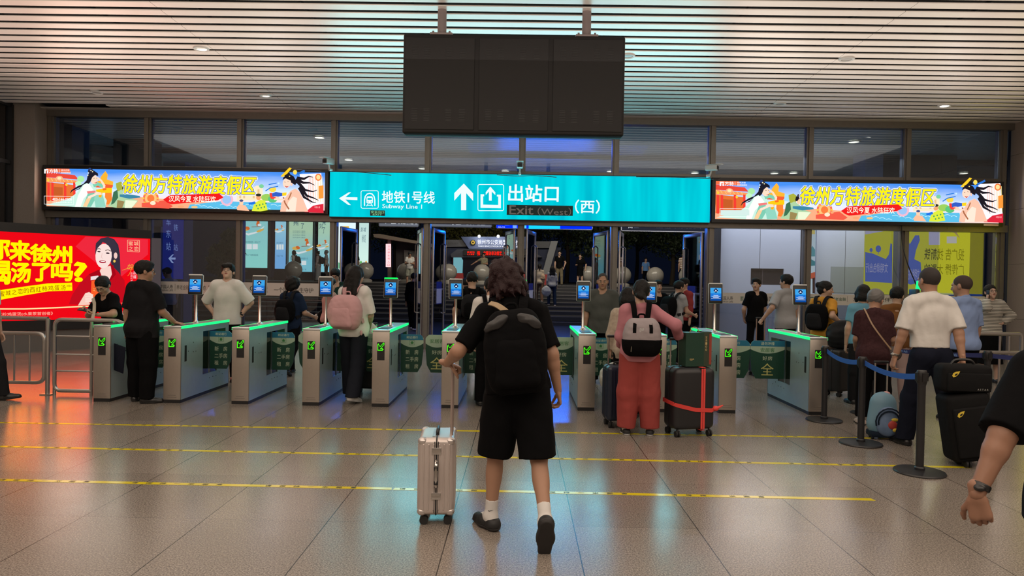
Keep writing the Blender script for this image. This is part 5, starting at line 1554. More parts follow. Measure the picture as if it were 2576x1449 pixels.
t, W = booth(1812, 2012, 17.5, 'white booth with a dark window behind the first glass pane at the right', (1889, 1971))
area('added_booth_fill', (PX(1960, 16.6), 16.4, 4.6), (6.0, 0.4), 190, (0.86, 0.88, 1.0), (R(12), 0, 0))  # added unseen fill that brightens the white booth walls
t, W = booth(2052, 2200, 17.5, 'white booth with a shuttered window behind the second glass pane at the right', (2090, 2172), 671, 738)
MB(mat('white_shutter', (0.42, 0.44, 0.42), 0.5)).b2((PX(2090, 17.5) - t.location.x, 0.0, P(2100, 738, 17.5).z), (PX(2172, 17.5) - t.location.x, 0.04, P(2100, 671, 17.5).z)).build('shutter', t)
a = PX(2029, 17.4); b = PX(2050, 17.4)
t = thing('tall_printed_panel', 'narrow tall printed panel with mountains and a palace between the white booths', 'poster', (a, 17.4, 0))
MB(glow(200, 215, 225, 0.75)).b2((0, 0, 1.3), (b - a, 0.05, 3.2)).build('panel', t); MB(M_BLACKM).b2((0.02, 0, 0), (b - a - 0.02, 0.04, 1.3)).build('legs', t)
m = MB(); ar = Art(m, (a, 17.4, 0), 0, 0.003)
ar.rect(2029, 571, 2050, 589, glow(210, 190, 110, 0.8)); ar.oval(2035, 576, 4, 5, glow(240, 90, 40, 0.8)); ar.poly([(2029, 640), (2033, 622), (2038, 630), (2043, 618), (2050, 628), (2050, 645), (2029, 645)], glow(90, 150, 160, 0.8))
ar.poly([(2029, 660), (2040, 652), (2050, 658), (2050, 668), (2029, 670)], glow(60, 130, 140, 0.8)); ar.poly([(2029, 690), (2050, 684), (2050, 702), (2029, 700)], glow(200, 90, 60, 0.8)); ar.poly([(2034, 700), (2038, 698), (2038, 730), (2034, 730)], glow(150, 60, 40, 0.8)); ar.poly([(2043, 700), (2049, 698), (2049, 738), (2043, 738)], glow(50, 25, 25, 0.8))
m.build('printed_picture', t)
# yellow advert reflections in the glass, painted on added glowing panels (lettering reversed)
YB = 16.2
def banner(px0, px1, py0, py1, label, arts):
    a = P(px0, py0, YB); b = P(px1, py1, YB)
    t = thing('painted_ad_reflection', label, 'banner', (a.x, YB, 0), 0, 'banners seen from behind')
    MB(glow(182, 178, 52, 0.85)).b2((0, 0, b.z), (b.x - a.x, 0.012, a.z + 0.35)).build('cloth', t)  # reflected advert colour put into a glowing panel
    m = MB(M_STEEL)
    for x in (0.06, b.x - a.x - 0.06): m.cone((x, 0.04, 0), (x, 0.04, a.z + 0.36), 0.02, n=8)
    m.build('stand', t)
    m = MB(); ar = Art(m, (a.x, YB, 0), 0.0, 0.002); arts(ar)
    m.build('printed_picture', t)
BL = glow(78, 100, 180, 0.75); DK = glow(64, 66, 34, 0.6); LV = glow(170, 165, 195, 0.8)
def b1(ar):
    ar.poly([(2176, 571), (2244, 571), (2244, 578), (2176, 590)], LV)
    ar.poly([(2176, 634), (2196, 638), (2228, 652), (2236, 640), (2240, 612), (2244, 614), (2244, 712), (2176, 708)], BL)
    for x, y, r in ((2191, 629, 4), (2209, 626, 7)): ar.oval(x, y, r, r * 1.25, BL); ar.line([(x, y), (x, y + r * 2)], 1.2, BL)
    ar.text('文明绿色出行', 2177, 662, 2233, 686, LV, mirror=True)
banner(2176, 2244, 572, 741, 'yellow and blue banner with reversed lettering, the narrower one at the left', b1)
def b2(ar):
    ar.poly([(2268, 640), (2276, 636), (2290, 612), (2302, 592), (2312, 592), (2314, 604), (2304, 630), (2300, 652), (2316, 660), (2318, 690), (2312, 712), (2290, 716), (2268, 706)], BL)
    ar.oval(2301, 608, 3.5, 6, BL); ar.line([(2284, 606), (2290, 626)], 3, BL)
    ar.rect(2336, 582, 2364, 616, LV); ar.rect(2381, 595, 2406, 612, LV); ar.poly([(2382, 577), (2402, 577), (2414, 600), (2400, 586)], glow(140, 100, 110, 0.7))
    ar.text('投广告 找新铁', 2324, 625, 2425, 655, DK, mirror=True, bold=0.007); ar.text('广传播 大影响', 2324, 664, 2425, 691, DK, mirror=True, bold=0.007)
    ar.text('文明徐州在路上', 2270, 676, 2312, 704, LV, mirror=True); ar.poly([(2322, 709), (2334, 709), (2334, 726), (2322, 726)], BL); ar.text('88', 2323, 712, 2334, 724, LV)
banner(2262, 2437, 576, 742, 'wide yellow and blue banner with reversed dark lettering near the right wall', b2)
tag(MB(mat('grey_partition', (0.14, 0.15, 0.19), 0.5)).b2((PX(2205, 17.6), 17.6, 0), (PX(2475, 17.6), 17.7, 4.0)).build('wall_outside_partition'), kind='structure')
# advertising panel on the right side wall
t = thing('wall_poster', 'yellow and blue lit poster on the right side wall, cut by the picture edge', 'poster', (10.8, 14.2, 0))
MB(M_FRAME).b2((0, -1.2, 1.1), (0.05, 0.62, 3.5)).build('frame', t)
MB(glow(240, 225, 20, 1.0)).b2((-0.004, -1.15, 1.4), (0, 0.57, 3.45)).build('lit_panel', t); MB(glow(20, 80, 190, 1.0)).b2((-0.005, -1.15, 1.15), (0, 0.57, 1.42)).build('blue_stripe', t)
# cables hanging down inside the right glass
m = MB(M_BLACKP)
m.tube(catmull([P(2268, 560, 15.3), P(2270, 610, 15.3), P(2282, 660, 15.2), P(2300, 705, 15.2), P(2312, 735, 15.2)], 6), 0.012, 6)
tag(m.build('hanging_cable'), 'black cable hanging down the glass in front of the wide yellow banner', 'cable')

# ------------------------------------------------------------------ smooth solid bodies grown from joints
F32 = np.float32
def A3(*v): return np.array(v if len(v) == 3 else v[0], dtype=np.float64)
def unit(v):
    v = np.asarray(v, float); return v / max(1e-9, np.linalg.norm(v))
def rX(a): c, s = math.cos(R(a)), math.sin(R(a)); return np.array([[1, 0, 0], [0, c, -s], [0, s, c]])
def rY(a): c, s = math.cos(R(a)), math.sin(R(a)); return np.array([[c, 0, s], [0, 1, 0], [-s, 0, c]])
def rZ(a): c, s = math.cos(R(a)), math.sin(R(a)); return np.array([[c, -s, 0], [s, c, 0], [0, 0, 1]])

class Solid:
    def __init__(s): s.p = []; s.cuts = []
    def cone(s, a, b, ra, rb=None, k=0.02, flat=None, cuts=(), carve=False):
        rb = ra if rb is None else rb
        s.p.append(('c', A3(a), A3(b), ra, rb, k, flat, cuts, carve)); return s
    def ell(s, c, r, M=None, k=0.02, cuts=(), carve=False):
        s.p.append(('e', A3(c), np.array(r, float), M, None, k, None, cuts, carve)); return s
    def cut(s, pt, n): s.cuts.append((A3(pt), unit(n))); return s
    def mesh(s, res, noise=None):
        los = []; his = []
        for q in s.p:
            if q[8]: continue
            if q[0] == 'c':
                m = max(q[3], q[4]); los.append(np.minimum(q[1], q[2]) - m); his.append(np.maximum(q[1], q[2]) + m)
            else:
                m = max(q[2]); los.append(q[1] - m); his.append(q[1] + m)
        lo = np.min(los, 0) - 3 * res; hi = np.max(his, 0) + 3 * res
        n = np.ceil((hi - lo) / res).astype(int) + 1
        D = np.full(n, 1.0, F32)
        ax = [(lo[i] + res * np.arange(n[i])) for i in range(3)]
        for q in s.p:
            if q[0] == 'c': m = max(q[3], q[4]); a = np.minimum(q[1], q[2]) - m; b = np.maximum(q[1], q[2]) + m
            else: m = max(q[2]); a = q[1] - m; b = q[1] + m
            pad = q[5] + 3 * res
            i0 = np.maximum(0, np.floor((a - pad - lo) / res).astype(int)); i1 = np.minimum(n, np.ceil((b + pad - lo) / res).astype(int) + 1)
            if np.any(i1 <= i0): continue
            g_ = np.stack(np.meshgrid(*[ax[i][i0[i]:i1[i]] for i in range(3)], indexing='ij'), -1).astype(F32)
            if q[0] == 'c':
                ba = (q[2] - q[1]).astype(F32); w = g_ - q[1].astype(F32)
                t = np.clip((w @ ba) / max(1e-9, float(ba @ ba)), 0, 1)
                w = w - t[..., None] * ba
                if q[6] is not None:
                    nn = q[6][0].astype(F32); w = w + nn * ((w @ nn) * F32(q[6][1] - 1))[..., None]
                d = np.sqrt((w * w).sum(-1)) - (q[3] + (q[4] - q[3]) * t)
            else:
                w = g_ - q[1].astype(F32)
                if q[3] is not None: w = w @ q[3].astype(F32)
                r = q[2].astype(F32)
                k0 = np.sqrt(((w / r) ** 2).sum(-1)); k1 = np.sqrt(((w / (r * r)) ** 2).sum(-1))
                d = k0 * (k0 - 1) / np.maximum(k1, 1e-6)
            for c, nn in q[7]:
                d = np.maximum(d, (g_ - c.astype(F32)) @ nn.astype(F32))
            sl = tuple(slice(i0[i], i1[i]) for i in range(3))
            if q[8]:
                D[sl] = np.maximum(D[sl], -d)
            else:
                k = q[5]; o = D[sl]
                h = np.maximum(k - np.abs(o - d), 0) / k
                D[sl] = np.minimum(o, d) - h * h * k * 0.25
        if noise:
            G_ = np.stack(np.meshgrid(*ax, indexing='ij'), -1).astype(F32)
            amp, fx, fz, seed = noise
            rng = np.random.default_rng(seed)
            acc = 0
            for j in range(4):
                v = rng.normal(size=3) * [fx, fx, fz] * (0.7 + 0.5 * j); v2 = rng.normal(size=3) * [fx, fx, fz] * 0.5
                acc = acc + np.sin(G_ @ v.astype(F32) + rng.uniform(0, 6) + 1.4 * np.sin(G_ @ v2.astype(F32) + rng.uniform(0, 6))) / (1 + 0.6 * j)
            D = D + F32(amp / 2) * acc
        for c, nn in s.cuts:
            G2 = sum((ax[i].reshape([-1 if j == i else 1 for j in range(3)]) - c[i]) * nn[i] for i in range(3))
            D = np.maximum(D, G2.astype(F32))
        D[0] = D[-1] = 1; D[:, 0] = D[:, -1] = 1; D[:, :, 0] = D[:, :, -1] = 1
        return surface(D, lo, res)

def surface(D, lo, res):
    S = D < 0
    n = np.array(D.shape)
    c = np.zeros(n - 1, np.int8)
    for i in (0, 1):
        for j in (0, 1):
            for k in (0, 1):
                c += S[i:n[0] - 1 + i, j:n[1] - 1 + j, k:n[2] - 1 + k]
    act = (c > 0) & (c < 8)
    I = np.argwhere(act)
    idx = np.full(n - 1, -1, np.int64); idx[act] = np.arange(len(I))
    acc = np.zeros((len(I), 3)); cnt = np.zeros(len(I))
    off = [(i, j, k) for i in (0, 1) for j in (0, 1) for k in (0, 1)]
    for a in off:
        for ax in range(3):
            if a[ax]: continue
            b = list(a); b[ax] = 1
            va = D[I[:, 0] + a[0], I[:, 1] + a[1], I[:, 2] + a[2]]; vb = D[I[:, 0] + b[0], I[:, 1] + b[1], I[:, 2] + b[2]]
            m = (va < 0) != (vb < 0)
            t = np.where(m, va / np.where(m, va - vb, 1), 0)
            p = np.tile(np.array(a, float), (len(I), 1)); p[:, ax] += t
            acc += p * m[:, None]; cnt += m
    V = lo + res * (I + acc / cnt[:, None])
    F = []
    for ax in range(3):
        o1, o2 = (ax + 1) % 3, (ax + 2) % 3
        s0 = [slice(None)] * 3; s1 = [slice(None)] * 3
        s0[ax] = slice(0, n[ax] - 1); s1[ax] = slice(1, n[ax])
        a, b = S[tuple(s0)], S[tuple(s1)]
        E_ = np.argwhere(a != b)
        E_ = E_[(E_[:, o1] > 0) & (E_[:, o2] > 0) & (E_[:, o1] < n[o1] - 1) & (E_[:, o2] < n[o2] - 1)]
        inside = a[tuple(E_.T)]
        def cell(d1, d2):
            q = E_.copy(); q[:, o1] -= d1; q[:, o2] -= d2
            return idx[tuple(q.T)]
        q = np.stack([cell(1, 1), cell(0, 1), cell(0, 0), cell(1, 0)], 1)
        q = np.where(inside[:, None], q, q[:, ::-1])
        F.append(q)
    return V, np.concatenate(F)

def smooth_mesh(name, geos, m_, parent=None, loc=None):
    """geos: list of (V, F) put into one mesh"""
    vs = np.concatenate([g_[0] for g_ in geos]); fs = []; o = 0
    for v, f in geos: fs.append(f + o); o += len(v)
    fs = np.concatenate(fs)
    me = bpy.data.meshes.new(name)
    me.vertices.add(len(vs)); me.vertices.foreach_set('co', vs.astype(F32).ravel())
    me.loops.add(fs.size); me.loops.foreach_set('vertex_index', fs.astype(np.int32).ravel())
    me.polygons.add(len(fs)); me.polygons.foreach_set('loop_start', np.arange(0, fs.size, 4, dtype=np.int32))
    me.polygons.foreach_set('use_smooth', np.ones(len(fs), bool))
    me.materials.append(m_)
    me.update(calc_edges=True); me.validate()
    return link(name, me, parent, loc)

def hand_solid(wr, d, nrm, sg, curl, s, fine):
    """wr wrist, d towards the fingers, nrm out of the palm, sg +1 right / -1 left"""
    d = unit(d); nrm = unit(nrm - d * np.dot(nrm, d)); side = np.cross(d, nrm) * sg
    S = Solid()
    r_ = 1.0 if fine else 1.15
    S.cone(wr - d * 0.03 * s, wr + d * 0.015 * s, 0.026 * s, 0.026 * s, 0.012, (nrm, 1.25))
    S.cone(wr + d * 0.03 * s + side * 0.012 * s, wr + d * 0.082 * s + side * 0.018 * s, 0.025 * s, 0.021 * s, 0.015, (nrm, 1.7))
    S.cone(wr + d * 0.03 * s - side * 0.010 * s, wr + d * 0.078 * s - side * 0.02 * s, 0.024 * s, 0.020 * s, 0.015, (nrm, 1.7))
    for o, L, r in ((0.030, 0.072, 0.0088), (0.011, 0.080, 0.0090), (-0.009, 0.075, 0.0086), (-0.028, 0.060, 0.0078)):
        p = wr + d * (0.090 - abs(o - 0.008) * 0.25) * s + side * o * s
        a = 0.0
        for j, fr in enumerate((0.42, 0.33, 0.25)):
            a += (0.15 + curl * (0.95, 1.25, 0.9)[j])
            dd = unit(d * math.cos(a) + nrm * math.sin(a) + side * o * (1.2 if curl < 0.4 else 0.2))
            q = p + dd * L * fr * s
            S.cone(p, q, r * s * r_ * (1 - 0.08 * j), r * s * r_ * (0.92 - 0.08 * j), 0.003)
            p = q
    p = wr + d * 0.028 * s + side * 0.026 * s
    for j, (L, r) in enumerate(((0.042, 0.0125), (0.032, 0.0102), (0.024, 0.0092))):
        dd = unit(d * (0.75 + 0.2 * j) + side * (0.62 - 0.30 * j * (0.4 + curl)) + nrm * (0.25 + curl * 0.55 * (0.6 + 0.6 * j)))
        q = p + dd * L * s
        S.cone(p, q, r * s * r_, r * s * r_ * 0.9, 0.006); p = q
    return S

SKIN = {}
def skin_mat(k):
    c = {'fair': (0.56, 0.36, 0.27), 'mid': (0.44, 0.27, 0.19), 'tan': (0.36, 0.20, 0.13), 'brown': (0.27, 0.14, 0.09)}[k]
    return mat('skin_' + k, c, 0.5, var=0.06, scale=8, spec=0.4)
M_EYEW = mat('eye_white', (0.65, 0.62, 0.6), 0.25); M_IRIS = mat('dark_iris', (0.012, 0.008, 0.006), 0.15)
M_LIP = mat('lip', (0.36, 0.12, 0.10), 0.45)
def cloth(name, c, rough=0.85, var=0.1, scale=6, sheen=0.0): return mat('cloth_' + name, c, rough, var=var, scale=scale, bump=0.55, bscale=13, sheen=sheen, spec=0.25 if sum(c) > 0.1 else 0.08)
BLK = lambda: cloth('black', (0.0034, 0.0034, 0.004))
M_HAIR = mat('black_hair', (0.006, 0.005, 0.005), 0.62, spec=0.25, bump=0.6, bscale=120)
PN = [0]
INFO = {}

def person(key, label, px, Y, face, H=1.70, gz=0.0, w=1.0, lean=0, twist=0, slean=0, legs=((0, 3, 0, 0), (0, 3, 0, 0)), arms=None, head=(0, 0, 0), top=None, bottom=None, shoes=None, hair=('short', None), skin='mid', res=0.011, fine=True, fem=False, socks=None, gx=None, faceon=True, sole=None, cat='person', group=None, hs=1.0, foot_r=1.0):
    s = H / 1.75
    PN[0] += 1; seed = PN[0]
    X = PX(px, Y) if gx is None else gx
    pel = A3(0, 0, 0.93 * s)
    T = rZ(twist) @ rX(-lean) @ rY(slean)
    sh = (0.170 if not fem else 0.152) * (0.6 + 0.4 * w)
    hipx = 0.088
    def tp(x, y, z): return pel + T @ (A3(x, y, z - 0.93) * s)
    # legs
    def leg(i):
        sg = (-1, 1)[i]; fl, ab, kn, fp = legs[i][:4]; toe = legs[i][4] if len(legs[i]) > 4 else 10
        hip = A3(sg * hipx, 0, 0.90) * s
        d1 = unit(A3(sg * math.sin(R(ab)), math.sin(R(fl)), -math.cos(R(fl)))); d2 = unit(A3(sg * math.sin(R(ab)) * 0.6, math.sin(R(fl - kn)), -math.cos(R(fl - kn))))
        knee = hip + d1 * 0.425 * s; ank = knee + d2 * 0.405 * s
        tt = unit(A3(sg * math.sin(R(toe)) * math.cos(R(fp)), math.cos(R(toe)) * math.cos(R(fp)), math.sin(R(fp))))
        up = unit(np.cross(np.cross(tt, A3(0, 0, 1)) if abs(tt[2]) < 0.98 else A3(sg, 0, 0), tt))
        if abs(fp) > 60: up = unit(A3(0, 1, 0.0) * (1 if fp < 0 else -1) - tt * np.dot(A3(0, 1, 0) * (1 if fp < 0 else -1), tt))
        return hip, knee, ank, tt, up
    LG = [leg(0), leg(1)]
    low = min(min((a - u * 0.075 * s - t_ * 0.05 * s)[2], (a - u * 0.075 * s + t_ * 0.17 * s)[2]) for _, _, a, t_, u in LG)
    pel = pel - A3(0, 0, low)
    LG = [tuple([q - A3(0, 0, low) for q in L[:3]]) + L[3:] for L in LG]
    base = A3(X, Y, gz)
    Rz = rZ(face)
    def loc(p): return Rz.T @ (A3(p) - base)
    def wld(p): return Rz @ p + base
    # arms
    AR = []
    arms = arms or (('d', (-0.16, 0.02, -1), (-0.05, 0.15, -1)), ('d', (0.16, 0.02, -1), (0.05, 0.15, -1)))
    for i in (0, 1):
        sg = (-1, 1)[i]; a = arms[i]; opt = a[3] if len(a) > 3 else {}
        shp = tp(sg * sh, 0, 1.395)
        Lu, Lf = 0.285 * s, 0.25 * s
        if a[0] == 'ik':
            tg = loc(a[1]) if not opt.get('local') else A3(a[1]) * s
            v = tg - shp; L = min(np.linalg.norm(v), (Lu + Lf) * 0.995); v = unit(v)
            pole = A3(a[2]); pole = unit(pole - v * np.dot(pole, v))
            ca = (Lu * Lu + L * L - Lf * Lf) / (2 * Lu * L); ca = max(-1, min(1, ca))
            el = shp + v * Lu * ca + pole * Lu * math.sqrt(max(0, 1 - ca * ca)); wr = shp + v * L
        else:
            el = shp + (T @ unit(a[1])) * Lu; wr = el + (T @ unit(a[2])) * Lf
        hd = A3(opt['hd']) if 'hd' in opt else wr - el
        if 'hd' in opt and opt.get('world'): hd = Rz.T @ hd
        pn = A3(opt['pn']) if 'pn' in opt else A3(-sg, 0, 0.0) + (0 if abs(unit(hd)[0]) < 0.8 else A3(0, 0, -1))
        if 'pn' in opt and opt.get('world'): pn = Rz.T @ pn
        AR.append((shp, el, wr, unit(hd), pn, opt.get('curl', 0.35)))
    # head
    nb = tp(0, -0.012, 1.44)
    HM = T @ rX(0 + lean * 0.6) @ rZ(head[0]) @ rX(head[1]) @ rY(head[2] if len(head) > 2 else 0)
    hc = nb + (T @ A3(0, 0.01, 0.07) + HM @ A3(0, 0.012, 0.115)) * s
    hsc = s * hs * (0.5 + 0.5 / max(0.8, s)) * 1.10
    def hp(x, y, z): return hc + HM @ (A3(x, y, z) * hsc)
    q = (0.65 + 0.35 * w)
    B = Solid()
    B.ell(hp(0, -0.014, 0.028), A3(0.073, 0.094, 0.088) * hsc, HM, 0.02)
    B.ell(hp(0, 0.020, -0.035), A3(0.056 * (0.7 + 0.3 * w), 0.066, 0.076) * hsc, HM, 0.025)
    B.ell(hp(0, 0.062, -0.092), A3(0.020, 0.016, 0.016) * hsc, HM, 0.03)
    for sg in (-1, 1):
        B.ell(hp(sg * 0.036, 0.048, -0.026), A3(0.024, 0.022, 0.026) * hsc, HM, 0.02)
        B.ell(hp(sg * 0.075, -0.008, -0.008), A3(0.009, 0.020, 0.032) * hsc, HM @ rZ(sg * 18), 0.006)
    B.cone(hp(-0.032, 0.078, 0.022), hp(0.032, 0.078, 0.022), 0.010 * hsc, k=0.018)
    B.cone(hp(0, 0.083, 0.012), hp(0, 0.103, -0.026), 0.0065 * hsc, 0.0105 * hsc, 0.008)
    B.ell(hp(0, 0.092, -0.030), A3(0.017, 0.012, 0.009) * hsc, HM, 0.006)
    B.cone(nb - T @ A3(0, 0, 0.05) * s, hp(0, -0.018, -0.065), 0.058 * s * q, 0.054 * s * q, 0.03)
    for sg in (-1, 1): B.cone(tp(0, -0.02, 1.455), tp(sg * sh * 0.8, -0.01, 1.425), 0.05 * s, 0.045 * s, 0.04)
    B.ell(tp(0, 0.0, 1.27), A3(0.150, 0.098, 0.19) * s * q, T, 0.05); B.ell(tp(0, 0.0, 1.08), A3(0.135 * w, 0.10 * w, 0.17) * s, T, 0.06)
    B.ell(tp(0, -0.005, 0.94), A3(0.155 * w, 0.115 * w, 0.12) * s, T, 0.05)
    for i in (0, 1):
        shp, el, wr, hd, pn, curl = AR[i]
        B.ell(shp, A3(0.054, 0.054, 0.058) * s * q, None, 0.04)
        B.cone(shp, el, 0.050 * s * q, 0.036 * s * q, 0.02)
        mid = el + (wr - el) * 0.28
        B.cone(el, mid, 0.036 * s * q, 0.040 * s * q, 0.05); B.cone(mid, wr, 0.040 * s * q, 0.026 * s * q, 0.02)
        if not fine: B.ell(wr + hd * 0.065 * s, A3(0.03, 0.03, 0.075) * s, np.array(rot_to(hd)), 0.02)
        hip, kn, ank, tt, up = LG[i]
        B.cone(hip, kn, 0.080 * s * w, 0.054 * s * q, 0.03)
        B.cone(kn, ank, 0.050 * s * q, 0.036 * s * q, 0.02)
        cb = kn + (ank - kn) * 0.30 - unit(np.cross(A3(1, 0, 0), ank - kn)) * -0.018 * s
        B.ell(cb, A3(0.048, 0.050, 0.11) * s * q, np.array(rot_to(ank - kn)), 0.03)
        B.cone(ank - tt * 0.035 * s - up * 0.035 * s, ank + tt * 0.13 * s - up * 0.045 * s, 0.032 * s, 0.026 * s, 0.03)
    geos = [B.mesh(res)]
    if fine:
        for i in (0, 1):
            shp, el, wr, hd, pn, curl = AR[i]
            geos.append(hand_solid(wr, hd, A3(pn), (-1, 1)[i], curl, s, True).mesh(0.0045 if res < 0.014 else 0.007))
    root = smooth_mesh('person', geos, skin_mat(skin)); root.location = base; root.rotation_euler = (0, 0, R(face))
    tag(root, label, cat, group)
    ch = lambda nm, S, m_, nz=None, rr=None: smooth_mesh(nm, [S.mesh(rr or res, nz)], m_, root)
    # hair
    st, hm = hair[0], hair[1] or M_HAIR
    Hh = Solid(); g_ = 1.0
    hz = (0.004, 90, 90, seed)
    if st in ('buzz', 'balding'):
        Hh.ell(hp(0, -0.018, 0.030), A3(0.0755, 0.0955, 0.0905) * hsc, HM); hz = (0.001, 200, 200, seed)
    elif st == 'short':
        Hh.ell(hp(0, -0.016, 0.036), A3(0.084, 0.101, 0.093) * hsc, HM); Hh.ell(hp(0, 0.03, 0.085), A3(0.06, 0.06, 0.032) * hsc, HM, 0.03)
    elif st == 'fringe':
        Hh.ell(hp(0, -0.012, 0.036), A3(0.088, 0.103, 0.098) * hsc, HM); Hh.cone(hp(-0.05, 0.075, 0.062), hp(0.05, 0.075, 0.062), 0.024 * hsc, k=0.03)
    elif st == 'shaggy':
        Hh.ell(hp(0, -0.022, 0.028), A3(0.091, 0.108, 0.102) * hsc, HM)
        rng = np.random.default_rng(seed)
        for j in range(150):
            a = rng.uniform(0, 2 * PI); z = rng.uniform(-0.10, 0.125); r0 = 0.090 * math.sqrt(max(0.05, 1 - (max(0, z) / 0.145) ** 2))
            p = (r0 * math.cos(a), -0.022 + (r0 + 0.012) * math.sin(a), z)
            if math.sin(a) > 0.5 and z < 0.06: continue
            e = (p[0] * 1.13 + rng.normal() * 0.012, (p[1] + 0.022) * 1.12 - 0.022 + rng.normal() * 0.012, z - 0.035)
            Hh.cone(hp(*p), hp(*e), 0.014 * hsc, 0.003 * hsc, 0.016)
        Hh.ell(hp(0, -0.075, -0.055), A3(0.072, 0.045, 0.065) * hsc, HM, 0.03)
    elif st == 'curly':
        Hh.ell(hp(0, -0.02, 0.03), A3(0.108, 0.118, 0.108) * hsc, HM); hz = (0.010, 75, 75, seed)
        Hh.ell(hp(0, -0.07, -0.04), A3(0.085, 0.05, 0.06) * hsc, HM, 0.04)
    elif st in ('pony', 'bun', 'clip', 'long', 'bob', 'lowbun'):
        Hh.ell(hp(0, -0.016, 0.034), A3(0.083, 0.101, 0.094) * hsc, HM)
        Hh.ell(hp(0, -0.055, -0.02), A3(0.068, 0.055, 0.06) * hsc, HM, 0.03)
        if st == 'pony':
            Hh.ell(hp(0, -0.115, 0.02), A3(0.028, 0.03, 0.028) * hsc, HM, 0.02)
            Hh.cone(hp(0, -0.125, 0.01), hp(0, -0.135, -0.10), 0.027 * hsc, 0.024 * hsc, 0.02); Hh.cone(hp(0, -0.135, -0.10), hp(0, -0.12, -0.20), 0.024 * hsc, 0.008 * hsc, 0.02)
        if st == 'bun': Hh.ell(hp(0, -0.105, 0.055), A3(0.042, 0.04, 0.042) * hsc, HM, 0.01)
        if st == 'lowbun': Hh.ell(hp(0, -0.100, -0.06), A3(0.050, 0.035, 0.04) * hsc, HM, 0.015); Hh.cone(hp(0.03, -0.11, -0.08), hp(0.055, -0.125, -0.13), 0.02 * hsc, 0.006 * hsc, 0.02); hz = (0.006, 80, 80, seed)
        if st == 'clip': Hh.cone(hp(0, -0.10, 0.05), hp(0, -0.11, -0.05), 0.035 * hsc, 0.03 * hsc, 0.02)
        if st == 'long':
            for sg in (-1, 0, 1): Hh.cone(hp(sg * 0.055, -0.055 - 0.02 * (sg == 0), 0.0), hp(sg * 0.078, -0.085, -0.22), 0.048 * hsc, 0.034 * hsc, 0.04)
        if st == 'bob':
            for sg in (-1, 1): Hh.cone(hp(sg * 0.066, -0.01, 0.0), hp(sg * 0.075, -0.005, -0.085), 0.034 * hsc, 0.022 * hsc, 0.03)
            Hh.cone(hp(-0.04, -0.075, -0.04), hp(0.04, -0.075, -0.04), 0.045 * hsc, k=0.04)
    elif st == 'bobcap':
        Hh.ell(hp(0, -0.016, 0.034), A3(0.095, 0.108, 0.096) * hsc, HM)
    if st != 'none':
        zf = {'buzz': 0.052, 'balding': 0.075, 'short': 0.058, 'fringe': 0.036, 'shaggy': 0.05}.get(st, 0.062)
        big = 1.0
        # face opening
        Hh.ell(hp(0, 0.16, zf - 0.105), A3(0.088, 0.155, 0.105) * hsc, HM, carve=True)
        nk = {'buzz': -0.05, 'balding': -0.05, 'short': -0.075, 'fringe': -0.07}.get(st)
        if nk is not None: Hh.cut(hp(0, 0, nk), -HM[:, 2] + HM[:, 1] * (-0.0))
        if st in ('buzz', 'short', 'fringe', 'balding'):
            for sg in (-1, 1): Hh.ell(hp(sg * 0.09, 0.0, -0.035), A3(0.03, 0.04, 0.045) * hsc, HM, carve=True)
        ch('hair', Hh, hm, hz, (0.0055 if st == 'shaggy' else min(res, 0.009)) if fine else res)
    # face
    if faceon:
        rr = hsc
        e = MB(M_EYEW)
        Mh = Matrix([[float(v) for v in row] for row in HM])
        for sg in (-1, 1):
            e.use(M_EYEW).ball(hp(sg * 0.030, 0.0775, 0.001), (0.0135 * rr, 0.007 * rr, 0.0065 * rr), 12, 8, Mh)
            e.use(M_IRIS).ball(hp(sg * 0.030, 0.0822, 0.001), (0.0058 * rr, 0.004 * rr, 0.0062 * rr), 10, 6, Mh)
            e.use(hm if st != 'none' else M_HAIR).tube([hp(sg * 0.014, 0.0885, 0.018), hp(sg * 0.03, 0.087, 0.023), hp(sg * 0.046, 0.079, 0.018)], [0.0025 * rr, 0.0032 * rr, 0.0015 * rr], 6)
        e.build('eyes_and_brows', root)
        MB(M_LIP).ball(hp(0, 0.083, -0.052), (0.021 * rr, 0.008 * rr, 0.0048 * rr), 12, 6, Mh).ball(hp(0, 0.0805, -0.059), (0.017 * rr, 0.008 * rr, 0.0052 * rr), 12, 6, Mh).build('lips', root)
    # upper garment
    if top:
        e = top.get('e', 0.014); hem = top.get('hem', 0.86); sl = top.get('sleeve', 0.62); ww = w * top.get('wide', 1.0)
        U = Solid()
        U.ell(tp(0, 0.0, 1.26), A3(0.148 * q + e, 0.105 * q + e, 0.172) * s, T, 0.05)
        if fem: U.ell(tp(0, 0.07, 1.27), A3(0.11, 0.06, 0.07) * s, T, 0.05)
        for sg in (-1, 1):
            U.cone(tp(0, -0.022, 1.45), tp(sg * sh * 0.85, -0.008, 1.415), (0.048 + e) * s, (0.050 + e) * s, 0.04)
        FL = (T[:, 1], top.get('flat', 1.45))
        hw_ = top.get('hemw', 0.170) * ww
        U.cone(tp(0, -0.004, 1.25), tp(0, top.get('hy', -0.002), hem - 0.05), (0.150 * q + e) * s, (hw_ + e) * s, 0.05, FL)
        if w > 1.08 or top.get('belly'): U.ell(tp(0, 0.045 * w, 1.07), A3(0.13 * w, 0.10 * w, 0.13) * s, T, 0.06)
        if hem < 0.93: U.ell(tp(0, -0.028, 0.92), A3(0.160 * ww + e, 0.132 * w + e, 0.14) * s, T, 0.05)
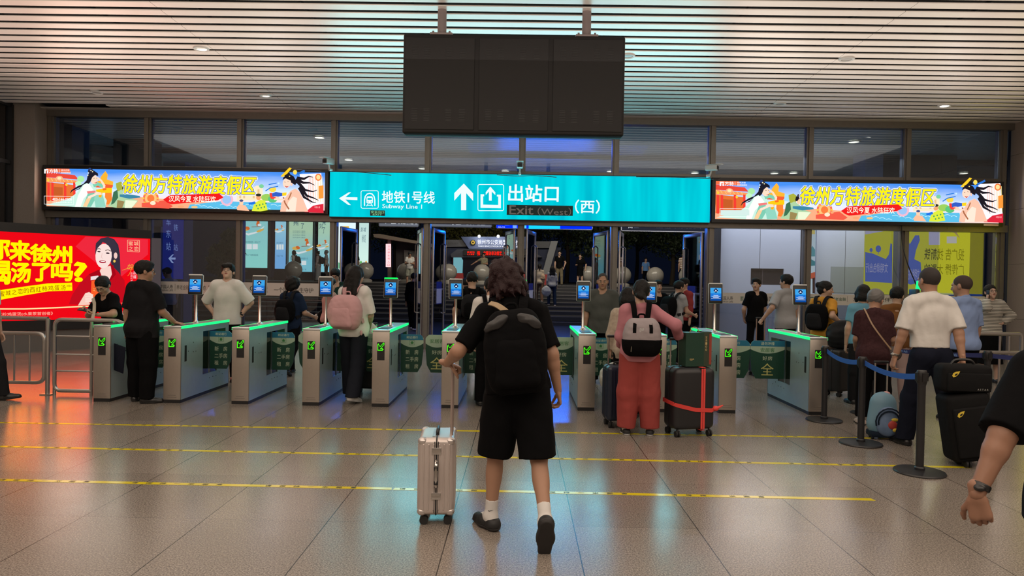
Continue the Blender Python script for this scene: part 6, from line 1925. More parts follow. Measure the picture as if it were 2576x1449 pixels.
        for i in (0, 1):
            shp, el, wr = AR[i][:3]
            if sl <= 1.0:
                en = shp + (el - shp) * sl; n_ = unit(el - shp)
                U.cone(shp, shp + (el - shp) * (sl + 0.25), (0.052 * q + e) * s, (0.049 * q + e * 1.05) * s, 0.045, cuts=((en, n_),))
            else:
                U.cone(shp, el, (0.054 * q + e) * s, (0.042 * q + e) * s, 0.04)
                n_ = unit(wr - el); en = el + (wr - el) * min(0.98, sl - 1.0)
                U.cone(el, wr + n_ * 0.03, (0.042 * q + e) * s, (0.034 * q + e * 0.8) * s, 0.03, cuts=((en, n_),))
        U.cut(tp(0, 0, hem), -T[:, 2] + T[:, 0] * 0.0)
        U.cone(tp(0, 0.0, 1.47), tp(0, 0.02, 1.60), 0.061 * s * q, 0.07 * s * q, 0.001, carve=True)
        o = ch('upper_garment' if not top.get('name') else top['name'], U, top['m'], (top.get('nz', 0.0085), 18, 13, seed + 40))
        if top.get('collar'):
            C_ = Solid(); C_.cone(tp(0, -0.016, 1.452), tp(0, -0.012, 1.495), 0.070 * s * q, 0.064 * s * q, 0.01, cuts=((tp(0, 0, 1.492), T[:, 2] + T[:, 1] * 0.5), (tp(0, 0, 1.44), -T[:, 2])))
            C_.cone(tp(0, 0.0, 1.42), tp(0, 0.02, 1.60), 0.0585 * s * q, 0.062 * s * q, 0.001, carve=True)
            smooth_mesh('collar', [C_.mesh(min(res, 0.008))], top.get('cm', top['m']), o)
    # lower garment
    if bottom:
        kd = bottom['kind']; e = bottom.get('e', 0.012); m_ = bottom['m']
        L = Solid()
        wz = bottom.get('waist', 1.0)
        L.ell(tp(0, -0.006, 0.93), A3(0.155 * w + e, 0.112 * w + e, 0.125) * s, T, 0.05)
        for sg in (-1, 1): L.ell(LG[(sg + 1) // 2][0] + A3(0, -0.040, -0.01) * s, A3(0.080 * w + e * .5, 0.070 * w + e * .5, 0.10) * s, None, 0.05)
        if kd == 'skirt':
            L.cone(tp(0, 0, 0.95), pel + A3(0, 0, -0.93 + bottom.get('len', 0.35)) * s - A3(0, 0, 0.1), (0.15 * w + e) * s, bottom.get('hemw', 0.24) * s, 0.05, (A3(0, 1, 0), 1.3))
            L.cut(pel + A3(0, 0, -0.93 + bottom.get('len', 0.35)) * s, (0, 0, -1))
        else:
            rt, rk, ra = bottom.get('r', {'pants': (0.088, 0.066, 0.058), 'wide': (0.094, 0.092, 0.105), 'slim': (0.082, 0.056, 0.044), 'shorts': (0.098, 0.105, 0.1), 'straight': (0.090, 0.075, 0.074)}[kd])
            for i in (0, 1):
                hip, kn, ank, tt, up = LG[i]
                if kd == 'shorts':
                    ln = bottom.get('len', 0.92); n_ = unit(kn - hip); en = hip + (kn - hip) * ln
                    L.cone(hip + A3(0, -0.01, 0) * s, kn + n_ * 0.1, rt * s * w + e * s, rk * s * w + e * s, 0.025, cuts=((en, n_ * 0.5 + A3(0, 0, -0.5)),))
                else:
                    ln = bottom.get('len', 1.0); n_ = unit(ank - kn); en = kn + (ank - kn) * ln + n_ * 0.02
                    L.cone(hip + A3(0, -0.01, 0) * s, kn, rt * s * w + e * s, (rk + e) * s * q, 0.03)
                    L.cone(kn, ank + n_ * 0.06, (rk + e) * s * q, (ra + e * 0.5) * s, 0.03, cuts=((en, n_ if bottom.get('len', 1.0) < 1 else A3(0, 0, -1)),))
        L.cut(tp(0, 0, wz), T[:, 2])
        ch(bottom.get('name', 'skirt' if kd == 'skirt' else 'shorts' if kd == 'shorts' else 'trousers'), L, m_, (bottom.get('nz', 0.006), 22, 9, seed + 80))
    if socks:
        for i in (0, 1):
            hip, kn, ank, tt, up = LG[i]; n_ = unit(ank - kn)
            K = Solid(); K.cone(ank - n_ * 0.12 * s, ank, 0.042 * s, 0.038 * s, 0.02, cuts=((ank - n_ * 0.115 * s, -n_),)); K.cone(ank, ank + tt * 0.09 * s - up * 0.03 * s, 0.038 * s, 0.032 * s, 0.03)
            K.cone(ank, ank - tt * 0.03 * s - up * 0.035 * s, 0.038 * s, 0.034 * s, 0.03)
            ch('sock', K, socks, None, 0.006 if fine else res)
    if shoes:
        for i in (0, 1):
            hip, kn, ank, tt, up = LG[i]; K = Solid(); fr = foot_r
            rt_ = np.cross(tt, up)
            f0 = ank - up * 0.045 * s
            K.cone(f0 - tt * 0.038 * s, f0 + tt * 0.06 * s - up * 0.004 * s, 0.040 * s * fr, 0.044 * s * fr, 0.03)
            K.cone(f0 + tt * 0.06 * s - up * 0.004 * s, f0 + tt * 0.155 * s - up * 0.012 * s, 0.044 * s * fr, 0.036 * s * fr, 0.03)
            K.cone(f0 - tt * 0.03 * s, f0 - tt * 0.02 * s + up * 0.05 * s, 0.040 * s * fr, 0.038 * s, 0.02, cuts=((f0 + up * 0.035 * s, up),))
            bot = ank - up * 0.062 * s
            K.cut(bot, -up)
            o = ch('shoe', K, shoes, None, 0.006 if fine else res)
            Z = Solid()
            Z.cone(f0 - tt * 0.040 * s, f0 + tt * 0.06 * s, 0.043 * s * fr, 0.048 * s * fr, 0.03); Z.cone(f0 + tt * 0.06 * s, f0 + tt * 0.16 * s, 0.048 * s * fr, 0.040 * s * fr, 0.03)
            Z.cut(bot + up * 0.004 * s, up); Z.cut(ank - up * 0.078 * s, -up)
            smooth_mesh('sole', [Z.mesh(0.006 if fine else res)], sole or M_RUBBER, o)
    I = dict(root=root, wld=wld, tp=tp, T=T, Rz=Rz, base=base, AR=AR, LG=LG, hp=hp, HM=HM, s=s, w=w, q=q, hc=hc, hsc=hsc, sh=sh, res=res)
    INFO[key] = I
    return I

def ribbon(mb, pts, outs, wd, th=0.004):
    n = len(pts); vs = []; fs = []
    for i in range(n):
        p = A3(tuple(pts[i])); t = unit(A3(tuple(pts[min(n - 1, i + 1)])) - A3(tuple(pts[max(0, i - 1)])))
        o = unit(A3(tuple(outs[i])) - t * np.dot(A3(tuple(outs[i])), t)); sd = np.cross(t, o)
        for a, b in ((-1, 0), (1, 0), (1, 1), (-1, 1)): vs.append(tuple(p + sd * wd / 2 * a + o * th * b))
    for i in range(n - 1):
        for k in range(4): fs.append((i * 4 + k, i * 4 + (k + 1) % 4, (i + 1) * 4 + (k + 1) % 4, (i + 1) * 4 + k))
    fs += [(3, 2, 1, 0), tuple(range((n - 1) * 4, n * 4))]
    mb.add(vs, fs, None, False)

def strap_path(I, pts, k=6):
    """torso-frame points to the person's own frame, with outward directions"""
    c = catmull(pts, k); out = []; o2 = []
    for p in c:
        out.append(I['tp'](p.x, p.y, p.z)); o2.append(I['T'] @ unit(A3(p.x * 0.5, p.y, 0.0001 + max(0, p.z - 1.36) * 2.2)))
    return out, o2

def to_world(mb, I, org):
    Rz, b = I['Rz'], I['base']
    mb.v = [tuple(Rz @ A3(v) + b - org) for v in mb.v]
    return mb

def backpack(key, label, m_, m2=None, size=(0.29, 0.15, 0.42), zc=1.215, strapm=None, kind='plain', dy=0.0):
    I = INFO[key]; s = I['s']; w = I['w']; T = I['T']
    W, Dp, Hh = size
    yb = -(0.112 * I['q'] + 0.026 + dy)
    cy = yb - Dp / 2
    org = I['wld'](I['tp'](0, cy, zc - Hh / 2))
    t = thing('backpack', label, 'backpack', tuple(org), 0, 'backpacks')
    m2 = m2 or m_; strapm = strapm or m2
    Ml = Matrix([[float(v) for v in row] for row in T])
    def solid(fn, nm, mm, par=t, res=0.010, nz=None):
        S = Solid(); fn(S)
        V, F = S.mesh(max(res, I['res']), nz)
        V = (I['Rz'] @ V.T).T + I['base'] - org
        return smooth_mesh(nm, [(V, F)], mm, par)
    tp = I['tp']
    def bag(S):
        k = 0.03
        r_ = Dp / 2
        for j in range(6):
            f = j / 5.0; hw = (W / 2 - r_ * 0.7) * (1.0 - 0.16 * max(0, f - 0.6) / 0.4)
            rr = r_ * (1.0 if 0 < j < 5 else 0.86)
            S.cone(tp(-hw, cy, zc - Hh / 2 + rr + f * (Hh - 2 * rr)), tp(hw, cy, zc - Hh / 2 + rr + f * (Hh - 2 * rr)), rr * s, rr * s, 0.07)
        S.cut(tp(0, yb + 0.004, zc), T[:, 1])
    solid(bag, 'bag_body', m_, nz=(0.004, 25, 20, 7))
    if kind != 'boxy':
        def pocket(S):
            for f in (0.0, 0.33, 0.67, 1.0):
                z_ = zc - Hh * 0.34 + f * Hh * 0.42; hw = W * (0.30 - 0.05 * f)
                S.cone(tp(-hw, cy - Dp * 0.42, z_), tp(hw, cy - Dp * 0.42, z_), 0.042 * s, 0.042 * s, 0.07)
        solid(pocket, 'front_pocket', m2 if kind != 'two' else m_, nz=(0.003, 25, 20, 9))
    h = MB(strapm)
    pts = [tp(x, y, z) for x, y, z in ((-0.035, yb - 0.03, zc + Hh / 2 - 0.02), (-0.03, yb - 0.03, zc + Hh / 2 + 0.035), (0.03, yb - 0.03, zc + Hh / 2 + 0.035), (0.035, yb - 0.03, zc + Hh / 2 - 0.02))]
    h.tube(catmull(pts, 4), 0.009, 6); to_world(h, I, org).build('top_loop', t)
    for sg in (-1, 1):
        m = MB(strapm)
        f = 0.125 * I['q'] + 0.028
        P_, O_ = strap_path(I, [(sg * 0.06, yb + 0.0, zc + Hh / 2 - 0.06), (sg * 0.085, yb * 0.75, 1.46), (sg * 0.10, -0.02, 1.512), (sg * 0.105, 0.06, 1.47), (sg * 0.115, f * 0.92, 1.36), (sg * 0.135, f * 0.95, 1.22), (sg * 0.165 * I['q'], f * 0.45, 1.10), (sg * 0.155 * w, yb * 0.8, 1.04)])
        ribbon(m, P_, O_, 0.058 * s, 0.010)
        to_world(m, I, org).build('shoulder_strap', t)
    return t, I, org, solid, (W, Dp, Hh, cy, yb, zc)

def glasses(key, col=None):
    I = INFO[key]; hp = I['hp']; m = MB(col or M_BLACKP)
    for sg in (-1, 1):
        m.tube([hp(sg * 0.031 + 0.021 * math.cos(a), 0.096 - 0.003 * abs(math.cos(a)), 0.0 + 0.017 * math.sin(a)) for a in [2 * PI * k / 14 for k in range(14)]], 0.0018, 5, closed=True)
        m.tube([hp(sg * 0.052, 0.094, 0.006), hp(sg * 0.078, 0.05, 0.006), hp(sg * 0.082, -0.01, 0.002)], 0.0018, 5)
    m.tube([hp(-0.010, 0.097, 0.004), hp(0, 0.099, 0.006), hp(0.010, 0.097, 0.004)], 0.0018, 5)
    m.build('glasses', I['root'])

def watch(key, i, m_=None):
    I = INFO[key]; wr = I['AR'][i][2]; el = I['AR'][i][1]; d = unit(wr - el); s = I['s']
    c = wr - d * 0.03
    S = Solid(); S.cone(c - d * 0.011, c + d * 0.011, 0.034 * s * I['q'], 0.033 * s * I['q'], 0.004, cuts=((c + d * 0.011, d), (c - d * 0.011, -d)))
    pn = A3(I['AR'][i][4]); S.ell(c - unit(pn) * 0.031 * s, A3(0.019, 0.019, 0.012) * s, None, 0.004)
    smooth_mesh('wristwatch', [S.mesh(0.004)], m_ or M_BLACKP, I['root'])

# ------------------------------------------------------------------ people, from the nearest to the farthest
DENIM = cloth('dark_denim', (0.012, 0.014, 0.02)); WHT = cloth('white', (0.62, 0.60, 0.57)); NAVY = cloth('navy', (0.012, 0.022, 0.05))
GRY = cloth('grey_marl', (0.30, 0.30, 0.31)); OLIVE = cloth('grey_polo', (0.065, 0.068, 0.062)); PINK = cloth('dusty_pink', (0.42, 0.17, 0.20)); RED = cloth('brick_red', (0.30, 0.052, 0.045))
MUST = cloth('mustard', (0.52, 0.25, 0.03)); BRN = cloth('brown', (0.16, 0.09, 0.06)); BLUE = cloth('pale_blue_shirt', (0.20, 0.28, 0.48)); BLK_ = BLK()
BEI = cloth('beige', (0.46, 0.38, 0.28)); TEAL = cloth('dark_teal', (0.012, 0.05, 0.055)); CHK = cloth('charcoal', (0.014, 0.014, 0.016)); RDS = cloth('red_shirt', (0.25, 0.03, 0.03))

# 1 the man with the silver suitcase
mx = 4.36
hand = A3(PX(1128, 4.53), 4.50, 1.040)
person('main', 'person in black T-shirt and shorts with red-brown hair, walking away with a silver suitcase', 1306, mx, 2, H=1.715, w=1.05, lean=6, slean=-6, fine=True, res=0.008,
       legs=((6, 6, 6, 0, 32), (-15, 7, 24, -66, -2)),
       arms=(('ik', hand, (-0.35, -1.0, -0.5), {'curl': 0.95, 'hd': (0.9, 0.15, -0.3), 'pn': (-0.3, 0, -1)}), ('d', (0.24, -0.03, -1), (0.10, 0.30, -1), {'curl': 0.55})),
       head=(4, -10, -4), top=dict(m=BLK_, hem=0.90, sleeve=0.86, e=0.022, hemw=0.176, nz=0.013), bottom=dict(kind='shorts', m=BLK_, len=0.98, r=(0.108, 0.100, 0), nz=0.010),
       socks=cloth('white_sock', (0.62, 0.60, 0.58)), shoes=mat('black_foam_clog', (0.012, 0.012, 0.013), 0.55), foot_r=1.12, sole=mat('black_foam_sole', (0.016, 0.014, 0.014), 0.7), hair=('shaggy', mat('red_brown_hair', (0.014, 0.0022, 0.0035), 0.6, spec=0.3, bump=0.5, bscale=140)), skin='tan')
t, I, org, solid, dm = backpack('main', 'black roll-top backpack with one khaki strap', BLK_, BLK_, size=(0.31, 0.17, 0.52), zc=1.155)
m = MB(cloth('khaki_webbing', (0.32, 0.24, 0.15)))
P_, O_ = strap_path(I, [(-0.13, -0.150, 1.47), (-0.085, -0.185, 1.45), (-0.03, -0.235, 1.40), (0.01, -0.30, 1.34)]); ribbon(m, P_, O_, 0.036, 0.007); to_world(m, I, org).build('khaki_strap', t)
for sg in (-1, 1):
    f = Solid(); c_ = I['tp'](sg * 0.10, -0.30, 1.335)
    f.ell(c_, (0.082, 0.028, 0.034), I['T'] @ rY(sg * 28), 0.02)
    V, F = f.mesh(0.008, (0.006, 40, 40, 3)); V = (I['Rz'] @ V.T).T + I['base'] - org
    smooth_mesh('folded_flap', [(V, F)], mat('shiny_black_nylon', (0.018, 0.017, 0.018), 0.42), t)
# sock mark: a small swoosh
m = MB(M_BLACKP); a_ = I['LG'][0][2]
sw = [(-0.020, 0.052), (-0.012, 0.043), (0.018, 0.054), (-0.010, 0.049), (-0.015, 0.051)]
m.add([tuple(a_ + A3(x, -0.0425, z)) for x, z in sw], [(0, 1, 4), (1, 2, 3), (1, 3, 4)]); m.build('sock_mark', I['root'])

sm = mat('silver_aluminium_case', (0.62, 0.55, 0.52), 0.38, 0.55)
hx, hy = PX(1146, 4.53), 4.53
t = suitcase('silver ribbed carry-on suitcase with black wheels and its handle pulled up', (PX(1108, 4.60), 4.60, 0), R(-86), 0.36, 0.235, 0.50, sm, hz=1.01, hw=0.055, grip=mat('silver_grip', (0.5, 0.46, 0.45), 0.35, 0.5), pole=mat('pale_metal_tube', (0.55, 0.45, 0.42), 0.3, 0.7), r=0.035, handle_y=0.092)
z0 = 0.066
m = MB(M_CHROME)
for z in (0.42, 0.13): MB(M_CHROME).rbox((0.184, 0, z0 + z), (0.014, 0.06, 0.045), 0.004, 2).build('latch', t)
m = MB(M_BLACKP)
m.b2((0.179, -0.014, z0 + 0.02), (0.1835, -0.010, z0 + 0.48)).b2((0.179, 0.010, z0 + 0.02), (0.1835, 0.014, z0 + 0.48)); m.build('frame_gasket', t)
m = MB(M_CHROME).tube(catmull([(0.182, 0, z0 + 0.36), (0.215, 0, z0 + 0.33), (0.215, 0, z0 + 0.22), (0.182, 0, z0 + 0.19)], 5), 0.010, 8)
m.use(M_BLACKP).rbox((0.212, 0, z0 + 0.315), (0.026, 0.028, 0.03), 0.006, 2).rbox((0.212, 0, z0 + 0.225), (0.026, 0.028, 0.03), 0.006, 2)
m.build('side_handle', t)
m = MB(M_CHROME)
for sx in (-1, 1):
    for sy in (-1, 1):
        for zz in (z0 + 0.005, z0 + 0.495): MB(mat('silver_corner', (0.6, 0.55, 0.53), 0.3, 0.7)).ball((sx * 0.151, sy * 0.089, zz + (0.018 if zz < 0.3 else -0.018)), (0.033, 0.033, 0.028), 14, 10).build('corner_guard', t)
MB(mat('blue_white_tag', (0.35, 0.5, 0.6), 0.5)).box((0.02, -0.02, z0 + 0.503), (0.22, 0.02, 0.004)).build('sticker', t)

# 2 the pink and red woman with her luggage
person('pink', 'person in dusty pink hoodie and wide brick-red trousers, seen from behind', 1612, 7.2, -4, H=1.60, w=1.16, res=0.009,
       arms=(('d', (-0.16, 0.05, -1), (0.05, 0.9, -0.5), {'curl': 0.6}), ('ik', A3(PX(1718, 7.1), 7.22, 1.02), (0.7, -0.5, -0.4), {'curl': 0.5, 'hd': (0.8, 0.3, -0.2), 'pn': (0, 0.1, -1)})),
       head=(-4, -16, 4), top=dict(m=PINK, hem=0.84, sleeve=1.95, e=0.020, hemw=0.175, nz=0.008), bottom=dict(kind='wide', m=RED, len=0.93, r=(0.112, 0.108, 0.098), nz=0.005), legs=((0, 4, 0, 0, 8), (0, 4, 0, 0, 8)),
       shoes=mat('black_trainer', (0.014, 0.014, 0.016), 0.6), socks=WHT, hair=('lowbun', None), skin='mid', fem=True, sole=mat('white_sole', (0.5, 0.5, 0.5), 0.6))
m = MB(mat('white_shoe_stripe', (0.6, 0.6, 0.6), 0.6))
I = INFO['pink']
for i in (0, 1):
    hip, kn, ank, tt, up = I['LG'][i]; sd = np.cross(tt, up) * (1 if i else -1) * 1.0
    for k in range(2):
        a_ = ank - tt * 0.02 + tt * 0.035 * k - up * 0.02 - sd * 0.043; b_ = a_ + tt * 0.045 - up * 0.03
        m.tube([tuple(a_), tuple((a_ + b_) / 2 - sd * 0.002), tuple(b_)], 0.0035, 5)
m.build('shoe_stripe', I['root'])
g2 = cloth('grey_canvas', (0.30, 0.26, 0.27))
t, I, org, solid, (W, Dp, Hh, cy, yb, zc) = backpack('pink', 'boxy grey and black backpack on the person in pink', g2, BLK_, size=(0.33, 0.16, 0.41), zc=1.13, kind='boxy', strapm=BLK_)
def lowhalf(S):
    tp = I['tp']; T = I['T']; s = I['s']
    for j in range(5):
        z_ = zc - Hh / 2 + 0.072 + j * 0.05; S.cone(tp(-W / 2 + 0.055, cy, z_), tp(W / 2 - 0.055, cy, z_), 0.087 * s, 0.087 * s, 0.07)
    S.cut(tp(0, 0, zc - 0.03), T[:, 2]); S.cut(tp(0, yb + 0.002, zc), T[:, 1])
solid(lowhalf, 'black_lower_half', BLK_)
m = MB(BLK_); m2 = MB(mat('white_stitching', (0.5, 0.5, 0.5), 0.6))
tp = I['tp']
yf = cy - Dp / 2 - 0.012
for sg in (-1, 1):
    P_ = [tp(sg * 0.085, yf + 0.02, zc + 0.15), tp(sg * 0.09, yf - 0.004, zc + 0.10), tp(sg * 0.09, yf - 0.004, zc + 0.045)]
    ribbon(m, P_, [I['T'] @ A3(0, -1, 0)] * 3, 0.034, 0.006)
to_world(m, I, org).build('leather_tab', t)
put_text(m2, '回', (-0.022, 0, 0.022, 0.045), 0, m2.mats[0], 0.02)
m2.v = [tuple(tp(v[0] - 0.012, yf - 0.006, zc + 0.055 + v[2])) for v in m2.v]
m2.b2((0, 0, 0), (0, 0, 0))
to_world(m2, I, org).build('stitched_mark', t)
m = MB(mat('zip_metal', (0.4, 0.36, 0.28), 0.4, 0.7)); P_ = [tp(x, yf - 0.012, zc - 0.065 + abs(x) * 0.05) for x in (-0.12, -0.06, 0, 0.06, 0.12)]
m.tube(P_, 0.004, 6); m.tube([P_[0], tp(-0.125, yf - 0.014, zc - 0.16)], 0.003, 5); to_world(m, I, org).build('zip', t)

bsm = mat('matt_black_hard_case', (0.017, 0.017, 0.019), 0.4)
strap = mat('coral_luggage_strap', (0.75, 0.06, 0.05), 0.6)
cx_, cy_ = PX(1741, 7.22), 7.25
t = suitcase('large black hard suitcase wrapped in coral red straps', (cx_, cy_, 0), R(14), 0.46, 0.29, 0.64, bsm, hz=None, ribs='', r=0.06, wheel_r=0.032)
m = MB(strap); z0 = 0.074
for x in (0.07, 0.095):
    m.rbox((x, -0.147, z0 + 0.32), (0.021, 0.006, 0.62), 0.002, 1).rbox((x, 0.147, z0 + 0.32), (0.021, 0.006, 0.62), 0.002, 1).rbox((x, 0, z0 + 0.642), (0.021, 0.296, 0.006), 0.002, 1).rbox((x, 0, z0 - 0.002), (0.021, 0.296, 0.006), 0.002, 1)
m.build('upright_strap', t)
m = MB(strap)
for pts in ([(-0.233, -0.13, z0 + 0.27), (-0.18, -0.149, z0 + 0.255), (0.0, -0.150, z0 + 0.21), (0.18, -0.149, z0 + 0.20), (0.234, -0.12, z0 + 0.21), (0.236, 0.12, z0 + 0.24), (0.2, 0.149, z0 + 0.25), (-0.2, 0.149, z0 + 0.28), (-0.235, 0.12, z0 + 0.28), (-0.233, -0.13, z0 + 0.27)],):
    ribbon(m, pts, [A3(p[0] * 0.4, p[1], 0.0) if abs(p[1]) > 0.14 else A3(p[0], p[1] * 0.2, 0) for p in pts], 0.04, 0.004)
m.ball((0.235, -0.13, z0 + 0.215), (0.035, 0.03, 0.028), 10, 8).cone((0.25, -0.14, z0 + 0.22), (0.31, -0.15, z0 + 0.25), 0.016, 0.006, 8)
m.build('level_strap', t)
MB(strap).add([(0.1, -0.02, 0), (0.1, -0.02, 0.0)], []).build('x') if False else None
m = MB(M_CHROME)
for s_ in (-1, 1): m.cone((-0.11 + s_ * 0.05, 0.12, z0 + 0.62), (-0.11 + s_ * 0.05, 0.12, 0.99), 0.010, n=8)
hd = m.build('telescopic_handle', t); MB(M_BLACKP).rbox((-0.11, 0.12, 0.99), (0.13, 0.028, 0.03), 0.01, 3).build('grip', hd)

# green gift bag standing on the case
a_ = thing('gift_bag', 'dark green paper gift bag standing on the strapped black suitcase', 'shopping bag', (PX(1752, 7.2), 7.26, 0.722), R(14))
MB(mat('dark_green_paper', (0.010, 0.045, 0.028), 0.45)).b2((-0.135, -0.09, 0), (0.07, 0.07, 0.35)).build('bag_body', a_)
m = MB(mat('green_gold_side', (0.035, 0.05, 0.03), 0.45)).b2((0.07, -0.09, 0), (0.155, 0.07, 0.36))
m.use(mat('red_side_strip', (0.28, 0.05, 0.03), 0.45)).b2((0.13, -0.0915, 0.02), (0.157, -0.085, 0.34)); m.build('side_gusset', a_)
m = MB(mat('gold_print', (0.5, 0.38, 0.16), 0.4))
for i_, ch_ in enumerate('宝通100'): 
    put_text(m, ch_, (0.085, 0.29 - i_ * 0.032, 0.105, 0.315 - i_ * 0.032), -0.0915, m.mats[0], 0.01)
put_text(m, '特产', (-0.09, 0.06, -0.04, 0.085), -0.0915, m.mats[0], 0.01)
m.build('printed_lettering', a_)
MB(mat('gold_cord', (0.4, 0.3, 0.1), 0.5)).tube(catmull([(-0.08, -0.06, 0.35), (-0.05, -0.06, 0.40), (0.0, -0.06, 0.40), (0.03, -0.06, 0.35)], 5), 0.004, 6).build('cord_handle', a_)
t = suitcase('navy ribbed suitcase standing to the left of the person in pink', (PX(1566, 7.55), 7.6, 0), R(8), 0.34, 0.26, 0.60, mat('navy_hard_case', (0.008, 0.014, 0.032), 0.35), ribs='v', r=0.045, wheel_r=0.032, hz=0.98)
# companion in beige with bags
person('beige', 'person in patterned beige jacket, mostly hidden left of the one in pink', 1580, 8.1, -8, H=1.50, w=1.0, res=0.012, arms=(('d', (-0.24, 0.10, -1), (0.0, 0.25, -1), {'curl': 0.9}), ('d', (0.16, 0.02, -1), (0.05, 0.15, -1))),
       top=dict(m=cloth('beige_print', (0.40, 0.33, 0.26), var=0.45, scale=22), hem=0.80, sleeve=1.85, e=0.024), bottom=dict(kind='pants', m=BLK_), shoes=M_BLACKP, hair=('bob', None), fem=True, head=(0, -8, 0))
I = INFO['beige']; p = I['wld'](I['AR'][0][2] + A3(0, 0.0, -0.09))
def softbag(name, label, cat, pos, r, m_, res=0.012, k=1.0, group=None, par=None, hgt=None):
    S = Solid(); h_ = hgt or r[2]
    S.ell((0, 0, -h_ * 1.15), (r[0], r[1], h_), None, 0.05); S.cone((0, 0, -0.04), (0, 0, -h_), 0.02, r[0] * 0.8, 0.05, (A3(0, 1, 0), r[0] / r[1]))
    o = smooth_mesh(name, [S.mesh(res, (0.010, 26, 26, int(pos[0] * 10) % 50 + 60))], m_, par); o.location = tuple(pos)
    if cat: tag(o, label, cat, group)
    return o
softbag('carrier_bag', 'printed white carrier bag held by the person in the beige jacket', 'shopping bag', (PX(1545, 7.9), 7.9, p[2] + 0.02), (0.15, 0.10, 0.17), mat('printed_white_plastic', (0.36, 0.38, 0.34), 0.3, var=0.5, scale=14))
softbag('orange_bag', 'orange bag hanging between the beige jacket and the person in pink', 'bag', (PX(1562, 7.75), 7.75, p[2] - 0.06), (0.11, 0.08, 0.13), mat('orange_nylon', (0.62, 0.22, 0.015), 0.45))

# 3 the man in the white shirt and the soft black cases
person('white', 'person in white short-sleeved shirt and dark trousers, walking away beside black luggage', 2345, 6.8, 2, H=1.79, w=1.04, lean=3, res=0.009,
       legs=((14, 3, 4, 0, 8), (-16, 3, 14, -20, 4)), arms=(('d', (-0.34, 0.0, -1), (-0.20, 0.22, -1), {'curl': 0.5}), ('ik', A3(PX(2436, 6.6), 6.62, 0.83), (0.6, -0.6, -0.2), {'curl': 0.9, 'hd': (0.05, 0.0, -1), 'pn': (-1, 0, 0)})),
       head=(6, -4, 0), top=dict(m=WHT, hem=0.985, sleeve=0.88, e=0.024, hemw=0.155, collar=True, nz=0.010, name='shirt'), bottom=dict(kind='straight', m=cloth('midnight', (0.010, 0.012, 0.022)), nz=0.007, waist=1.03),
       shoes=mat('black_leather', (0.01, 0.01, 0.011), 0.3), hair=('buzz', mat('short_grey_black_hair', (0.028, 0.022, 0.02), 0.8)), skin='tan')
watch('white', 0, mat('steel_watch', (0.3, 0.28, 0.25), 0.3, 0.9))
# wheeled black soft case + bag on top
cx_, cy_ = PX(2466, 6.15), 6.2
t = thing('wheeled_soft_case', 'black wheeled soft case with yellow leaf badges, carrying a smaller case on top', 'suitcase', (cx_, cy_, 0), R(-6))
SC_ = Matrix.Rotation(R(-9), 4, 'Y')
m = MB(cloth('black_ballistic_nylon', (0.010, 0.010, 0.0105), 0.75)); m.rbox((0.0, 0, 0.36), (0.37, 0.25, 0.60), 0.05, 4); m.rbox((0, -0.135, 0.33), (0.31, 0.04, 0.44), 0.018, 3)
m.v = [tuple(SC_ @ Vector(v)) for v in m.v]; m.build('bag_body', t)
wheels(t, [(-0.08, 0.07), (0.12, 0.07), (-0.08, -0.09), (0.12, -0.09)], 0.033)
M_LEAF = mat('yellow_badge', (0.70, 0.52, 0.05), 0.5)
def leaf(x, y, z, par, rot=None):
    P0 = [(-0.032, -0.012), (-0.022, 0.012), (0.0, 0.024), (0.034, 0.030), (0.022, 0.004), (0.004, -0.016), (-0.020, -0.026)]
    v = [(x + a, y, z + b) for a, b in P0]
    mm = MB(M_LEAF).add([tuple(rot @ Vector(q)) for q in v] if rot else v, [tuple(reversed(range(7)))])
    v2 = [(x + a * 0.4 + 0.002, y - 0.001, z + b * 0.4 - 0.002) for a, b in P0]
    mm.use(M_BLACKP).add([tuple(rot @ Vector(q)) for q in v2] if rot else v2, [tuple(reversed(range(7)))])
    mm.build('leaf_badge', par)
leaf(-0.10, -0.157, 0.50, t, SC_)
t = thing('soft_travel_bag', 'smaller black soft travel bag riding on the wheeled soft case', 'travel bag', (cx_ - 0.09, cy_ + 0.02, 0.655), R(-6))
m = MB(cloth('black_ballistic_nylon', (0.01, 0.01, 0.01))); m.rbox((0.0, 0, 0.125), (0.42, 0.22, 0.25), 0.05, 4); m.rbox((0, -0.115, 0.10), (0.36, 0.03, 0.16), 0.012, 2); m.build('bag_body', t)
leaf(-0.12, -0.135, 0.17, t)
m = MB(mat('pale_grey_ink', (0.35, 0.35, 0.33), 0.5)); put_text(m, 'A S T A R', (0.06, 0.035, 0.15, 0.05), -0.133, m.mats[0], 0.006); m.build('printed_lettering', t)
MB(M_BLACKP).tube(catmull([(-0.10, 0, 0.24), (-0.06, 0, 0.285), (0.06, 0, 0.285), (0.10, 0, 0.24)], 5), 0.012, 8).build('carry_handle', t)

# blue shirt man beyond
person('blue', 'person in pale blue shirt, behind the shoulder of the one in white', 2424, 8.3, 14, H=1.72, w=1.1, res=0.011, head=(22, -6, 0), top=dict(m=BLUE, hem=0.86, sleeve=0.9, e=0.022, collar=True), bottom=dict(kind='pants', m=BLK_), shoes=M_BLACKP, hair=('balding', mat('thin_dark_hair', (0.04, 0.025, 0.02), 0.8)), skin='tan')
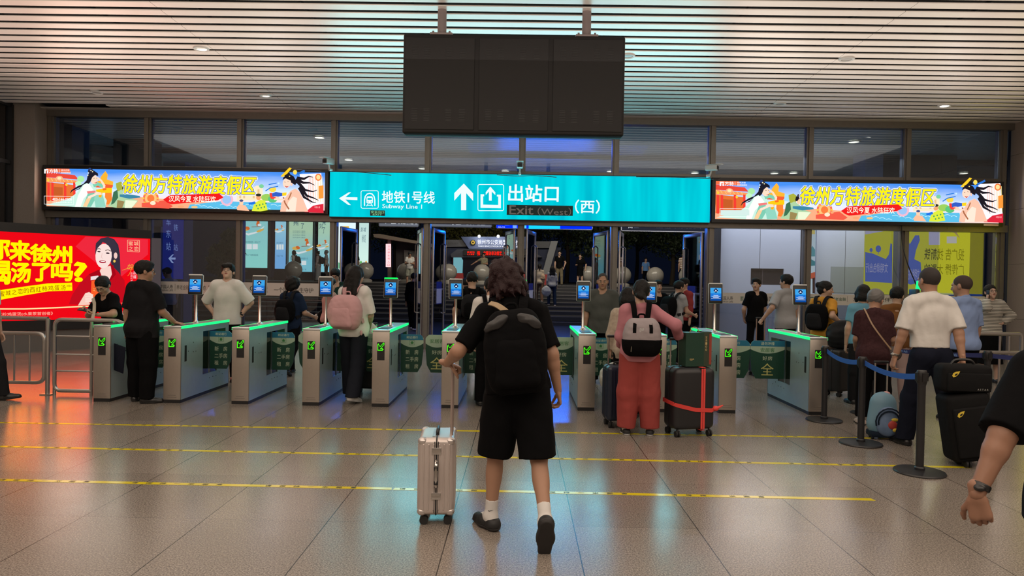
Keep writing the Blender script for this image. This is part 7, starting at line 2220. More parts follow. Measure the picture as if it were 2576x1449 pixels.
# grey-haired woman
person('grandma', 'grey-haired person in dark maroon blouse with a shoulder bag, seen from behind', 2203, 7.9, -14, H=1.54, w=1.12, lean=7, res=0.010, legs=((4, 3, 6, 0), (-6, 3, 6, 0)),
       arms=(('d', (-0.1, 0.2, -1), (0.1, 0.9, -0.35)), ('d', (0.2, 0.15, -1), (0.0, 0.9, -0.5), {'curl': 0.7})), head=(-30, -14, 4), top=dict(m=cloth('maroon_print', (0.045, 0.020, 0.022), var=0.5, scale=40), hem=0.78, sleeve=0.85, e=0.026), bottom=dict(kind='straight', m=BLK_, len=0.86),
       shoes=mat('pale_shoe', (0.5, 0.42, 0.38), 0.5), hair=('short', mat('grey_hair', (0.13, 0.125, 0.12), 0.55)), skin='tan', fem=True)
I = INFO['grandma']
t = thing('shoulder_bag', 'small dark shoulder bag with thin tan strap on the grey-haired person', 'handbag', tuple(I['wld'](I['tp'](0.2, -0.12, 0.90))))
org = A3(tuple(t.location))
m = MB(mat('brown_leather', (0.05, 0.035, 0.03), 0.5)); 
S = Solid(); S.ell(I['tp'](0.19, -0.09, 0.93), (0.10, 0.05, 0.085), I['T'], 0.02); V_, F_ = S.mesh(0.009); V_ = (I['Rz'] @ V_.T).T + I['base'] - org; smooth_mesh('bag_body', [(V_, F_)], m.mats[0], t)
m = MB(mat('tan_strap', (0.30, 0.19, 0.11), 0.5)); P_, O_ = strap_path(I, [(0.16, -0.155, 0.98), (0.05, -0.185, 1.12), (-0.05, -0.168, 1.28), (-0.11, -0.09, 1.45), (-0.115, 0.0, 1.50), (-0.09, 0.10, 1.42)]); ribbon(m, P_, O_, 0.016, 0.006); to_world(m, I, org).build('strap', t)
# kids' wheeled backpack
kx, ky = PX(2258, 7.0), 7.22
t = thing('wheeled_school_bag', 'light blue wheeled school bag between two black belt posts', 'school bag', (kx, ky, 0), R(-8))
KB = mat('light_blue_nylon', (0.16, 0.30, 0.40), 0.5); KD = cloth('dark_navy_nylon', (0.012, 0.02, 0.035), 0.6)
S = Solid(); S.cone((0, 0, 0.17), (0, 0, 0.36), 0.155, 0.13, 0.04, (A3(0, 1, 0), 1.5)); V_, F_ = S.mesh(0.009); smooth_mesh('bag_body', [(V_, F_)], KB, t)
S = Solid(); S.cone((0.02, -0.085, 0.15), (0.02, -0.08, 0.25), 0.11, 0.10, 0.04, (A3(0, 1, 0), 2.2)); V_, F_ = S.mesh(0.008); smooth_mesh('front_pocket', [(V_, F_)], mat('picture_print_blue', (0.13, 0.20, 0.33), 0.5, var=0.5, scale=9), t)
m = MB(KD)
for a_ in (0.125, 0.10): m.tube([(0.02 + a_ * math.cos(R(q_)), -0.115 - 0.02 * math.sin(R(q_)), 0.20 + a_ * 1.1 * math.sin(R(q_))) for q_ in range(-20, 201, 20)], 0.008, 6)
m.rbox((0, 0.0, 0.055), (0.27, 0.18, 0.06), 0.015, 2); m.build('dark_trim', t)
m = MB(mat('red_print', (0.42, 0.05, 0.04), 0.5)).ball((0.05, -0.135, 0.17), (0.045, 0.012, 0.045), 12, 8); m.use(mat('yellow_print', (0.62, 0.45, 0.04), 0.5)).ball((0.07, -0.135, 0.225), (0.035, 0.01, 0.018), 12, 6).ball((0.075, -0.145, 0.12), (0.03, 0.008, 0.02), 10, 6)
m.build('printed_picture', t)
wheels(t, [(-0.11, -0.04), (0.11, -0.04), (-0.1, 0.06), (0.1, 0.06)], 0.03, False)
m = MB(M_STEEL)
for s_ in (-1, 1): m.cone((s_ * 0.06, 0.07, 0.3), (s_ * 0.06, 0.07, 0.78), 0.009, n=8)
hd = m.build('telescopic_handle', t); MB(M_BLACKP).rbox((0, 0.07, 0.79), (0.15, 0.025, 0.028), 0.01, 2).build('grip', hd)
m = MB(mat('pink_ribbon', (0.6, 0.35, 0.35), 0.6)).ball((0.03, 0.0, 0.47), (0.04, 0.03, 0.025), 10, 6); m.build('ribbon', t)

# the rest of the queue at the right
person('boy', 'person with black hair and pale blue top, behind the grey-haired one', 2172, 9.3, -6, H=1.58, res=0.012, head=(-10, 0, 0), top=dict(m=cloth('sky_blue', (0.12, 0.3, 0.42)), hem=0.86), bottom=dict(kind='pants', m=CHK), shoes=M_BLACKP, hair=('bob', None), fem=True)
person('brown', 'person in brown shirt, between the grey-haired one and the white shirt', 2256, 9.4, -20, H=1.56, res=0.012, head=(-25, -8, 0), top=dict(m=cloth('rust_brown', (0.17, 0.07, 0.02)), hem=0.84), bottom=dict(kind='pants', m=cloth('pale_pink_trousers', (0.42, 0.30, 0.28))), shoes=mat('pale_shoe', (0.5, 0.42, 0.38), 0.5), hair=('short', None))
hnd = A3(PX(2140, 9.6), 9.9, 1.0)
person('orange', 'person in mustard T-shirt and brown shorts with a black backpack, looking back', 2074, 10.5, -52, H=1.63, w=1.0, res=0.010, legs=((4, 3, 8, 0), (-2, 3, 4, 0)), arms=(('d', (-0.15, 0.25, -1), (0.0, 0.4, -1)), ('ik', A3(PX(2128, 10.2), 10.3, 1.02), (0.3, -0.6, -0.6), {'curl': 0.7})),
       head=(-64, -6, 0), top=dict(m=MUST, hem=0.84, sleeve=0.7, e=0.022), bottom=dict(kind='shorts', m=BRN, len=0.9), shoes=M_BLACKP, hair=('bun', None), skin='mid', fem=True)
backpack('orange', 'black backpack on the person in mustard', BLK_, CHK, size=(0.28, 0.16, 0.42), zc=1.18)
hl = MB(cloth('black_nylon_bag', (0.018, 0.018, 0.02), 0.5))
S = Solid(); S.ell((0, 0, 0.2), (0.2, 0.15, 0.22), None, 0.05); S.ell((0.05, 0, 0.33), (0.12, 0.1, 0.1), None, 0.05); S.cut((0, 0, 0.02), (0, 0, -1))
o = smooth_mesh('travel_bag', [S.mesh(0.012, (0.012, 20, 20, 5))], hl.mats[0]); o.location = (PX(2118, 10.0), 10.0, 0.66); tag(o, 'bulging black travel bag on a case, in front of the person in mustard', 'travel bag')
t = suitcase('black suitcase under the bulging travel bag, behind the last gate', (PX(2118, 10.0), 10.0, 0), R(30), 0.38, 0.26, 0.60, bsm, ribs='', wheel_r=0.03)
person('grey', 'person in pale grey T-shirt seen from behind, pulling a case to the left', 1978, 12.0, 18, H=1.74, w=1.05, res=0.011, arms=(('ik', A3(PX(1921, 11.9), 11.9, 0.98), (-0.5, -0.9, -0.3), {'curl': 0.9}), ('d', (0.18, 0.05, -1), (0.05, 0.2, -1))), head=(20, 4, 0), top=dict(m=GRY, hem=0.82, sleeve=0.85, e=0.024), bottom=dict(kind='pants', m=CHK), shoes=M_BLACKP, hair=('short', None), skin='mid')
t = suitcase('black suitcase with coppery handle bars behind the wide gate flaps', (PX(1918, 12.0), 11.95, 0), R(0), 0.42, 0.26, 0.46, bsm, ribs='', hz=0.99, hw=0.07, pole=mat('copper_tube', (0.45, 0.30, 0.25), 0.35, 0.7))
person('guard2', 'person in black T-shirt standing with hands behind the back near the white booth', 1903, 13.6, 196, H=1.68, w=1.02, res=0.012, arms=(('d', (-0.25, -0.2, -1), (0.45, -0.6, -1)), ('d', (0.25, -0.2, -1), (-0.45, -0.6, -1))), head=(-45, 2, 0), legs=((0, 5, 0, 0), (0, 5, 0, 0)), top=dict(m=BLK_, hem=0.86, e=0.018, sleeve=0.75), bottom=dict(kind='slim', m=BLK_), shoes=M_BLACKP, hair=('short', None), skin='mid')
person('phone', 'person in striped top and black skirt talking on the telephone by the stone wall', 2494, 11.6, 172, H=1.62, res=0.010, arms=(('d', (-0.85, -0.1, -0.75), (0.9, 0.25, -0.55), {'curl': 0.6}), ('ik', (0.085, 0.10, 1.50), (0.5, 0.3, -1), {'local': 1, 'curl': 0.8, 'hd': (-0.1, 0, 1), 'pn': (-1, 0.1, 0)})),
       head=(4, 14, 0), top=dict(m=None, hem=0.90, sleeve=1.9, e=0.030, hemw=0.165), bottom=dict(kind='skirt', m=BLK_, len=0.34, hemw=0.23), shoes=M_BLACKP, hair=('bun', None), skin='fair', fem=True) if False else None
def stripes(name, c0, c1, k, wdt=0.5):
    m = bpy.data.materials.new(name); m.use_nodes = True; nt = m.node_tree; N = nt.nodes; L = nt.links
    b = N['Principled BSDF']; b.inputs['Roughness'].default_value = 0.85
    tc = N.new('ShaderNodeTexCoord'); sp = N.new('ShaderNodeSeparateXYZ'); L.new(tc.outputs['Object'], sp.inputs[0])
    a = N.new('ShaderNodeMath'); a.operation = 'MULTIPLY'; a.inputs[1].default_value = k; L.new(sp.outputs[2], a.inputs[0])
    f = N.new('ShaderNodeMath'); f.operation = 'FRACT'; L.new(a.outputs[0], f.inputs[0])
    g_ = N.new('ShaderNodeMath'); g_.operation = 'GREATER_THAN'; g_.inputs[1].default_value = wdt; L.new(f.outputs[0], g_.inputs[0])
    x = N.new('ShaderNodeMix'); x.data_type = 'RGBA'; x.inputs[6].default_value = (*c0, 1); x.inputs[7].default_value = (*c1, 1)
    L.new(g_.outputs[0], x.inputs[0]); L.new(x.outputs[2], b.inputs['Base Color'])
    return m
STR = stripes('cloth_fine_stripes', (0.55, 0.52, 0.45), (0.035, 0.035, 0.03), 42, 0.62)
person('phone', 'person in striped top and black skirt talking on the telephone by the stone wall', 2494, 11.6, 172, H=1.62, res=0.010, arms=(('d', (-0.80, -0.15, -0.75), (0.85, 0.35, -0.60), {'curl': 0.6}), ('ik', (0.105, 0.085, 1.49), (0.6, 0.3, -1), {'local': 1, 'curl': 0.8, 'hd': (-0.1, 0, 1), 'pn': (-1, 0.1, 0)})),
       head=(4, 12, 0), top=dict(m=STR, hem=0.90, sleeve=1.9, e=0.032, hemw=0.165), bottom=dict(kind='skirt', m=BLK_, len=0.34, hemw=0.23), shoes=M_BLACKP, hair=('bun', None), skin='fair', fem=True)
glasses('phone')
I = INFO['phone']; q = I['wld'](I['AR'][1][2] + A3(-0.012, 0.0, 0.09))
tag(MB(M_BLACKP).rbox((0, 0, 0), (0.012, 0.07, 0.145), 0.004, 2).build('mobile_phone', None, tuple(q)), 'dark mobile phone at the ear of the person in stripes', 'phone')

# right edge passer-by
person('edge', 'person in black passing close by, cut off by the right picture edge', 2600, 2.45, -4, H=1.63, w=1.12, lean=8, res=0.009, gx=2.03,
       arms=(('ik', A3(PX(2466, 2.42), 2.42, 0.86), (-0.45, -0.5, 0.2), {'curl': 0.55, 'hd': (0.15, -0.1, -1), 'pn': (0.6, 0.9, 0)}), ('d', (0.25, 0.1, -1), (0.0, 0.4, -1))), legs=((-10, 12, 6, 0), (14, 4, 14, 0)),
       top=dict(m=BLK_, hem=0.84, sleeve=0.98, e=0.03, hemw=0.19), bottom=dict(kind='straight', m=cloth('dark_bottle_green', (0.008, 0.014, 0.016))), shoes=M_BLACKP, hair=('short', None), skin='brown')
watch('edge', 0)
# left edge passer-by
person('ledge', 'person in white top and dark trousers cut off by the left picture edge', -40, 8.3, -88, H=1.68, w=1.0, res=0.012, legs=((14, 3, 4, 8), (-24, 3, 30, -30)), top=dict(m=WHT, hem=0.84), bottom=dict(kind='pants', m=CHK), shoes=M_BLACKP, hair=('short', None))

# staff man at the second gate
hnd = A3(PX(437, 8.62), 8.66, 0.975)
person('staff', 'person in black polo shirt and trousers standing with one hand on a gate', 361, 8.50, -22, H=1.735, w=1.16, res=0.009, legs=((0, 3, 0, 0, 40), (-3, 5, 2, 0, 42)),
       arms=(('d', (-0.20, -0.12, -1), (-0.06, 0.06, -1), {'curl': 0.9}), ('ik', hnd, (0.4, -0.3, -1), {'curl': 0.12, 'hd': (0.9, 0.25, -0.12), 'pn': (0, 0, -1)})), head=(-32, -3, 0),
       top=dict(m=cloth('black_polo', (0.0115, 0.0115, 0.013)), hem=0.80, sleeve=0.88, e=0.026, hemw=0.178, collar=True, cm=BLK_, name='polo_shirt'), bottom=dict(kind='straight', m=BLK_, r=(0.10, 0.085, 0.078)), shoes=mat('black_leather', (0.01, 0.01, 0.011), 0.3), hair=('short', None), skin='tan')
glasses('staff'); watch('staff', 0)
I = INFO['staff']; w_ = I['wld'](I['AR'][0][2])
t = MB(cloth('navy_folder', (0.010, 0.012, 0.022), 0.6)).rbox((0, 0, 0), (0.012, 0.25, 0.33), 0.004, 2, rot=Euler((R(8), 0, 0)).to_matrix()).build('document_folder', None, (w_[0] - 0.05, w_[1] - 0.10, w_[2] - 0.33)); t.rotation_euler = (0, 0, R(60)); tag(t, 'dark folder held low by the person in the black polo', 'folder')
t = thing('water_bottle', 'clear water bottle hanging from the left hand of the person in the black polo', 'bottle', (w_[0] + 0.05, w_[1] - 0.03, w_[2] - 0.36))
MB(mat('clear_plastic', (0.30, 0.29, 0.28), 0.15, spec=0.8)).lathe([(0.0, 0), (0.032, 0), (0.034, 0.02), (0.031, 0.06), (0.034, 0.09), (0.034, 0.15), (0.024, 0.19), (0.013, 0.205), (0.0, 0.205)], n=20).build('bottle_body', t)
MB(mat('pink_label', (0.42, 0.14, 0.14), 0.5)).lathe([(0.0345, 0.10), (0.035, 0.15)], n=20).build('label_band', t)
MB(M_WHITEP).lathe([(0.014, 0.20), (0.014, 0.225), (0.0, 0.226)], n=14).build('cap', t)

# woman leaning on the rail with her phone
yr_ = 9.12
ph = A3(PX(222, yr_), yr_ - 0.02, 1.06)
person('leaner', 'person in black T-shirt bent over a telephone, leaning on the left rail', 290, 9.35, 158, H=1.56, w=1.05, lean=16, res=0.009,
       arms=(('ik', A3(PX(240, 9.0), 9.02, 1.035), (-1, 0.0, -0.5), {'curl': 0.5, 'hd': (-0.8, -0.4, 0.1), 'world': 1, 'pn': (0, 0.3, 1)}), ('ik', A3(PX(228, 9.05), 9.04, 1.065), (0.8, -0.2, -0.6), {'curl': 0.7, 'hd': (-0.5, -0.3, 0.2), 'world': 1, 'pn': (0, 0, 1)})),
       head=(24, -26, 0), top=dict(m=BLK_, hem=0.80, sleeve=0.75, e=0.020), bottom=dict(kind='pants', m=BLK_), shoes=M_BLACKP, hair=('clip', None), skin='mid', fem=True)
glasses('leaner')
t = MB(M_BLACKP).rbox((0, 0, 0), (0.15, 0.075, 0.010), 0.004, 2).build('mobile_phone', None, (PX(214, 9.0), 8.99, 1.10)); t.rotation_euler = (R(20), R(6), R(12)); tag(t, 'mobile phone held by the person leaning on the rail', 'phone')
m = MB(cloth('cream_strap', (0.5, 0.45, 0.36)))
I = INFO['leaner']
xs = PX(232, 8.98)
ribbon(m, [(PX(246, 9.22), 9.12, 1.25), (PX(243, 9.1), 9.06, 1.18), (PX(239, 9.0), 8.99, 1.08), (PX(236, 8.93), 8.90, 0.95), (PX(231, 8.93), 8.92, 0.72)], [(0, -1, 0)] * 5, 0.045, 0.004)
o = m.build('cloth_strap'); tag(o, 'cream cloth strap hanging over the rail in front of the person with the telephone', 'strap')

# man in the white T-shirt
person('tee', 'person in white T-shirt with hands on hips, looking up, behind the third gate', 572, 10.3, 182, H=1.755, w=0.96, res=0.009,
       arms=(('d', (-0.62, -0.20, -0.85), (0.62, 0.10, -0.85), {'curl': 0.45, 'hd': (0.9, 0.5, -0.35), 'pn': (0.2, -0.6, -1)}), ('d', (0.62, -0.20, -0.85), (-0.62, 0.10, -0.85), {'curl': 0.45, 'hd': (-0.9, 0.5, -0.35), 'pn': (-0.2, -0.6, -1)})),
       head=(6, 20, 0), top=dict(m=WHT, hem=0.84, sleeve=0.98, e=0.036, hemw=0.175, nz=0.009), bottom=dict(kind='pants', m=BLK_), shoes=M_BLACKP, hair=('fringe', None), skin='fair')
glasses('tee'); watch('tee', 0)
# curly haired woman
person('curly', 'person with curly black hair and navy T-shirt walking away through the gates', 735, 11.1, -14, H=1.56, w=1.02, res=0.011, legs=((16, 3, 8, 0), (-18, 3, 16, -30)), arms=(('d', (-0.16, 0.1, -1), (-0.05, 0.5, -1)), ('d', (0.28, 0.2, -1), (0.2, 0.9, -0.3))), head=(0, -8, 0),
       top=dict(m=NAVY, hem=0.80, sleeve=0.85, e=0.022), bottom=dict(kind='straight', m=BLK_), shoes=M_BLACKP, hair=('curly', None), skin='mid', fem=True)
backpack('curly', 'black backpack with small charms on the curly-haired person', BLK_, CHK, size=(0.29, 0.16, 0.40), zc=1.17)
# girl with the pink backpack
person('girl', 'person with long black hair, white T-shirt and dark jeans, walking through a gate', 893, 8.85, -16, H=1.72, w=1.04, res=0.009, legs=((10, 3, 4, 0), (-12, 3, 10, -14)), arms=(('d', (-0.15, 0.15, -1), (0.0, 0.6, -0.9)), ('ik', A3(PX(928, 8.95), 9.0, 0.93), (0.6, -0.5, -0.2), {'curl': 0.8})), head=(-10, -10, 0),
       top=dict(m=WHT, hem=0.84, sleeve=0.92, e=0.028), bottom=dict(kind='straight', m=DENIM, r=(0.10, 0.082, 0.085)), shoes=mat('white_trainer', (0.5, 0.48, 0.45), 0.5), sole=mat('white_sole', (0.5, 0.5, 0.5), 0.6), hair=('long', None), skin='mid', fem=True)
PB = cloth('pink_canvas', (0.50, 0.29, 0.30), 0.75)
t, I, org, solid, dm = backpack('girl', 'dusty pink backpack on the person with long black hair', PB, PB, size=(0.36, 0.20, 0.44), zc=1.16)
m = MB(mat('grey_pink_charm', (0.5, 0.3, 0.3), 0.4)).ball((0, 0, 0), (0.02, 0.01, 0.032), 10, 8); o = m.build('key_charm', t); o.location = tuple(I['wld'](I['tp'](0.19, -0.16, 0.90)) - org)
t = suitcase('black suitcase pushed ahead by the person with the pink backpack', (PX(930, 9.5), 9.45, 0), R(-8), 0.36, 0.24, 0.56, bsm, ribs='', hz=0.95, hw=0.09, wheel_r=0.03)
softbag('tote_bag', 'white tote bag resting on the black suitcase ahead of the pink backpack', 'bag', (PX(933, 9.3), 9.4, 0.97), (0.10, 0.07, 0.12), WHT)

# people just inside the doors
person('pinkgirl', 'person in pink top with a black shoulder bag, partly behind a gate screen', 828, 12.4, -55, H=1.55, res=0.013, head=(-15, -10, 0), arms=(('d', (-0.1, 0.3, -1), (0.1, 0.9, 0.3)), ('d', (0.1, 0.3, -1), (-0.1, 0.9, 0.3))), top=dict(m=cloth('salmon', (0.45, 0.24, 0.22)), hem=0.86), bottom=dict(kind='pants', m=BLK_), shoes=M_BLACKP, hair=('pony', None), skin='fair', fem=True)
I = INFO['pinkgirl']
softbag('shoulder_bag', 'black shoulder bag at the side of the person in pink top', 'handbag', tuple(I['wld'](I['tp'](-0.20, 0.0, 1.12))), (0.15, 0.09, 0.14), BLK_)
person('glassman', 'person with glasses and dark green T-shirt, looking down, beyond the gates', 845, 13.3, 176, H=1.74, res=0.012, head=(6, -24, 0), arms=(('d', (-0.12, 0.2, -1), (0.4, 0.9, 0.4)), ('d', (0.12, 0.2, -1), (-0.4, 0.9, 0.4))), top=dict(m=cloth('bottle_green', (0.010, 0.032, 0.025)), hem=0.86), bottom=dict(kind='pants', m=CHK), shoes=M_BLACKP, hair=('short', None), skin='mid', w=1.05)
glasses('glassman')
person('teal', 'person in dark teal T-shirt seen from behind, left of the long black hair', 884, 11.5, -20, H=1.70, res=0.012, head=(-20, -10, 0), top=dict(m=TEAL, hem=0.86), bottom=dict(kind='pants', m=CHK), shoes=M_BLACKP, hair=('short', None))
person('midblack', 'person in black T-shirt with a black backpack walking towards the doors', 1188, 10.9, 4, H=1.68, w=1.08, res=0.010, legs=((12, 3, 5, 0), (-12, 3, 10, -16)), arms=(('d', (-0.35, 0.05, -1), (-0.05, 0.3, -1), {'curl': 0.8}), ('d', (0.2, 0.1, -1), (0.05, 0.4, -1))), head=(5, -6, 0), top=dict(m=BLK_, hem=0.84, sleeve=0.85), bottom=dict(kind='pants', m=BLK_), shoes=M_BLACKP, hair=('short', None))
backpack('midblack', 'black backpack on the person walking towards the doors', CHK, BLK_, size=(0.27, 0.14, 0.38), zc=1.2)
softbag('plastic_bag', 'clear plastic bag carried by the person with the black backpack near the middle', 'bag', tuple(INFO['midblack']['wld'](INFO['midblack']['AR'][0][2] + A3(-0.02, 0, -0.06))), (0.11, 0.08, 0.16), mat('cloudy_plastic', (0.22, 0.24, 0.27), 0.25, spec=0.7))
person('whiteback', 'person in white shirt and black trousers, hidden behind the one with the silver suitcase', 1236, 8.55, 4, H=1.60, w=1.02, res=0.010, legs=((10, 3, 4, 0), (-10, 3, 8, -12)), head=(0, -8, 0), top=dict(m=WHT, hem=0.90, sleeve=0.9, e=0.022), bottom=dict(kind='straight', m=BLK_), shoes=M_BLACKP, hair=('short', None))
backpack('whiteback', 'dark backpack on the hidden person in the white shirt', BLK_, BLK_, size=(0.26, 0.14, 0.38), zc=1.2)
person('farhead', 'small dark-haired person beyond the sixth gate screen', 1172, 15.0, 2, H=1.58, res=0.016, fine=False, top=dict(m=CHK, hem=0.86), bottom=dict(kind='pants', m=BLK_), shoes=M_BLACKP, hair=('short', None), faceon=False)
person('polo', 'person in dark grey polo shirt facing the hall, standing behind a gate', 1516, 10.8, 178, H=1.70, w=1.20, res=0.009, arms=(('d', (-0.22, 0.0, -1), (-0.04, 0.15, -1), {'curl': 0.7}), ('d', (0.24, 0.0, -1), (0.06, 0.15, -1), {'curl': 0.7})), head=(-4, -6, 0), top=dict(m=OLIVE, hem=0.80, sleeve=0.92, e=0.026, hemw=0.180, collar=True, belly=True, name='polo_shirt'), bottom=dict(kind='straight', m=BLK_), shoes=M_BLACKP, hair=('buzz', mat('short_grey_black_hair', (0.028, 0.022, 0.02), 0.8)), skin='tan')
person('capman', 'person in dark top beyond the ninth gate screen, facing the hall', 1656, 14.2, 186, H=1.60, res=0.014, fine=False, top=dict(m=BLK_, hem=0.86), bottom=dict(kind='pants', m=BLK_), shoes=M_BLACKP, hair=('short', None), skin='mid')
person('whitepack', 'person in pale shirt with a large dark backpack, bending slightly, right of the pink hoodie', 1702, 13.3, -60, H=1.60, res=0.013, lean=6, arms=(('d', (-0.1, 0.4, -1), (0.1, 0.9, -0.2)), ('d', (0.1, 0.4, -1), (-0.1, 0.9, -0.2))), top=dict(m=GRY, hem=0.86), bottom=dict(kind='pants', m=BLK_), shoes=M_BLACKP, hair=('short', None))
backpack('whitepack', 'large dark backpack on the person in pale shirt near the right doors', BLK_, CHK, size=(0.30, 0.2, 0.46), zc=1.18)
person('redman', 'person in red shirt beside the rightmost open door', 1722, 14.3, 120, H=1.66, res=0.014, fine=False, top=dict(m=RDS, hem=0.84, sleeve=1.8), bottom=dict(kind='pants', m=BLK_), shoes=M_BLACKP, hair=('short', None))
person('darkleg', 'dark figure leaning by the second doorway, left of the post', 1040, 20.5, -10, H=1.72, res=0.016, fine=False, lean=4, legs=((20, 3, 6, 0), (-12, 3, 10, -10)), top=dict(m=BLK_, hem=0.8, sleeve=1.9), bottom=dict(kind='pants', m=BLK_), shoes=mat('pale_shoe', (0.5, 0.42, 0.38), 0.5), hair=('short', None), faceon=False)
person('glassghost', 'person in grey shirt seen through the left glass beside the blue pylon', 425, 16.6, 60, H=1.72, res=0.013, fine=False, head=(20, -20, 0), top=dict(m=GRY, hem=0.84), bottom=dict(kind='pants', m=BLK_), shoes=M_BLACKP, hair=('short', None))

# on the steps and the plaza
def step_z(Y): return 0.0 if Y < 24 else min(ZP, RISE * (int((Y - 24) / TREAD) + 1))
def far_person(key, label, px, Y, face, H, **k):
    k.setdefault('res', 0.018); k.setdefault('fine', False); k.setdefault('faceon', False)
    return person(key, label, px, Y, face, H=H, gz=step_z(Y), **k)
far_person('st1', 'person in beige cardigan climbing the steps with a tan bag', 1357, 28.9, 2, 1.58, legs=((22, 3, 30, 0), (-6, 3, 4, 0)), top=dict(m=BEI, hem=0.84, sleeve=1.8), bottom=dict(kind='pants', m=BRN), shoes=mat('pale_shoe', (0.5, 0.42, 0.38), 0.5), hair=('pony', None), fem=True)
far_person('st2', 'person in grey hoodie climbing the steps with a paper bag', 1389, 27.9, 4, 1.62, legs=((24, 3, 34, 0), (-8, 3, 4, 0)), top=dict(m=GRY, hem=0.86, sleeve=1.8), bottom=dict(kind='pants', m=NAVY), shoes=mat('pale_shoe', (0.5, 0.42, 0.38), 0.5), hair=('long', None), fem=True)
softbag('paper_bag', 'white and grey paper bag carried up the steps by the person in the hoodie', 'shopping bag', (PX(1375, 27.8), 27.8, step_z(27.8) + 0.85), (0.2, 0.08, 0.22), mat('printed_paper', (0.36, 0.37, 0.38), 0.6, var=0.5, scale=10), res=0.02)
softbag('tan_bag', 'tan shoulder bag on the person in the beige cardigan', 'handbag', (PX(1365, 28.8), 28.84, step_z(28.8) + 1.2), (0.12, 0.07, 0.17), mat('tan_cloth', (0.40, 0.28, 0.18), 0.7), res=0.02)
far_person('st3', 'person in black shirt and khaki trousers at the top of the steps', 1407, 34.2, 170, 1.72, top=dict(m=BLK_, hem=0.86), bottom=dict(kind='pants', m=cloth('khaki', (0.16, 0.13, 0.08))), shoes=M_BLACKP, arms=(('d', (-0.5, -0.1, -1), (0.3, 0.3, -1)), ('d', (0.2, 0, -1), (0, 0.2, -1))))
far_person('st4', 'person in short black dress with one hand on a stone ball', 1459, 34.2, 165, 1.58, top=dict(m=BLK_, hem=0.86, sleeve=0.9), bottom=dict(kind='skirt', m=BLK_, len=0.55, hemw=0.19), shoes=M_BLACKP, hair=('short', None), fem=True, arms=(('d', (-0.6, 0.0, -0.8), (0.1, 0.2, -1)), ('d', (0.2, 0.2, -1), (-0.3, 0.9, 0.0))), faceon=True)
far_person('st5', 'person in white T-shirt and patterned shorts looking at a telephone by a stone ball', 1030, 33.7, 186, 1.66, top=dict(m=WHT, hem=0.86), bottom=dict(kind='shorts', m=cloth('patterned_shorts', (0.25, 0.25, 0.2), var=0.7, scale=14), len=0.95), shoes=M_BLACKP, hair=('bobcap', mat('dark_cap', (0.02, 0.02, 0.02), 0.7)), head=(10, -24, 0), arms=(('d', (-0.15, 0.2, -1), (0.5, 0.9, 0.1)), ('d', (0.15, 0.2, -1), (-0.5, 0.9, 0.1))), skin='tan')
far_person('st6', 'person in patterned T-shirt with one arm stretched out, before the red display', 1216, 36.5, 176, 1.62, top=dict(m=cloth('camouflage', (0.22, 0.20, 0.13), var=0.7, scale=10), hem=0.86), bottom=dict(kind='pants', m=CHK), shoes=M_BLACKP, arms=(('d', (-0.15, 0.2, -1), (0.5, 0.9, 0.1)), ('d', (0.95, 0.1, -0.55), (0.9, 0.1, -0.6))), skin='tan')
far_person('st7', 'person in light blue shirt beside a stone ball', 1624, 42, 180, 1.70, top=dict(m=cloth('police_blue', (0.12, 0.26, 0.55)), hem=0.92), bottom=dict(kind='pants', m=BLK_), shoes=M_BLACKP, hair=('short', None))
far_person('st8', 'person in brown and white striped T-shirt behind the rightmost stone ball', 1719, 36.0, -10, 2.05 - 0.22, top=dict(m=stripes('cloth_wide_stripes', (0.55, 0.50, 0.45), (0.22, 0.10, 0.05), 9, 0.6), hem=0.84), bottom=dict(kind='pants', m=CHK), shoes=M_BLACKP)
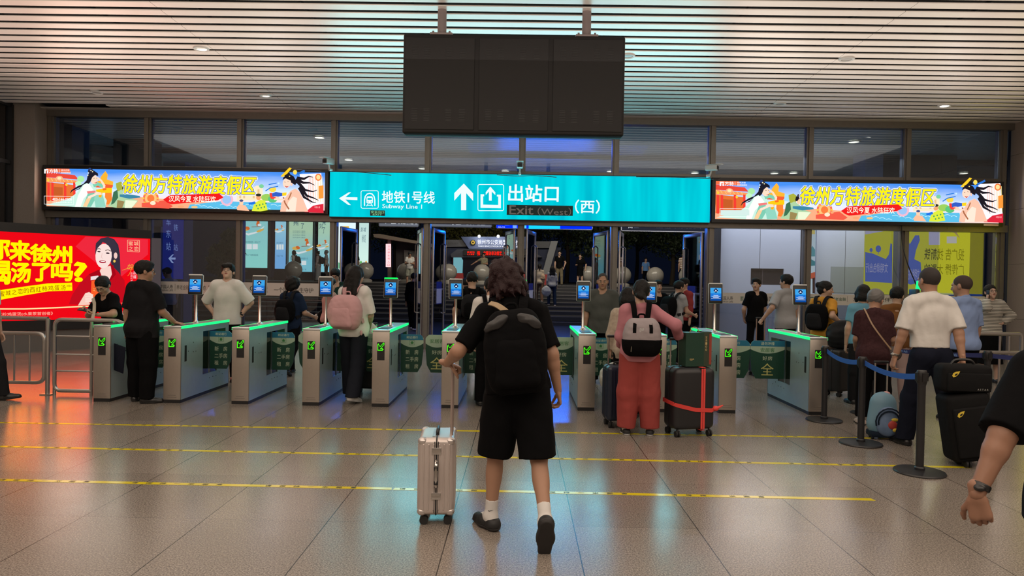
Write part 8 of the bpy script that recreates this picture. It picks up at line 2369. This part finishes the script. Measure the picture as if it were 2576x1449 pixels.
far_person('ad1', 'person with dark backpack and white top walking left before the wide lit poster', 741, 35.5, 78, 1.58, top=dict(m=WHT, hem=0.84), bottom=dict(kind='pants', m=CHK), shoes=M_BLACKP, hair=('bob', None), fem=True, lean=6, legs=((18, 3, 6, 0), (-18, 3, 12, -20)))
backpack('ad1', 'dark backpack on the person before the lit poster', BLK_, BLK_, size=(0.3, 0.18, 0.46), zc=1.17)
far_person('ad2', 'person in pale clothes with a dark backpack before the brush-lettered poster', 800, 35.8, 80, 1.56, top=dict(m=cloth('pale_rose', (0.4, 0.32, 0.32)), hem=0.84, sleeve=1.8), bottom=dict(kind='wide', m=GRY), shoes=M_BLACKP, hair=('bun', None), fem=True, head=(0, -20, 0))
backpack('ad2', 'dark backpack on the person in pale clothes before the posters', CHK, BLK_, size=(0.3, 0.18, 0.40), zc=1.2)
far_person('ad3', 'person in checked cap and pale shirt before the brush-lettered poster', 820, 36.2, 100, 1.62, top=dict(m=GRY, hem=0.84), bottom=dict(kind='pants', m=BLK_), shoes=M_BLACKP, hair=('bobcap', mat('checked_cap', (0.2, 0.2, 0.2), 0.7, var=0.9, scale=40)))
far_person('ad4', 'person in dark clothes standing between the two bright posters', 893, 36.4, 180, 1.60, top=dict(m=CHK, hem=0.84), bottom=dict(kind='pants', m=BLK_), shoes=M_BLACKP)

# face-reading terminal with a green lamp, beyond the white shirt
q = P(2306, 735, 8.9)
t = thing('lamp_terminal', 'terminal on a pole with a glowing green lamp on top, among the queue', 'terminal', (q.x, 8.9, 0))
MB(M_CHROME).cone((0, 0, 0), (0, 0, 1.3), 0.02, n=12).lathe([(0, 0), (0.12, 0), (0.12, 0.015), (0.02, 0.03)], n=24).build('pole', t)
MB(M_BLACKP).rbox((-0.03, 0, 1.42), (0.05, 0.17, 0.27), 0.012, 3).rbox((0.05, 0, 1.5), (0.2, 0.1, 0.03), 0.01, 2).build('casing', t)
MB(glow(20, 240, 110, 2.2)).lathe([(0.0, 1.66), (0.035, 1.66), (0.045, 1.56), (0.045, 1.54), (0, 1.54)], (0.035, 0, 0), 18).build('lamp', t)
